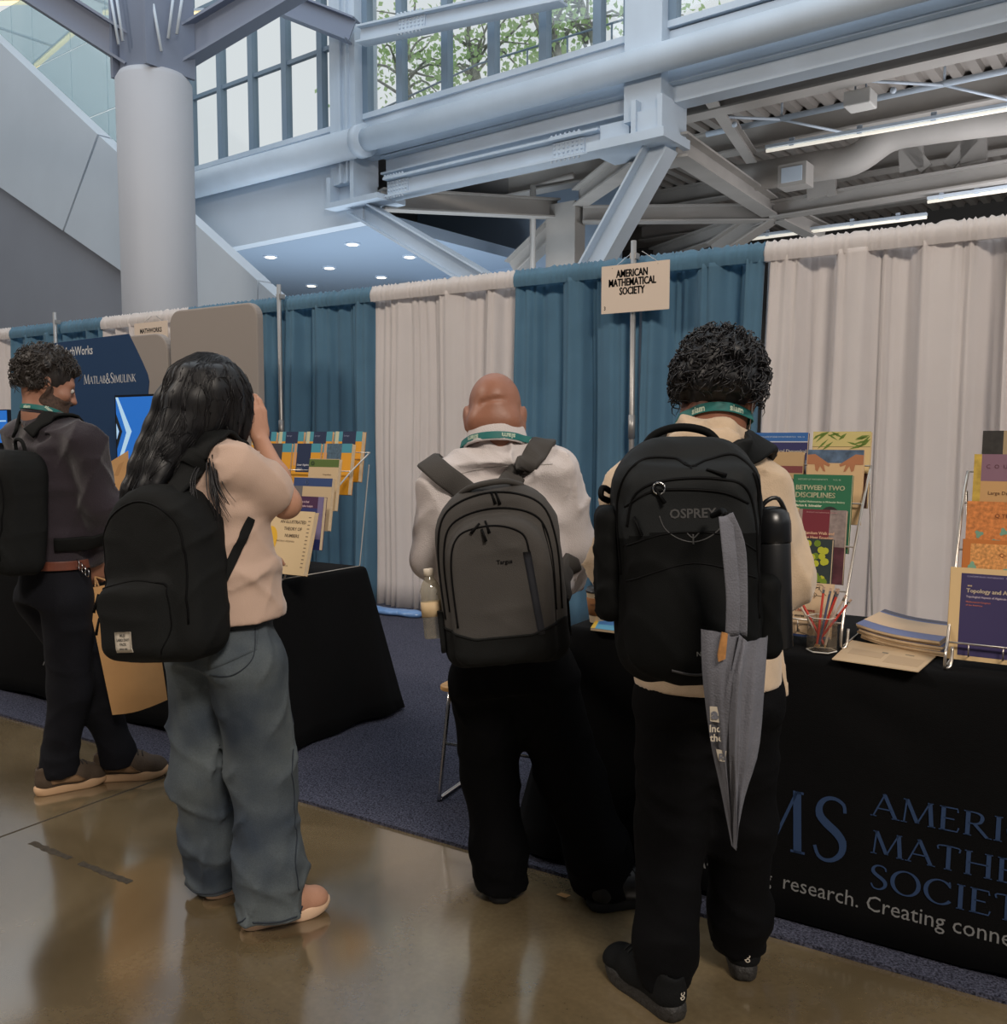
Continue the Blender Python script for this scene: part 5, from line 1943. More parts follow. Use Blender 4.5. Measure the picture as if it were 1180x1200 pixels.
def lanyard(root, field, pts, label_at, flip, name='lanyard'):
    """flat band round the neck"""
    P = catmull(pts, 8)
    A, g = field.project(P, .004)
    o = MB().ribbon(A, g, .019, .002).build(name, m_lanyard, root)
    for q, rot in label_at:
        v, f = text_mesh('siam', .0175, 1.0, .0007, 'CENTER')
        B, gg = field.project(np.array([q], float), .0065)
        n_ = gg[0]
        x_ = np.array([math.cos(rot), 0, math.sin(rot)])
        x_ = x_ - n_ * (x_ @ n_)
        x_ /= np.linalg.norm(x_)
        z_ = np.cross(x_, -n_) * -1
        if z_[2] < 0:
            z_ = -z_
        V = [B[0] + flip * (a[0] * x_ + (a[1] - .0055) * z_) for a in v]
        mesh_obj('lettering', V, f, m_lan_ink, o)
    return o


def neck_ring(c, fields, a0, a1, n, zfn, off, closed=False):
    """points round a neck lying just outside all the given surfaces"""
    out = []
    for a in np.linspace(a0, a1, n + (1 if closed else 0))[:n]:
        d = V3(math.cos(a), math.sin(a), 0)
        r = np.linspace(.03, .108, 80)
        P_ = np.array(c) + UP_ * zfn(a) + r[:, None] * d
        ok = np.all([F_.sample(P_) > off for F_ in fields], axis=0)
        bad = np.nonzero(~ok)[0]
        i = min(len(r) - 1, (bad[-1] + 1) if len(bad) else 0)
        out.append(P_[i])
    return np.array(out)


UP_ = np.array([0, 0, 1.0])


def shoe(root, heel, ang, L, style):
    """shoe pointing `ang` degrees right of straight-away; heel is the ground point of its back edge"""
    sc = L / .285
    up_m, sole_m, lace_m = style['upper'], style['sole'], style['lace']
    sh = style.get('sole_h', .028)
    prims = [(cone((.048, 0, .052), (.16, 0, .056), .041, .046), .02), (cone((.16, 0, .054), (.228, 0, .046), .046, .038), .03),
             (cone((.05, 0, .055), (.046, 0, .098), .036, .038), .02), (cone((.09, 0, .085), (.17, 0, .062), .032, .032), .03),
             (ball((.236, .004, .042), (.044, .044, .034)), .02),
             (ball((.045, 0, .112), (.032, .026, .02)), .01, True),
             (rbox((.14, 0, -.05 + sh), (.3, .2, .05), .002), .004, True)]
    F_ = make_field(prims, .005)
    o = F_.mesh('shoe', up_m, root)
    o.scale = (sc, sc, sc)
    o.location = heel
    o.rotation_euler = (0, 0, PI / 2 - math.radians(ang))
    outl = [(.0, 0), (.004, .022), (.03, .036), (.08, .038), (.13, .042), (.19, .050), (.235, .046), (.268, .030), (.285, .006), (.28, -.018), (.25, -.038), (.20, -.046), (.14, -.040), (.08, -.036), (.03, -.034), (.004, -.02)]
    pl = catmull([(a, b, 0) for a, b in outl], 3, True)
    V, f = [], []
    lay = [(.0, .90), (.004, .95), (sh * .6, .99), (sh, .98), (sh + .005, .93)]
    for z_, k in lay:
        lift = lambda a: .012 * max(0, (a - .2) / .085) ** 2 + (style.get('heel_lift', 0) * max(0, (.06 - a) / .06) ** 2)
        V += [(.14 + (a - .14) * k, b * k, z_ + lift(a)) for a, b, _ in pl]
    n = len(pl)
    for j in range(len(lay) - 1):
        for i in range(n):
            k = (i + 1) % n
            f.append((j * n + i, j * n + k, j * n + n + k, j * n + n + i))
    f += [tuple(range(n))[::-1], tuple(range((len(lay) - 1) * n, len(lay) * n))]
    mesh_obj('sole', V, f, sole_m, o, True)
    if style.get('panel'):
        for sgn in (-1, 1):
            decal(F_, [(.06, sgn * .06, .04), (.19, sgn * .06, .034), (.15, sgn * .06, .07), (.05, sgn * .06, .075)], .0005, .0015, 8, 5, 'side_panel', style['panel'], o)
    for i in range(5):
        x = .115 + i * .019
        seam(F_, [(x - .006, .03, .10), (x, 0, .12), (x + .006, -.03, .10)], .0026, .001, 'lace', lace_m, o, 4)
    if style.get('logo'):
        for (q, ax) in style['logo']:
            v, f = text_mesh('QC', .016, .8, .0006, 'CENTER')
            c, _ = F_.project(np.array([q], float), .002)
            c = c[0]
            if ax == 'heel':
                V = [(c[0], c[1] - a[1], c[2] + a[0] * 1.0) for a in v]
            else:
                V = [(c[0] + a[0] * .9, c[1], c[2] + a[1]) for a in v]
            mesh_obj('logo', V, f, style['logo_m'], o)
    return o


def trousers(root, m, waist, pelvis, wdir, w, d, legs, seed, name='trousers', k=.045, hem_z=None, amp=.006):
    prims = [(slab(waist, pelvis, w[0], d[0], w[1], d[1], wdir), .03)]
    for leg in legs:
        pts, rs = leg
        for a, b, ra, rb in zip(pts[:-1], pts[1:], rs[:-1], rs[1:]):
            prims.append((cone(a, b, ra, rb), k))
    lowest = min(l[0][-1][2] for l in legs)
    F_ = make_field(prims, .0075)
    f1 = folds(seed, amp, .17, (1, 1, .75))
    f2 = folds(seed + 9, amp * .9, .085, (.6, .6, 1.4), 3)
    F_.warp(lambda x, y, z: f1(x, y, z) + f2(x, y, z) * np.clip((.26 - z) / .16, .0, 1))
    for leg in legs:
        e = np.array(leg[0][-1])
        F_.add(rbox((e[0], e[1], e[2] - .2), (.16, .16, .2), .002), .006, True)
    F_.mesh(name, m, root)
    return F_


def torso(root, m, stack, wdir, sleeves, seed, name, amp=.005, extra=(), h=.0075, k=.05, wl=.11, cuts=()):
    prims = []
    for (a, wa, da), (b, wb, db) in zip(stack[:-1], stack[1:]):
        prims.append((slab(a, b, wa, da, wb, db, wdir), k))
    for pts, rs in sleeves:
        for a, b, ra, rb in zip(pts[:-1], pts[1:], rs[:-1], rs[1:]):
            prims.append((cone(a, b, ra, rb), .035))
    prims += list(extra)
    F_ = make_field(prims, h)
    fo = folds(seed, amp, wl)
    zb = stack[-1][0][2]
    F_.warp(lambda x, y, z: fo(x, y, z) * np.clip((z - zb) / .09, .12, 1))
    for q in cuts:
        F_.add(*q)
    F_.mesh(name, m, root)
    return F_


def lerp(a, b, t):
    return np.array(a, float) * (1 - t) + np.array(b, float) * t


# ================================================================== BACKPACKS: helpers
class Pack:
    """pack frame: x right, -y outward (away from the wearer), z up, origin at its base"""

    def __init__(s, name, label, person, base, phi, roll, tilt):
        Mp = Matrix.Translation(person.location) @ person.rotation_euler.to_matrix().to_4x4()
        s.person = person
        loc = Mp @ Vector(base)
        eul = Euler((math.radians(tilt), math.radians(roll), YAW - math.radians(phi)))
        s.root = thing(name, label, 'backpack', loc, eul)
        s.M = Matrix.Translation(loc) @ eul.to_matrix().to_4x4()
        s.toP = np.array(s.M.inverted() @ Mp)   # person-local -> pack-local
        s.F = None

    def p(s, q):
        q = np.atleast_2d(np.array(q, float))
        return q @ s.toP[:3, :3].T + s.toP[:3, 3]

    def n(s, q):
        return np.atleast_2d(np.array(q, float)) @ s.toP[:3, :3].T

    def strap(s, garment, pts, width, thick, m, off=.010, name='shoulder_strap', free=()):
        """strap hugging a garment; pts in person-local coordinates; indices in `free` are not projected"""
        P = np.array(pts, float)
        for i in range(len(P)):
            if i not in free and P[i, 1] < -.17:
                P[i, 1] = float(garment.front(P[i:i + 1, 0], P[i:i + 1, 2])[0]) - .005
        A, g = garment.project(P, off)
        for i in range(len(P)):
            if i in free:
                A[i] = P[i]
        C_ = catmull(A, 7)
        G = garment.grad(C_)
        d = garment.sample(C_)
        fix = (d < off) & (d > -.04)
        C2, G2 = garment.project(C_, off)
        C_[fix] = C2[fix]
        return MB().ribbon(s.p(C_), s.n(G), width, thick).build(name, m, s.root, True)

    def line(s, pts2, r, m, name='zipper', off=.0, closed=False, n=8, parent=None):
        P = catmull([(a, 0, b) for a, b in pts2], n, closed)
        y = s.F.front(P[:, 0], P[:, 2])
        P[:, 1] = y - off
        return MB().tube(P, r, 6, closed).build(name, m, parent or s.root, True)

    def text(s, t, size, x, z, m, sx=1.0, bold=0.0, rot=0.0, name='lettering'):
        v, f = text_mesh(t, size, sx, bold, 'CENTER')
        return lettering(v, f, (x, 0, z), m, s.root, rot, 1, name, yfn=lambda X_, Z_: s.F.front(X_, Z_) - .0015)

    def puller(s, x, z, m, L=.03, ang=-90):
        y = float(s.F.front(np.array([x]), np.array([z]))[0])
        a = math.radians(ang)
        d = np.array([math.cos(a), -.25, math.sin(a)])
        p0 = np.array([x, y - .004, z])
        return MB().tube([p0, p0 + d * L * .4, p0 + d * L], [.003, .0035, .0045], 6).build('zip_pull', m, s.root, True)


# ================================================================== PERSON: bearded man at the left edge
UP = V3(0, 0, 1)
m_sweater = mat('dark_maroon_sweater', (40, 32, 40), .9, noise=(5, .12), weave=(260, .5), bump=(14, .25), sheen=.25)
m_trouser_l = mat('dark_navy_trousers', (19, 20, 26), .85, spec=.2, noise=(6, .15), weave=(300, .3), bump=(9, .35))
m_pack_black = mat('black_pack_fabric', (25, 26, 26), .8, spec=.15, noise=(5, .12), weave=(420, .3), bump=(10, .18))
m_zip = mat('black_zip', (7, 7, 8), .6, spec=.12)
m_grey_zip = mat('worn_grey_zip', (50, 50, 52), .5)

L = thing('person', 'person in dark sweater and trousers at the left edge, holding a tan bag', 'person', (-3.35, 2.15, 0), (0, 0, YAW))
ML = facing(40)
wL = ML[0]
neckL = np.array((-0.103, -0.000, 1.486))
shR, shL = np.array((0.107, -0.110, 1.381)), np.array((-0.235, 0.110, 1.407))
elR, wrR = np.array((0.144, -0.080, 1.148)), np.array((0.073, 0.020, 0.929))
elL, wrL = np.array((-0.185, 0.220, 1.098)), np.array((-0.016, 0.340, 1.132))
hp, P, M = head_prims((-0.088, 0.020, 1.618), 58, 20, 1.0, neck=neckL)
prims = hp + [(cone(neckL, (-0.090, 0.000, 0.982), .07, .10), .04), (cone(shL - UP * .05, shR - UP * .05, .04), .04)]
prims += [(cone(shR, elR, .042, .038), .03), (cone(elR, wrR, .036, .026), .02), (cone(shL, elL, .042, .038), .03), (cone(elL, wrL, .036, .026), .02)]
prims += hand_prims(wrR, V3(-.02, .03, -.09), V3(-.6, .8, 0), -1, 34)
prims += hand_prims(wrL, V3(.08, .02, .02), V3(0, -.3, -1), 1, 30)
FL = make_field(prims, .006)
FL.mesh('body', m_skin_olive, L)
eyes(L, P)
curls(L, P, M, 150, m_hair_brown, m_hair_strand_b, 11, .015, lambda d: d[2] > (-.62 if d[1] < .05 else .28 + .1 * d[1]), scale=(1.02, 1.04, 1.05), strands=520, curl_r=.007)
bd = Field(FL.lo, FL.lo + (FL.n - 1) * FL.h, FL.h)
bd.F = FL.F[:bd.n[0], :bd.n[1], :bd.n[2]] - .0045
_rg = Field(FL.lo, FL.lo + (FL.n - 1) * FL.h, FL.h)
_rg.add(ball(P(0, .040, -.082), (.085, .085, .052), M), .01)
_rg.add(cone(P(-.072, .006, -.075), P(-.078, .010, -.03), .018), .015)
_rg.add(cone(P(.072, .006, -.075), P(.078, .010, -.03), .018), .015)
_rg.add(cone(P(-.03, .10, -.056), P(.03, .10, -.056), .009), .01)
bd.F = np.maximum(bd.F, _rg.F)
bd.add(cone(P(-.020, .108, -.072), P(.020, .108, -.072), .010), .004, True)
bd.add(ball(P(0, -.03, -.14), (.09, .07, .07), M), .01, True)
bd.mesh('beard', mat('short_dark_beard', (74, 56, 46), .8, noise=(120, .4)), L)
wrR_end = lerp(elR, wrR, .93)
TL = torso(L, m_sweater, [((-0.094, 0.000, 1.466), .078, .070), ((-0.083, -0.000, 1.423), .13, .085), ((-0.075, 0.000, 1.364), .180, .105), ((-0.081, 0.000, 1.215), .185, .13), ((-0.081, -0.000, 1.032), .168, .128), ((-0.079, 0.000, 0.901), .166, .126)], wL,
           [([shR, elR, wrR_end], [.072, .060, .042]), ([shL, elL, lerp(elL, wrL, .93)], [.072, .060, .042])], 21, 'sweater', .011,
           [(cone(neckL - UP * .02, shR, .05, .055), .05), (cone(neckL - UP * .02, shL, .05, .055), .05)], wl=.12, cuts=[(ball(neckL + UP * .035, (.058, .058, .035)), .01, True)])
# shirt collar and lanyard
seamN = [neckL + ML[0] * .066 * math.cos(a) + ML[1] * .066 * math.sin(a) + UP * (.012 + .012 * math.cos(a + 2)) for a in np.linspace(0, 2 * PI, 13)[:-1]]
MB().tube(catmull(seamN, 4, True), .010, 7, True).build('collar', m_sweater, L, True)
rear = -ML[1]
lanyard(L, FL, [neckL + ML[1] * .085 + ML[0] * .06 - UP * .01, neckL + ML[0] * .075 + UP * .022, neckL - ML[1] * .05 + ML[0] * .06 + UP * .034, neckL - ML[1] * .075 + UP * .038, neckL - ML[1] * .05 - ML[0] * .06 + UP * .034, neckL - ML[0] * .075 + UP * .022, neckL + ML[1] * .085 - ML[0] * .06 - UP * .01],
        [(neckL - ML[1] * .07 + ML[0] * .03 + UP * .036, -.1), (neckL + ML[0] * .075 - ML[1] * .01 + UP * .026, -.5)], 1)
hipR, hipL_ = np.array((-0.009, -0.060, 0.783)), np.array((-0.161, 0.060, 0.762))
gR, gL = np.array((-0.138, -0.047, 0.000)), np.array((0.023, 0.109, 0.000))
aR, aL = gR + V3(.045, .05, .10), gL + V3(.07, .01, .10)
kR, kL_ = lerp(hipR, aR, .52) + ML[1] * .03, lerp(hipL_, aL, .52) + ML[1] * .05
TRL = trousers(L, m_trouser_l, (-0.078, -0.000, 0.928), (-0.088, 0.000, 0.763), wL, (.155, .165), (.115, .125), [([hipR, kR, aR + UP * .01, aR - UP * .035], [.098, .078, .064, .066]), ([hipL_, kL_, aL + UP * .01, aL - UP * .035], [.098, .078, .064, .066])], 31)
belt = [np.array((-0.079, -0.000, 0.921)) + ML[0] * .168 * math.cos(a) + ML[1] * .128 * math.sin(a) for a in np.linspace(0, 2 * PI, 25)[:-1]]
mb = MB()
bp_ = catmull(belt, 3, True)
mb.ribbon(np.concatenate([bp_, bp_[:1]]), np.concatenate([bp_, bp_[:1]]) - np.array((-0.079, -0.000, 0.921)), .034, .004)
mb.build('belt', mat('brown_leather', (112, 62, 46), .5, noise=(20, .15)), L)
ky = MB()
for i in range(4):
    c_ = np.array((0.080, -0.100, 0.928)) + V3(.012 * i - .02, -.01, -.012 * i)
    ky.tube([c_ + .016 * (ML[0] * math.cos(a) + UP * math.sin(a)) for a in np.linspace(0, 2 * PI, 11)[:-1]], .002, 5, True)
tag(ky.build('key_rings', m_chrome, L, True), kind='stuff')
stl_l = dict(upper=mat('grey_brown_mesh', (76, 62, 48), .8, weave=(200, .4), noise=(30, .15)), sole=mat('cream_rubber', (206, 168, 130), .6), lace=mat('dark_lace', (44, 38, 34), .8), panel=mat('tan_suede', (140, 110, 80), .8), sole_h=.030)
shoe(L, tuple(gR + V3(-.03, -.01, 0)), 52, .285, stl_l)
shoe(L, tuple(gL + V3(-.035, .0, 0)), 78, .30, stl_l)

# tan bag hanging from his right hand, tan sheet in the left hand
m_tan = mat('tan_paper', (196, 150, 98), .85, noise=(8, .06), bump=(6, .15))
q = [np.array((0.051, -0.030, 0.818)), np.array((0.247, 0.120, 0.843)), np.array((0.302, 0.120, 0.336)), np.array((0.141, -0.030, 0.317))]
bg = thing('tan_tote_bag', 'tan paper tote bag hanging between the dark trousers and jeans', 'bag', tuple(Matrix.Translation(L.location) @ L.rotation_euler.to_matrix().to_4x4() @ Vector(q[3])), (0, 0, YAW))
o3 = q[3]
q = [a - o3 for a in q]
nrm = np.cross(q[1] - q[0], q[3] - q[0])
nrm /= np.linalg.norm(nrm)
if nrm[1] > 0:
    nrm = -nrm
Vv, Ff = [], []
nu, nv = 10, 14
for s_ in (0, 1):
    for i in range(nu):
        for j in range(nv):
            u, w_ = i / (nu - 1), j / (nv - 1)
            p_ = (q[0] * (1 - u) + q[1] * u) * (1 - w_) + (q[3] * (1 - u) + q[2] * u) * w_
            bul = .028 * math.sin(PI * u) * (.35 + .65 * w_) * min(1, (1 - w_) * 6 + .15)
            sag = V3(.0, 0, -.012 * math.sin(PI * u) * w_)
            Vv.append(p_ + (1 if s_ == 0 else -1) * nrm * bul + sag + nrm * .004 * math.sin(9 * u + 5 * w_))
for s_ in (0, 1):
    for i in range(nu - 1):
        for j in range(nv - 1):
            a = s_ * nu * nv + i * nv + j
            Ff.append((a, a + nv, a + nv + 1, a + 1) if s_ else (a, a + 1, a + nv + 1, a + nv))
mesh_obj('bag_body', Vv, Ff, m_tan, bg, True)
hw = [wrR + V3(-.01, .015, -.075) - o3]
for i, (a, b) in enumerate(((.15, .45), (.2, .5))):
    tp = q[0] * (1 - a) + q[1] * a
    tq = q[0] * (1 - b) + q[1] * b
    MB().tube(catmull([tp, lerp(tp, hw[0], .6), hw[0], lerp(tq, hw[0], .6), tq], 5), .0035, 6).build('handle', mat('tan_cord', (176, 136, 92), .9), bg, True)
sh_ = thing('paper_sheet', 'tan sheet of paper held in front of the dark sweater', 'paper', tuple(Matrix.Translation(L.location) @ L.rotation_euler.to_matrix().to_4x4() @ Vector((-0.025, 0.420, 1.112))), (0, 0, YAW))
c0 = np.array((-0.025, 0.420, 1.112))
pq = [np.array((-0.082, 0.400, 1.261)) - c0, np.array((0.013, 0.520, 1.347)) - c0, np.array((0.021, 0.500, 1.106)) - c0, np.array((-0.058, 0.380, 1.041)) - c0]
MB().prism(pq, (0.0006, .0008, 0)).build('sheet', m_tan, sh_)
MB().prism([lerp(pq[0], pq[2], .15), lerp(pq[1], pq[3], .15), lerp(pq[1], pq[3], .35), lerp(pq[0], pq[2], .35)], (0.0002, -.0006, 0)).build('printed_block', mat('faint_print', (176, 132, 84), .85), sh_)

# his backpack
pk = Pack('backpack', 'black backpack cut by the left edge of the picture', L, (-0.157, -0.170, 0.899), 40, 0, -4)
pk.F = make_field([(profile_box((0, 0, 0), rrect(-.15, .15, 0, .46, (.06, .06, .10, .10)), -.10, .075, .05), .02), (rbox((0, -.10, .14), (.12, .045, .12), .04), .03), (rbox((0, -.085, .33), (.11, .04, .07), .035), .03)], .007)
pk.F.warp(folds(5, .004, .09))
pk.F.mesh('pack_body', m_pack_black, pk.root)
pk.line([(-.13, .06), (-.128, .30), (-.09, .40), (0, .425), (.09, .40), (.128, .30), (.13, .06)], .003, m_zip)
pk.line([(-.115, .235), (0, .26), (.115, .235)], .003, m_grey_zip)
pk.line([(-.10, .36), (0, .385), (.10, .36)], .003, m_zip)
pk.puller(.08, .255, m_grey_zip)
pk.puller(.02, .425, m_grey_zip)
for s_, sh0 in ((1, shR), (-1, shL)):
    a0 = np.array((-0.128, -0.020, 1.446)) if s_ > 0 else np.array((-0.250, 0.050, 1.453))
    pk.strap(TL, [np.array((-0.127, -0.100, 1.419)) + wL * (.06 * s_ - .02), lerp(neckL, sh0, .55) + UP * .06 - ML[1] * .03, lerp(neckL, sh0, .6) + ML[1] * .10 - UP * .05, lerp(neckL, sh0, .7) + ML[1] * .14 - UP * .22, lerp(neckL, sh0, .95) + ML[1] * .06 - UP * .33, lerp(neckL, sh0, .8) - ML[1] * .10 - UP * .40], .058, .012, m_pack_black, free=(0,))
MB().tube(catmull([(-.04, .02, .45), (-.03, .01, .49), (0, .005, .50), (.03, .01, .49), (.04, .02, .45)], 5), .007, 7).build('handle', m_pack_black, pk.root, True)

# ================================================================== PERSON: long-haired woman
m_tee = mat('blush_tshirt', (196, 168, 150), .9, noise=(5, .05), weave=(380, .2), bump=(7, .2), sheen=.2)


def denim():
    m = mat('blue_denim', (58, 70, 82), .85, weave=(500, .35), bump=(10, .25))
    nt = m.node_tree
    b = nt.nodes['Principled BSDF']
    tc = nt.nodes.new('ShaderNodeTexCoord')
    n = nt.nodes.new('ShaderNodeTexNoise')
    n.inputs['Scale'].default_value = 4.5
    n.inputs['Detail'].default_value = 3
    nt.links.new(tc.outputs['Object'], n.inputs['Vector'])
    n2 = nt.nodes.new('ShaderNodeTexNoise')
    n2.inputs['Scale'].default_value = 220
    nt.links.new(tc.outputs['Object'], n2.inputs['Vector'])
    r = nt.nodes.new('ShaderNodeValToRGB')
    r.color_ramp.elements[0].position = .36
    r.color_ramp.elements[1].position = .70
    r.color_ramp.elements[0].color = lin((50, 61, 74))
    r.color_ramp.elements[1].color = lin((98, 106, 108))
    nt.links.new(n.outputs['Fac'], r.inputs['Fac'])
    mx = nt.nodes.new('ShaderNodeMixRGB')
    mx.blend_type = 'OVERLAY'
    mx.inputs['Fac'].default_value = .25
    nt.links.new(r.outputs['Color'], mx.inputs['Color1'])
    nt.links.new(n2.outputs['Fac'], mx.inputs['Color2'])
    nt.links.new(mx.outputs['Color'], b.inputs['Base Color'])
    return m


m_denim = denim()
m_stitch = mat('dark_stitch', (40, 48, 58), .8)
W = thing('person', 'person in pale T-shirt and wide blue jeans raising a hand', 'person', (-2.05, 1.85, 0), (0, 0, YAW))
MW = facing(40)
wW = MW[0]
neckW = np.array((-0.124, 0.020, 1.380))
shR, shL = np.array((0.021, -0.100, 1.320)), np.array((-0.246, 0.120, 1.334))
elR, wrR = np.array((0.116, 0.000, 1.215)), np.array((0.017, 0.110, 1.398))
elL, wrL = np.array((-0.225, 0.260, 1.061)), np.array((-0.125, 0.360, 1.016))
hp, P, M = head_prims((-0.111, 0.060, 1.514), 55, 22, .96, neck=neckW, neck_r=.048)
prims = hp + [(cone(neckW, (-0.072, -0.000, 0.843), .06, .10), .04), (cone(shL - UP * .05, shR - UP * .05, .036), .04), (cone(shR, elR, .040, .038), .03), (cone(elR, lerp(elR, wrR, .4), .040, .037), .03), (cone(lerp(elR, wrR, .4), wrR, .037, .024), .03),
              (cone(shL, elL, .038, .034), .03), (cone(elL, wrL, .034, .023), .03)]
prims += hand_prims(wrR, V3(-.012, .0, .08), V3(-.8, .5, .1), -1, 26, .3, 30)
prims += hand_prims(wrL, V3(.08, .05, .0), V3(0, 0, -1), 1, 22)
FW = make_field(prims, .0055)
FW.mesh('body', m_skin_pale, W)
eyes(W, P, .96)
sle = lerp(shR, elR, .66)
TW = torso(W, m_tee, [((-0.116, 0.010, 1.361), .10, .065), ((-0.107, -0.000, 1.325), .165, .10), ((-0.095, -0.000, 1.190), .175, .135), ((-0.068, -0.000, 1.017), .176, .145), ((-0.058, -0.000, 0.883), .186, .155)], wW,
           [([shR - V3(.01, 0, .015), lerp(shR, elR, .5), sle], [.066, .064, .064]), ([shL, lerp(shL, elL, .75)], [.066, .075])], 22, 't_shirt', .009,
           [(cone(neckW - UP * .02, shR, .042, .05), .05), (cone(neckW - UP * .02, shL, .042, .05), .05)], wl=.10,
           cuts=[(ball(neckW + UP * .03, (.055, .055, .045)), .01, True), (ball(lerp(shR, elR, 1.10), (.060, .060, .060)), .01, True)])
dv = (elR - shR) / np.linalg.norm(elR - shR)
hipR, hipL_ = np.array((0.012, -0.060, 0.762)), np.array((-0.148, 0.060, 0.733))
gR, gL = np.array((0.020, -0.096, 0.000)), np.array((-0.145, 0.073, 0.000))
aR, aL = gR + V3(.055, .02, .085), gL + V3(.0, .05, .085)
kR, kL_ = np.array((0.039, -0.020, 0.432)), np.array((-0.162, 0.060, 0.402))
TRW = trousers(W, m_denim, (-0.066, -0.000, 0.888), (-0.069, -0.000, 0.755), wW, (.150, .172), (.115, .135), [([hipR, kR, lerp(kR, aR, .75), aR - UP * .05], [.112, .092, .090, .086]), ([hipL_, kL_, lerp(kL_, aL, .75), aL - UP * .06], [.110, .090, .088, .084])], 32, 'jeans', amp=.010)
# back pocket, side seam, hems
decal(TRW, [(-0.069, -0.200, 0.768), (0.061, -0.250, 0.822), (0.058, -0.250, 0.877), (-0.061, -0.200, 0.866)], .0005, .002, 10, 8, 'back_pocket', m_denim, W)
seam(TRW, [(0.049, -0.200, 0.873), (0.054, -0.200, 0.803), (0.005, -0.200, 0.761), (-0.064, -0.200, 0.757)], .0014, .003, 'pocket_stitch', m_stitch, W)
seam(TRW, [(0.126, -0.200, 0.838), (0.135, -0.200, 0.628), (0.136, -0.200, 0.390), (0.151, -0.200, 0.222), (0.159, -0.200, 0.120)], .0022, .001, 'side_seam', m_stitch, W)
for a_, r0 in ((aR - UP * .035, .088), (aL - UP * .045, .086)):
    seam(TRW, [a_ + V3(r0 * math.cos(t), r0 * math.sin(t), 0) for t in np.linspace(0, 2 * PI, 13)[:-1]], .0028, .001, 'hem', m_stitch, W, 4, 5, True)
stw = dict(upper=mat('blush_knit', (186, 138, 112), .7, weave=(260, .25)), sole=mat('blush_rubber', (232, 196, 164), .55), lace=mat('blush_lace', (206, 160, 132), .8), sole_h=.034)
shoe(W, tuple(gR + V3(-.035, -.005, 0)), 63, .265, stw)
shoe(W, tuple(gL + V3(-.03, .0, 0)), 50, .265, stw)

# long hair: solid mass plus strands along guide curves
crown = P(0, -.02, .115)
guides = [  # from the crown down, left side to right side of what we see
    [crown, np.array((-0.195, 0.030, 1.581)), np.array((-0.260, 0.020, 1.434)), np.array((-0.301, -0.020, 1.325)), np.array((-0.332, -0.060, 1.214))],
    [crown, np.array((-0.159, -0.020, 1.577)), np.array((-0.200, -0.050, 1.421)), np.array((-0.241, -0.090, 1.315)), np.array((-0.270, -0.120, 1.200))],
    [crown, np.array((-0.130, -0.050, 1.575)), np.array((-0.166, -0.080, 1.438)), np.array((-0.208, -0.120, 1.328)), np.array((-0.239, -0.150, 1.221))],
    [crown, np.array((-0.093, -0.060, 1.563)), np.array((-0.126, -0.070, 1.445)), np.array((-0.170, -0.100, 1.356)), np.array((-0.196, -0.150, 1.271))],
    [crown, np.array((-0.063, -0.050, 1.575)), np.array((-0.065, -0.050, 1.493)), np.array((-0.081, -0.050, 1.433)), np.array((-0.106, -0.050, 1.391))],
    [crown, np.array((-0.034, -0.020, 1.577)), np.array((-0.027, 0.000, 1.506)), np.array((-0.031, -0.000, 1.434)), np.array((-0.044, -0.000, 1.385))],
    [crown, np.array((-0.032, 0.040, 1.586)), np.array((-0.012, 0.060, 1.509)), np.array((-0.011, 0.060, 1.435)), np.array((-0.027, 0.060, 1.380))]]
prims = [(ball(P(0, -.018, .026), (.090, .106, .103), M), .01), (ball(P(.03, .02, .0), (.066, .075, .085), M), .03)]
rad = [.030, .034, .036, .034, .030, .024, .018]
for g_, r0 in zip(guides, rad):
    c_ = catmull(g_, 2)
    for i in range(1, len(c_) - 1):
        f_ = i / (len(c_) - 1)
        g0, g1 = min(1, .35 + f_ * 1.6), min(1, .35 + (f_ + .12) * 1.6)
        prims.append((cone(c_[i], c_[i + 1], r0 * g0 * (1 - .62 * max(0, f_ - .45) / .55), r0 * g1 * (1 - .62 * max(0, f_ + .12 - .45) / .55)), .03))
prims.append((ball(P(0, .130, -.035), (.055, .075, .085), M), .012, True))
FH = make_field(prims, .006)
FH.warp(lambda x, y, z: .0004 * np.sin(300 * (.88 * x - .48 * z) + 60 * y) + .0004 * np.sin(170 * (.90 * x - .43 * z) + 2))
ho = FH.mesh('hair', m_hair_black, W, smooth_it=10)
mb = MB()
r_ = np.random.default_rng(5)
gc = [catmull(g_, 6) for g_ in guides]
for i in range(1000):
    u = r_.uniform(0, len(gc) - 1.001)
    a, t = int(u), u - int(u)
    c_ = gc[a] * (1 - t) + gc[a + 1] * t
    s0, s1 = r_.uniform(0, .5), r_.uniform(.82, 1.0)
    n0, n1 = int(s0 * (len(c_) - 1)), int(s1 * (len(c_) - 1))
    c_ = c_[n0:n1 + 1]
    if len(c_) < 5:
        continue
    cp, _ = FH.project(c_ + r_.normal(0, .003, 3), r_.uniform(-.001, .002))
    tail = np.linspace(0, 1, len(cp))[:, None] ** 3 * r_.normal(0, .005, 3)
    mb.tube(cp + tail, np.linspace(.0012, .0006, len(cp)), 3)
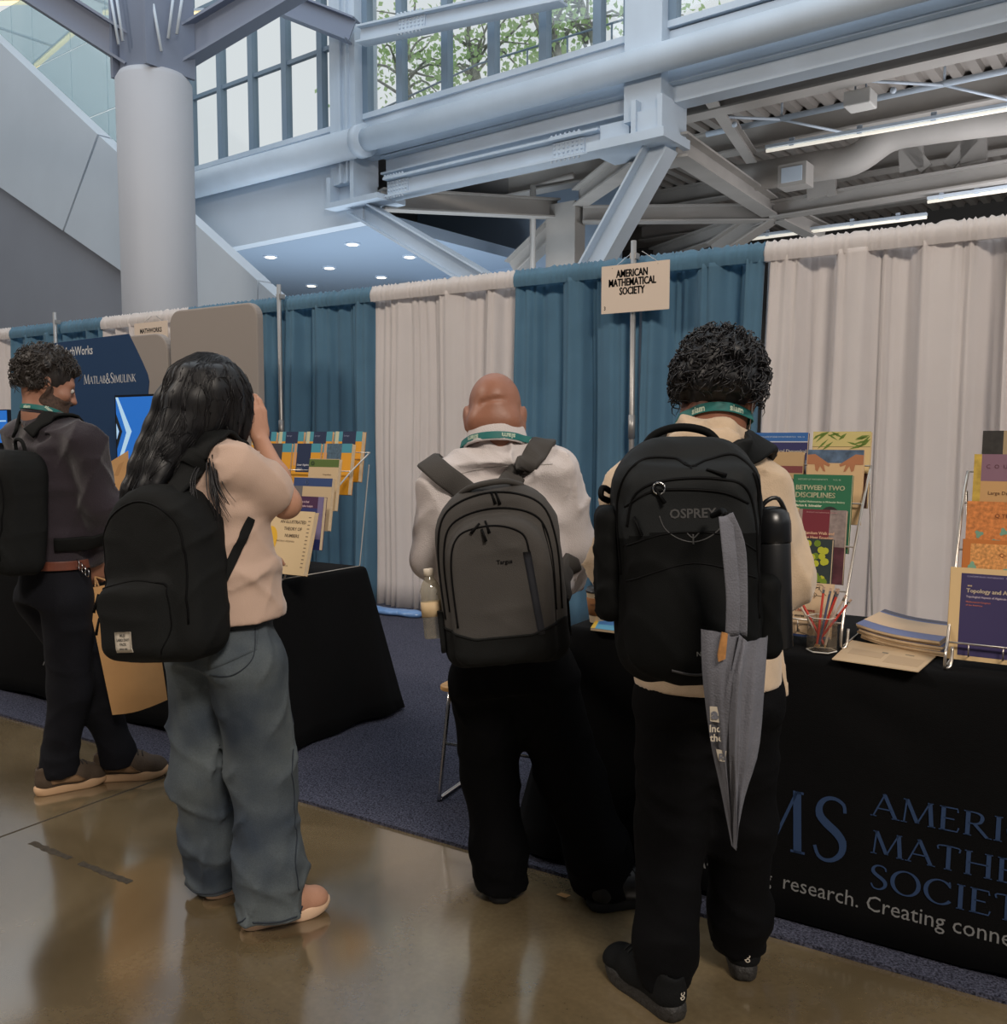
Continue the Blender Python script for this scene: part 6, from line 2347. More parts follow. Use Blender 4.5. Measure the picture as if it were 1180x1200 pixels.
for g_ in ([(-0.082, -0.130, 1.328), (-0.093, -0.170, 1.284), (-0.083, -0.190, 1.228), (-0.067, -0.190, 1.155)], [(-0.059, -0.140, 1.340), (-0.040, -0.180, 1.261), (-0.010, -0.180, 1.186)], [(-0.091, -0.130, 1.328), (-0.095, -0.180, 1.250), (-0.083, -0.190, 1.141)], [(-0.048, -0.130, 1.352), (-0.024, -0.170, 1.277), (0.002, -0.170, 1.227)], [(-0.055, -0.140, 1.329), (-0.031, -0.180, 1.250), (-0.024, -0.180, 1.163)]):
    c_ = catmull(g_, 6)
    for k in range(7):
        cp = c_ + r_.normal(0, .004, 3) + np.linspace(0, 1, len(c_))[:, None] * r_.normal(0, .007, 3)
        mb.tube(cp, np.linspace(.0022, .0006, len(cp)), 4)
tag(mb.build('hair_strands', m_hair_strand, ho, True), kind='stuff')

# her backpack
pk = Pack('backpack', 'plain black backpack with a white square patch, worn with blue jeans', W, (-0.152, -0.170, 0.803), 27, -7, -3)
pk.F = make_field([(profile_box((0, 0, 0), rrect(-.168, .168, 0, .475, (.075, .075, .15, .15)), -.095, .075, .055), .02), (rbox((-.02, -.095, .115), (.125, .045, .105), .045), .03)], .0065)
pk.F.warp(folds(6, .005, .11))
pk.F.mesh('pack_body', m_pack_black, pk.root)
pk.line([(-.145, .10), (-.148, .30), (-.11, .39), (0, .43), (.11, .39), (.148, .30), (.145, .10)], .003, m_zip)
pk.line([(-.135, .205), (-.02, .222), (.085, .212), (.105, .20)], .003, m_zip, 'pocket_zip')
pk.line([(.104, .20), (.108, .10), (.085, .03)], .002, m_zip, 'pocket_seam')
pk.puller(-.125, .195, m_zip, .05, -100)
pk.puller(-.14, .13, m_zip, .045, -95)
m_patch = mat('white_patch', (206, 196, 180), .8, weave=(400, .2))
pa = decal(pk.F, [(-.062, -.2, .038), (-.002, -.2, .038), (-.002, -.2, .092), (-.062, -.2, .092)], .0005, .0015, 6, 6, 'patch', m_patch, pk.root)
for i, (s_, k) in enumerate((('MUJI', .010), ('LABO DAY', .0095), ('PACK', .0095), ('SINCE 1980', .006))):
    v, f = text_mesh(s_, k, 1, .0003, 'CENTER')
    lettering(v, f, (-.032, 0, .080 - i * .0115), flat((80, 78, 74)), pa, yfn=lambda X_, Z_: pk.F.front(X_, Z_) - .0032)
MB().tube(catmull([(-.035, .03, .46), (-.03, .02, .50), (0, .015, .51), (.03, .02, .50), (.035, .03, .46)], 5), .008, 7).build('handle', m_pack_black, pk.root, True)
pk.strap(TW, [np.array((-0.152, -0.200, 1.240)), np.array((-0.119, -0.170, 1.304)), np.array((-0.079, -0.120, 1.368)), np.array((-0.044, -0.050, 1.391)), lerp(neckW, shR, .5) + MW[1] * .09 - UP * .05, lerp(neckW, shR, .45) + MW[1] * .14 - UP * .16], .070, .013, m_pack_black, free=(0,))
pk.strap(TW, [np.array((0.048, -0.200, 1.183)), np.array((0.017, -0.200, 1.103)), np.array((-0.017, -0.200, 1.023)), np.array((-0.050, -0.200, 0.966))], .026, .004, m_pack_black, name='webbing_strap', off=.004)
pk.strap(TW, [np.array((-0.207, -0.150, 1.225)), lerp(neckW, shL, .6) + UP * .05 - MW[1] * .05, lerp(neckW, shL, .6) + MW[1] * .09 - UP * .04, lerp(neckW, shL, .7) + MW[1] * .15 - UP * .2, lerp(neckW, shL, 1.0) + MW[1] * .02 - UP * .34], .070, .013, m_pack_black, free=(0,))

# ================================================================== PERSON: bald man with the grey backpack
m_shirt = mat('white_fine_check_shirt', (206, 198, 196), .85, noise=(4, .04), weave=(330, .5), bump=(9, .25))
m_black_tr = mat('black_trousers', (8, 8, 10), .85, noise=(6, .15), weave=(300, .25), bump=(8, .3), spec=.12)
B = thing('person', 'person in a white shirt and black trousers seen from behind', 'person', (-1.32, 2.38, 0), (0, 0, YAW))
MBd = facing(4)
wB = V3(1, 0, .06)
neckB = np.array((-0.178, 0.030, 1.385))
shL, shR = np.array((-0.335, -0.000, 1.266)), np.array((-0.011, 0.000, 1.306))
elL, wrL = np.array((-0.376, 0.030, 1.043)), np.array((-0.298, 0.250, 0.918))
elR, wrR = np.array((0.061, 0.050, 1.074)), np.array((0.065, 0.260, 0.933))
hp, P, M = head_prims((-0.186, 0.050, 1.478), 2, 18, 1.04, neck=neckB, neck_r=.066)
_cr = [P(r_, -.008 - .0965 * math.sqrt(max(.02, 1 - (r_ / .074) ** 2 - ((u_ - .02) / .088) ** 2)), u_) for r_, u_ in ((-.048, -.014), (-.034, -.006), (-.018, -.002), (0, .001), (.016, .004), (.03, .004))]
for _a, _b in zip(_cr[:-1], _cr[1:]):
    hp.append((cone(_a, _b, .0035), .010, True))
hp.append((cone(P(-.04, -.052, -.045), P(.04, -.052, -.045), .03), .04))
prims = hp + [(cone(neckB, (-0.145, 0.030, 0.825), .07, .11), .04), (cone(shL - UP * .05, shR - UP * .05, .04), .04), (cone(shL, elL, .042, .038), .03), (cone(elL, wrL, .036, .026), .03), (cone(shR, elR, .042, .038), .03), (cone(elR, wrR, .036, .026), .03)]
prims += hand_prims(wrL, V3(.05, .07, .0), V3(0, 0, -1), 1, 24) + hand_prims(wrR, V3(-.02, .08, .0), V3(0, 0, -1), -1, 24)
FB = make_field(prims, .005)
FB.mesh('body', m_skin_red, B)
eyes(B, P, 1.04)
TB = torso(B, m_shirt, [((-0.176, 0.020, 1.348), .11, .07), ((-0.176, -0.000, 1.296), .185, .10), ((-0.173, 0.020, 1.171), .195, .135), ((-0.156, 0.030, 0.954), .185, .135), ((-0.145, 0.030, 0.760), .175, .130)], wB,
           [([shL, elL, lerp(elL, wrL, .9)], [.070, .060, .042]), ([shR, elR, lerp(elR, wrR, .9)], [.070, .060, .042])], 23, 'shirt', .012,
           [(cone(neckB - UP * .02, shL, .055, .055), .05), (cone(neckB - UP * .02, shR, .055, .055), .05)], wl=.10, cuts=[(ball(neckB + UP * .04, (.072, .072, .05)), .01, True)])
cl = neck_ring(neckB, [FB], 0, 2 * PI, 20, lambda a: .010 - .030 * math.sin(a), .004, True)
cp = catmull(cl, 3, True)
mb = MB()
cpp = np.concatenate([cp, cp[:1]])
mb.ribbon(cpp, (cpp - neckB) * (1, 1, 0) + UP * .03, .060, .006)
mb.build('collar', m_shirt, B, True)
ln = neck_ring(neckB, [FB, TB], PI - .5, 2 * PI + .5, 18, lambda a: -.004 - .030 * math.sin(a), .013)
c2 = catmull(ln, 16)
lo_ = MB().ribbon(c2, (c2 - neckB) * (1, 1, 0) + UP * .025, .021, .003).build('lanyard', m_lanyard, B)
for a, rr in ((-PI / 2 + .33, .06), (-PI / 2 - .75, .25)):
    v, f = text_mesh('siam', .020, 1.0, .0008, 'CENTER')
    V = []
    for t in v:
        aa = a - t[0] / .087
        q_ = c2[np.argmin(np.abs(np.arctan2(c2[:, 1] - neckB[1], c2[:, 0] - neckB[0]) - (aa if aa > -PI else aa + 2 * PI)))]
        o_ = (q_ - neckB) * (1, 1, 0)
        V.append(q_ + o_ / np.linalg.norm(o_) * .0035 - UP * (t[1] - .006) + V3(-math.sin(aa), math.cos(aa), 0) * 0)
    mesh_obj('lettering', V, f, m_lan_ink, lo_)
seam(TB, [(-0.306, -0.200, 1.294), (-0.230, -0.200, 1.313), (-0.138, -0.200, 1.322), (-0.022, -0.200, 1.329)], .0016, .0005, 'yoke_seam', mat('shirt_seam', (170, 164, 160), .9), B)
hipL_, hipR = np.array((-0.212, 0.030, 0.669)), np.array((-0.048, 0.030, 0.669))
gL, gR = np.array((-0.166, -0.015, 0.000)), np.array((0.120, -0.035, 0.000))
aL, aR = gL + V3(.0, .06, .085), gR + V3(.03, .05, .085)
kL_, kR = np.array((-0.203, 0.080, 0.361)), np.array((0.045, 0.080, 0.361))
TRB = trousers(B, m_black_tr, (-0.145, 0.030, 0.812), (-0.130, 0.030, 0.669), wB, (.165, .178), (.125, .140), [([hipL_, kL_, lerp(kL_, aL, .8), aL - UP * .055], [.108, .082, .082, .080]), ([hipR, kR, lerp(kR, aR, .8), aR - UP * .055], [.112, .098, .094, .092])], 33)
m_blk_shoe = mat('black_leather_shoe', (16, 16, 18), .45)
stb = dict(upper=m_blk_shoe, sole=mat('black_rubber', (14, 14, 15), .7), lace=m_blk_shoe, sole_h=.026)
shoe(B, tuple(gL + V3(.0, -.01, 0)), -4, .29, stb)
shoe(B, tuple(gR + V3(-.03, -.015, 0)), 72, .29, stb)

# his backpack
m_grey_pack = mat('charcoal_grey_pack', (64, 61, 58), .8, noise=(6, .08), weave=(420, .35), bump=(9, .12))
m_navy_zip = mat('dark_navy_panel', (22, 25, 34), .6)
pk = Pack('backpack', 'charcoal grey laptop backpack with black bottom worn over a white shirt', B, (-0.142, -0.230, 0.795), 3, -6, -4)
pk.F = make_field([(profile_box((0, 0, 0), rrect(-.168, .168, 0, .485, (.05, .05, .14, .14), 7), -.085, .085, .05), .02), (profile_box((0, -.085, 0), rrect(-.135, .135, .01, .40, (.04, .04, .11, .11), 7), -.045, .04, .035), .015)], .0065)
pk.F.warp(folds(7, .003, .12))
pk.F.mesh('pack_body', m_grey_pack, pk.root, keep=lambda x, y, z: z > .085 + .35 * np.maximum(0, np.abs(x) - .075) )
pk.F.mesh('pack_bottom', m_pack_black, pk.root, keep=lambda x, y, z: z <= .085 + .35 * np.maximum(0, np.abs(x) - .075) )
pk.line([(-.155, .14), (-.157, .32), (-.12, .425), (0, .462), (.12, .425), (.157, .32), (.155, .14)], .0035, m_zip)
pk.line([(-.118, .12), (-.120, .28), (-.095, .355), (-.03, .375), (.03, .37), (.075, .345), (.086, .30)], .0028, m_zip, 'pocket_zip')
pk.line([(-.140, .16), (-.142, .30), (-.11, .39), (0, .42), (.11, .39), (.142, .30), (.14, .14)], .003, m_zip)
decal(pk.F, [(.088, -.2, .085), (.106, -.2, .085), (.090, -.2, .30), (.070, -.2, .30)], .0005, .002, 4, 14, 'side_zip_panel', m_navy_zip, pk.root)
pk.line([(.135, .10), (.14, .25), (.125, .37)], .0022, m_zip, 'seam')
for x, z_ in ((-.035, .385), (-.02, .39), (-.03, .37), (.0, .464), (.012, .462)):
    pk.puller(x, z_, m_zip, .034, -75 - 60 * (x < -.03))
_xs = np.linspace(-.16, .16, 25)
pk.line([(a_, .086 + .35 * max(0, abs(a_) - .075) ) for a_ in _xs], .0035, m_pack_black, 'bottom_seam', n=3)
pk.text('Targus', .015, .02, .275, m_zip, 1, .0004)
MB().tube(catmull([(-.105, -.02, .448), (-.07, -.06, .475), (-.02, -.085, .486), (.04, -.075, .488), (.08, -.03, .474)], 6), .0085, 8).build('handle', m_grey_pack, pk.root, True)
pk.strap(TB, [np.array((-0.240, -0.170, 1.218)), np.array((-0.275, -0.130, 1.256)), np.array((-0.332, -0.080, 1.299)), np.array((-0.372, -0.010, 1.321)), lerp(neckB, shL, .75) + V3(0, .12, -.06), lerp(neckB, shL, .75) + V3(0, .16, -.2), lerp(neckB, shL, 1.0) + V3(0, .08, -.36), np.array((-0.331, -0.100, 0.864))], .066, .014, m_grey_pack, free=(0,))
pk.strap(TB, [np.array((-0.165, -0.170, 1.246)), np.array((-0.128, -0.130, 1.301)), np.array((-0.084, -0.090, 1.350)), np.array((-0.042, -0.010, 1.380)), lerp(neckB, shR, .75) + V3(0, .12, -.06), lerp(neckB, shR, .75) + V3(0, .16, -.2), lerp(neckB, shR, 1.0) + V3(0, .08, -.30), np.array((0.024, -0.020, 1.037)), np.array((0.014, -0.100, 0.938))], .066, .014, m_grey_pack, free=(0,))
decal(pk.F, [(.165, -.02, .06), (.165, .06, .06), (.165, .06, .16), (.165, -.02, .16)], .002, .004, 5, 6, 'side_pocket', m_pack_black, pk.root)
decal(pk.F, [(-.165, -.06, .05), (-.165, .06, .05), (-.165, .06, .16), (-.165, -.06, .16)], .002, .012, 5, 6, 'side_pocket', m_pack_black, pk.root)
wbp = pk.M @ Vector((-.198, .0, .085))
bt = thing('water_bottle', 'clear plastic bottle in the left side pocket of the grey backpack', 'bottle', wbp, pk.root.rotation_euler)
MB().lathe([(.026, 0), (.029, .004), (.029, .10), (.027, .115), (.029, .13), (.022, .15), (.012, .165), (.012, .172)], seg=18).build('bottle_body', glass_mat('clear_pet', (238, 238, 230), .14, .18, (220, 210, 190)), bt, True)
MB().lathe([(.0305, .06), (.0305, .10)], seg=18).build('bottle_label', mat('cream_label', (206, 180, 140), .6), bt, True)
MB().lathe([(.014, .170), (.014, .188), (.012, .190)], seg=14).build('bottle_cap', mat('white_cap', (216, 204, 186), .5), bt, True)

# ================================================================== PERSON: curly haired man in the cream hoodie
m_hoodie = mat('cream_fleece', (202, 178, 150), .95, noise=(30, .06), weave=(300, .3), bump=(7, .25), sheen=.35)
Kp = thing('person', 'person in a cream hoodie, black trousers and dark trainers', 'person', (-0.76, 2.15, 0), (0, 0, YAW))
neckK = np.array((-0.012, 0.030, 1.419))
shL, shR = np.array((-0.194, -0.000, 1.270)), np.array((0.098, -0.000, 1.266))
elL, wrL = np.array((-0.224, 0.040, 1.091)), np.array((-0.121, 0.250, 0.970))
elR, wrR = np.array((0.166, 0.020, 1.065)), np.array((0.177, 0.230, 0.951))
wK = V3(1, -.05, 0)
hp, P, M = head_prims((0.014, 0.050, 1.509), 24, 24, 1.0, neck=neckK, neck_r=.054)
prims = hp + [(cone(neckK, (-0.011, 0.030, 0.886), .07, .11), .04), (cone(shL - UP * .05, shR - UP * .05, .04), .04), (cone(shL, elL, .042, .038), .03), (cone(elL, wrL, .036, .026), .03), (cone(shR, elR, .042, .038), .03), (cone(elR, wrR, .036, .026), .03)]
prims += hand_prims(wrL, V3(.05, .07, .0), V3(0, 0, -1), 1, 24) + hand_prims(wrR, V3(-.03, .08, .0), V3(0, 0, -1), -1, 24)
FK = make_field(prims, .006)
FK.mesh('body', m_skin_tan, Kp)
eyes(Kp, P)
curls(Kp, P, M, 240, m_hair_black, m_hair_strand, 17, .021, lambda d: d[2] > (-.52 if d[1] < .1 else .1 + .25 * d[1]), scale=(1.13, 1.10, 1.08), strands=900, curl_r=.011, hang=.03)
mk = decal(FK, [P(-.07, .05, -.10), P(.07, .05, -.10), P(.072, .05, -.035), P(-.072, .05, -.035)], .004, .002, 16, 9, 'face_mask', mat('white_mask', (214, 208, 204), .8), Kp)
for s_ in (-1, 1):
    MB().tube(catmull([P(s_ * .074, .045, -.04), P(s_ * .086, .0, -.02), P(s_ * .09, -.02, -.005), P(s_ * .086, -.025, -.04), P(s_ * .078, .01, -.07), P(s_ * .07, .045, -.09)], 4), .0014, 5).build('mask_loop', mat('white_mask', (214, 208, 204), .8), mk, True)
TK = torso(Kp, m_hoodie, [((-0.022, 0.020, 1.367), .12, .08), ((-0.029, 0.000, 1.311), .185, .115), ((-0.023, 0.020, 1.182), .195, .15), ((-0.015, 0.020, 0.973), .180, .145), ((-0.010, 0.020, 0.803), .178, .140)], wK,
           [([shL, elL, lerp(elL, wrL, .9)], [.075, .068, .050]), ([shR, elR, lerp(elR, wrR, .9)], [.078, .076, .052])], 24, 'hoodie', .011,
           [(cone(neckK - UP * .02, shL, .06, .06), .05), (cone(neckK - UP * .02, shR, .06, .06), .05),
            (cone((-0.142, -0.050, 1.372), (-0.100, -0.085, 1.388), .026, .032), .02), (cone((-0.100, -0.085, 1.388), (-0.003, -0.090, 1.384), .032, .032), .02), (cone((-0.003, -0.090, 1.384), (0.077, -0.050, 1.364), .032, .026), .02),
            (cone((-0.121, 0.020, 1.404), (-0.083, -0.055, 1.428), .020, .022), .02), (cone((-0.083, -0.055, 1.428), (0.009, -0.055, 1.424), .022, .022), .02), (cone((0.009, -0.055, 1.424), (0.076, 0.020, 1.400), .022, .02), .02),
            (slab((0.146, 0.060, 0.997), (0.178, 0.050, 0.756), .028, .012, .024, .010, (1, -.3, 0)), .02)], wl=.11,
           cuts=[(ball(neckK + UP * .05, (.066, .062, .055)), .01, True)])
seam(TK, [(-0.227, -0.200, 0.885), (-0.152, -0.200, 0.867), (-0.057, -0.200, 0.862)], .0018, .001, 'hem_seam', mat('hoodie_seam', (186, 158, 124), .9), Kp)
lnk = neck_ring(neckK, [FK, TK], PI - .7, 2 * PI + .7, 18, lambda a: .020 - .036 * math.sin(a), .005)
c2 = catmull(lnk, 16)
lo_ = MB().ribbon(c2, (c2 - neckK) * (1, 1, 0) + UP * .02, .022, .003).build('lanyard', m_lanyard, Kp)
for a in (-PI / 2 + .55, -PI / 2 - .6):
    v, f = text_mesh('siam', .021, 1.0, .0008, 'CENTER')
    V = []
    for t in v:
        aa = a + t[0] / .085
        q_ = c2[np.argmin(np.abs(np.arctan2(c2[:, 1] - neckK[1], c2[:, 0] - neckK[0]) - (aa if aa > -PI else aa + 2 * PI)))]
        o_ = (q_ - neckK) * (1, 1, 0)
        V.append(q_ + o_ / np.linalg.norm(o_) * .0035 + UP * (t[1] - .007))
    mesh_obj('lettering', V, f, m_lan_ink, lo_)
hipL_, hipR = np.array((-0.091, 0.020, 0.756)), np.array((0.073, 0.020, 0.756))
gL, gR = np.array((-0.093, -0.075, 0.000)), np.array((0.112, 0.081, 0.000))
aL, aR = gL + V3(-.02, .06, .085), gR + V3(.0, .06, .085)
kL_, kR = np.array((-0.087, 0.060, 0.430)), np.array((0.094, 0.080, 0.433))
TRK = trousers(Kp, m_black_tr, (-0.011, 0.030, 0.854), (-0.007, 0.030, 0.747), wK, (.160, .172), (.125, .138), [([hipL_, kL_, lerp(kL_, aL, .8), aL - UP * .03], [.098, .085, .075, .066]), ([hipR, kR, lerp(kR, aR, .8), aR - UP * .03], [.098, .082, .074, .066])], 34)
stk = dict(upper=mat('black_knit_shoe', (18, 19, 20), .75, spec=.15, weave=(260, .3)), sole=mat('dark_grey_rubber', (40, 38, 36), .6, bump=(60, .5)), lace=mat('black_lace', (14, 14, 14), .8), sole_h=.036, logo_m=mat('white_logo', (206, 196, 180), .6),
           logo=(((.0, .0, .065), 'heel'), ((.14, -.06, .05), 'side'), ((.22, -.06, .045), 'side')))
shoe(Kp, tuple(gL + V3(.01, -.02, 0)), -30, .29, stk)
shoe(Kp, tuple(gR + V3(.0, -.012, 0)), 8, .29, stk)

# his big backpack
m_osp = mat('black_ripstop', (14, 15, 15), .7, noise=(5, .12), weave=(600, .15), spec=.1)
m_osp2 = mat('dark_grey_ripstop', (31, 33, 34), .65, noise=(5, .12), weave=(600, .15), spec=.15)
m_logo = mat('grey_logo', (66, 66, 66), .6)
pk = Pack('backpack', 'big black hiking backpack with side pockets worn over the cream hoodie', Kp, (-0.115, -0.260, 0.892), 4, -2, -3)
pk.F = make_field([(profile_box((0, 0, 0), rrect(-.150, .150, 0, .510, (.07, .07, .11, .11), 7), -.10, .10, .05), .02), (profile_box((0, -.10, 0), rrect(-.134, .134, .02, .445, (.06, .06, .11, .11), 7), -.05, .05, .045), .02),
                   (ball((0, -.13, .12), (.11, .05, .11)), .04), (cone((-.09, -.10, .415), (.10, -.10, .415), .035), .04)], .0065)
pk.F.warp(folds(8, .004, .10))
pk.F.mesh('pack_body', m_osp2, pk.root, keep=lambda x, y, z: z > .300 + .02 * np.cos(x * 9))
pk.F.mesh('pack_front', m_osp, pk.root, keep=lambda x, y, z: z <= .300 + .02 * np.cos(x * 9))
pk.line([(-.140, .23), (-.142, .39), (-.10, .46), (-.03, .465), (.0, .447), (.04, .46), (.10, .465), (.142, .39), (.140, .23)], .0035, m_zip)
pk.line([(-.128, .33), (-.11, .395), (-.05, .42), (.05, .42), (.11, .395), (.128, .30), (.128, .14)], .0035, m_zip, 'pocket_zip')
pk.line([(-.13, .37), (-.07, .40), (.05, .395), (.11, .37)], .003, m_zip, 'pocket_zip')
pk.line([(-.135, .29), (-.05, .315), (.06, .31), (.125, .275)], .002, m_zip, 'seam')
pk.line([(-.132, .22), (0, .255), (.13, .22)], .002, m_zip, 'seam')
pk.line([(-.05, .045), (0, .036), (.05, .045)], .003, m_grey_zip, 'lower_loop')
pk.text('OSPREY', .026, -.0, .345, m_logo, 1, .0006)
lgp = [(-.065, .35), (-.055, .325), (-.03, .305), (0, .297), (.03, .305), (.055, .325), (.065, .35)]
pk.line(lgp, .0014, m_logo, 'logo_arc')
pk.line([(-.012, .315), (0, .305), (.012, .315)], .0016, m_logo, 'logo_bird')
pk.line([(0, .312), (0, .292)], .0018, m_logo, 'logo_bird')
pk.text('NEBULA', .0125, .02, .075, mat('pale_grey_logo', (120, 120, 118), .6), 1, .0003)
for x, z_, an in ((-.01, .455, -40), (.012, .45, -120), (.0, .447, -80), (-.075, .41, -60), (.03, .44, -20), (-.115, .35, -70)):
    pk.puller(x, z_, m_zip, .04, an)
yy = float(pk.F.front(np.array([-.065]), np.array([.41]))[0])
MB().tube([(-.065 + .012 * math.cos(a), yy - .006, .405 + .012 * math.sin(a)) for a in np.linspace(0, 2 * PI, 11)[:-1]], .0018, 5, True).build('key_ring', m_chrome, pk.root, True)
MB().tube(catmull([(-.085, .03, .48), (-.055, .03, .52), (0, .03, .535), (.06, .03, .522), (.09, .03, .485)], 6), .009, 8).build('handle', m_osp, pk.root, True)
MB().tube(catmull([(-.15, .06, .40), (-.168, .05, .41), (-.172, .04, .39), (-.155, .05, .38)], 4), .007, 6).build('compression_buckle', m_zip, pk.root, True)
for x0 in (-1, 1):
    sp = make_field([(profile_box((x0 * .160, 0, 0), rrect(-.030, .030, .13 if x0 < 0 else .04, .37 if x0 < 0 else .22, .025), -.075, .07, .03), .02)], .006)
    sp.warp(folds(9 + x0, .004, .07))
    sp.mesh('side_pocket', m_osp, pk.root)
pk.line([(.125, .43), (.14, .37), (.145, .31)], .004, m_zip, 'compression_strap')
pk.strap(TK, [np.array((-0.185, -0.160, 1.336)), np.array((-0.172, -0.100, 1.373)), np.array((-0.160, -0.020, 1.392)), lerp(neckK, shL, .7) + V3(0, .13, -.06), lerp(neckK, shL, .75) + V3(0, .18, -.2), lerp(neckK, shL, 1.0) + V3(0, .10, -.36), np.array((-0.201, -0.170, 0.980))], .075, .016, m_osp2, free=(0, 6))
pk.strap(TK, [np.array((0.004, -0.160, 1.347)), np.array((0.050, -0.110, 1.377)), np.array((0.098, -0.030, 1.382)), lerp(neckK, shR, .75) + V3(0, .13, -.06), lerp(neckK, shR, .75) + V3(0, .18, -.2), lerp(neckK, shR, 1.0) + V3(0, .10, -.36), np.array((0.020, -0.170, 0.980))], .075, .016, m_osp2, free=(0, 6))
bw = pk.M @ Vector((.182, -.012, .06))
bt = thing('travel_bottle', 'black travel bottle in the right side pocket of the hiking backpack', 'bottle', bw, pk.root.rotation_euler)
MB().lathe([(.034, 0), (.038, .004), (.038, .22), (.037, .224)], seg=22).build('bottle_body', mat('matte_black_bottle', (24, 25, 27), .4), bt, True)
MB().lathe([(.0385, .222), (.040, .226), (.040, .262), (.036, .285), (.022, .298), (.004, .30)], seg=22).build('bottle_lid', mat('black_plastic_lid', (20, 21, 23), .3), bt, True)
MB().tube(catmull([(-.034, -.012, .26), (-.02, -.02, .305), (.012, -.015, .315), (.036, 0, .265)], 5), .005, 6).build('bottle_loop', mat('black_plastic_lid', (20, 21, 23), .3), bt, True)

# grey-blue tote hanging folded from the pack
tb = thing('tote_bag', 'folded grey-blue cloth tote bag hanging from the hiking backpack', 'bag', tuple(Matrix.Translation(Kp.location) @ Kp.rotation_euler.to_matrix().to_4x4() @ Vector((-0.052, -0.415, 0.588))), (0, 0, YAW))
b0 = np.array((-0.052, -0.415, 0.588))
m_tote = mat('grey_blue_cotton', (108, 109, 117), .9, noise=(14, .12), weave=(260, .4), bump=(9, .25))
T_ = lambda q: np.array(q) - b0


def tote_side(left, right, y_off, bulge, name, seed):
    n = len(left)
    nu = 12
    V, f = [], []
    r2 = np.random.default_rng(seed)
    ph = r2.uniform(0, 6, 3)
    for s_ in (0, 1):
        for i in range(n):
            a, b = np.array(left[i]), np.array(right[i])
            for j in range(nu):
                u = j / (nu - 1)
                p_ = a * (1 - u) + b * u
                d = bulge * math.sin(PI * u) + .004 * math.sin(8 * u + ph[0] + i * .7) + .003 * math.sin(15 * u + ph[1])
                V.append(p_ + V3(0, -d + (.004 if s_ else 0) + y_off, 0))
    for s_ in (0, 1):
        for i in range(n - 1):
            for j in range(nu - 1):
                a = s_ * n * nu + i * nu + j
                q = (a, a + 1, a + nu + 1, a + nu)
                f.append(q[::-1] if s_ == 0 else q)
    return mesh_obj(name, V, f, m_tote, tb, True)


def poly_interp(pts, n):
    P_ = catmull(pts, 8)
    t = np.linspace(0, len(P_) - 1, n)
    return [P_[int(a)] * (1 - (a - int(a))) + P_[min(int(a) + 1, len(P_) - 1)] * (a - int(a)) for a in t]


N_ = 16
lf = poly_interp([T_((-0.142, -0.515, 1.046)), T_((-0.136, -0.515, 0.945)), T_((-0.116, -0.493, 0.824)), T_((-0.083, -0.454, 0.709)), T_((-0.053, -0.415, 0.588))], N_)
md = poly_interp([T_((-0.077, -0.535, 1.043)), T_((-0.094, -0.545, 0.953)), T_((-0.087, -0.513, 0.831)), T_((-0.069, -0.464, 0.712)), T_((-0.052, -0.415, 0.588))], N_)
md2 = poly_interp([T_((-0.062, -0.515, 1.023)), T_((-0.073, -0.525, 0.948)), T_((-0.071, -0.503, 0.827)), T_((-0.060, -0.454, 0.709)), T_((-0.050, -0.415, 0.588))], N_)
rt = poly_interp([T_((-0.007, -0.475, 1.027)), T_((-0.009, -0.475, 0.935)), T_((-0.013, -0.450, 0.793)), T_((-0.034, -0.432, 0.691)), T_((-0.046, -0.414, 0.584))], N_)
tote_side(lf, md, 0, .012, 'left_fold', 1)
tote_side([a + V3(-.002, -.004, 0) for a in md], [a + V3(.006, -.002, 0) for a in md2], 0, .02, 'centre_fold', 2)
tote_side(md2, rt, 0, .015, 'right_fold', 3)
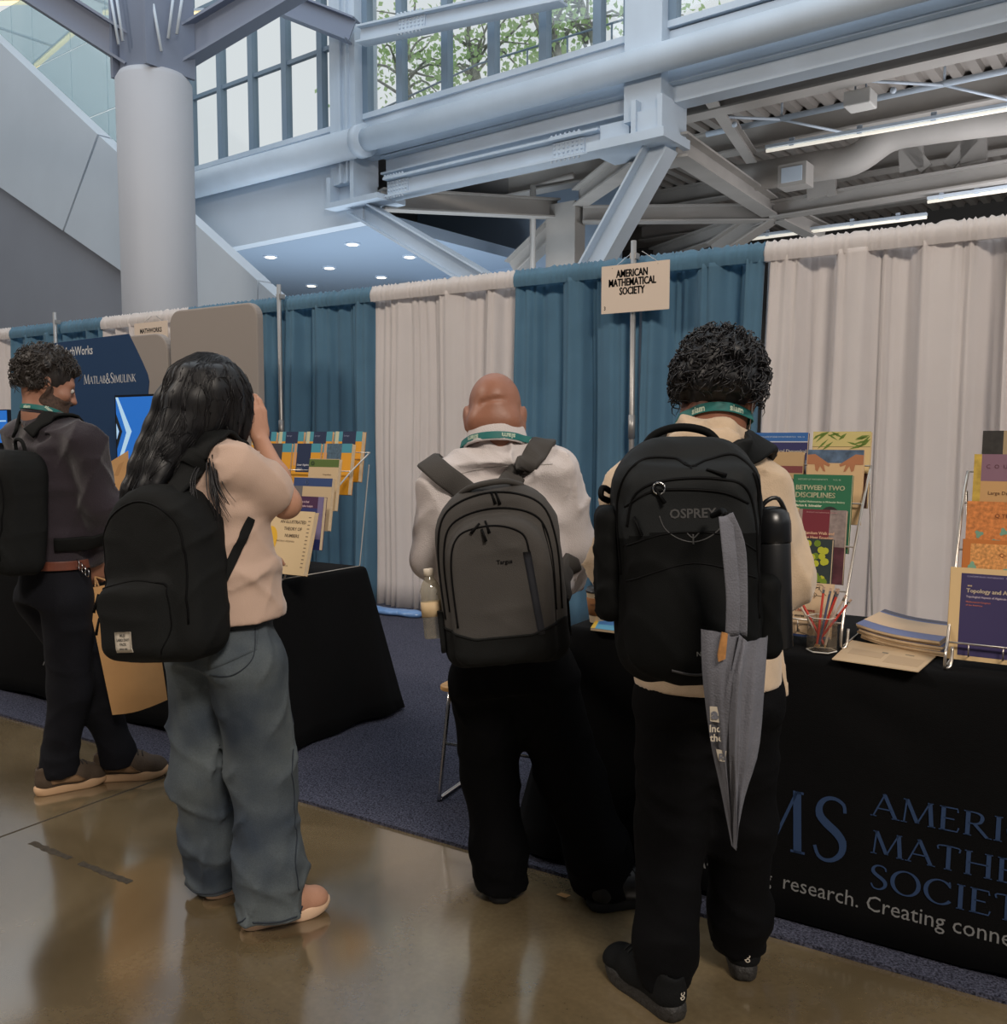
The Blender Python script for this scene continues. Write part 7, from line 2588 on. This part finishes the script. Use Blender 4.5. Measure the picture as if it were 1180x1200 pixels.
hp_ = poly_interp([T_((-0.090, -0.535, 1.039)), T_((-0.092, -0.545, 1.112)), T_((-0.100, -0.545, 1.190)), T_((-0.106, -0.535, 1.259))], 14)
hq_ = poly_interp([T_((-0.071, -0.525, 1.036)), T_((-0.074, -0.535, 1.110)), T_((-0.080, -0.535, 1.204)), T_((-0.103, -0.535, 1.262))], 14)
MB().ribbon(hp_, [V3(.15, -1, 0)] * 14, .026, .004).build('handle', m_tote, tb, True)
MB().ribbon(hq_, [V3(-.3, -1, 0)] * 14, .022, .004).build('handle', m_tote, tb, True)
tip_ = T_((-0.105, -0.535, 1.261))
MB().tube(catmull([tip_, tip_ + V3(0, .03, .006), tip_ + V3(0, .075, -.004), tip_ + V3(0, .11, -.01)], 4), .006, 7).build('hang_loop', m_zip, tb, True)
m_print = mat('pale_tote_print', (200, 190, 172), .8)
for s_, size, px, bo in (('Ind', .020, (-0.126, -0.521, 0.853), .0004), ('the', .020, (-0.123, -0.517, 0.834), .0004)):
    v, f = text_mesh(s_, size, .9, bo)
    lettering(v, f, T_(px), m_print, tb)
pq = [T_((-0.127, -0.528, 0.904)), T_((-0.105, -0.530, 0.903)), T_((-0.094, -0.525, 0.870)), T_((-0.125, -0.525, 0.875))]
MB().prism(pq, (0, .001, 0)).build('print_block', m_print, tb)
v, f = text_mesh('a', .026, 1, .002)
lettering(v, f, T_((-0.123, -0.528, 0.881)), m_tote, tb)
pq = [T_((-0.110, -0.512, 0.817)), T_((-0.091, -0.514, 0.814)), T_((-0.093, -0.510, 0.792)), T_((-0.104, -0.508, 0.793))]
MB().prism(pq, (0, .001, 0)).build('print_block', m_print, tb)
v, f = text_mesh('R', .018, 1, .0005)
lettering(v, f, T_((-0.105, -0.512, 0.796)), m_tote, tb)
ck = [T_((-0.112, -0.551, 1.048)), T_((-0.102, -0.553, 1.046)), T_((-0.106, -0.555, 1.000)), T_((-0.118, -0.553, 0.994)), T_((-0.119, -0.551, 1.006))]
MB().prism(ck, (0, .006, 0)).build('cork_tag', mat('cork', (168, 118, 66), .8, noise=(70, .25)), tb)
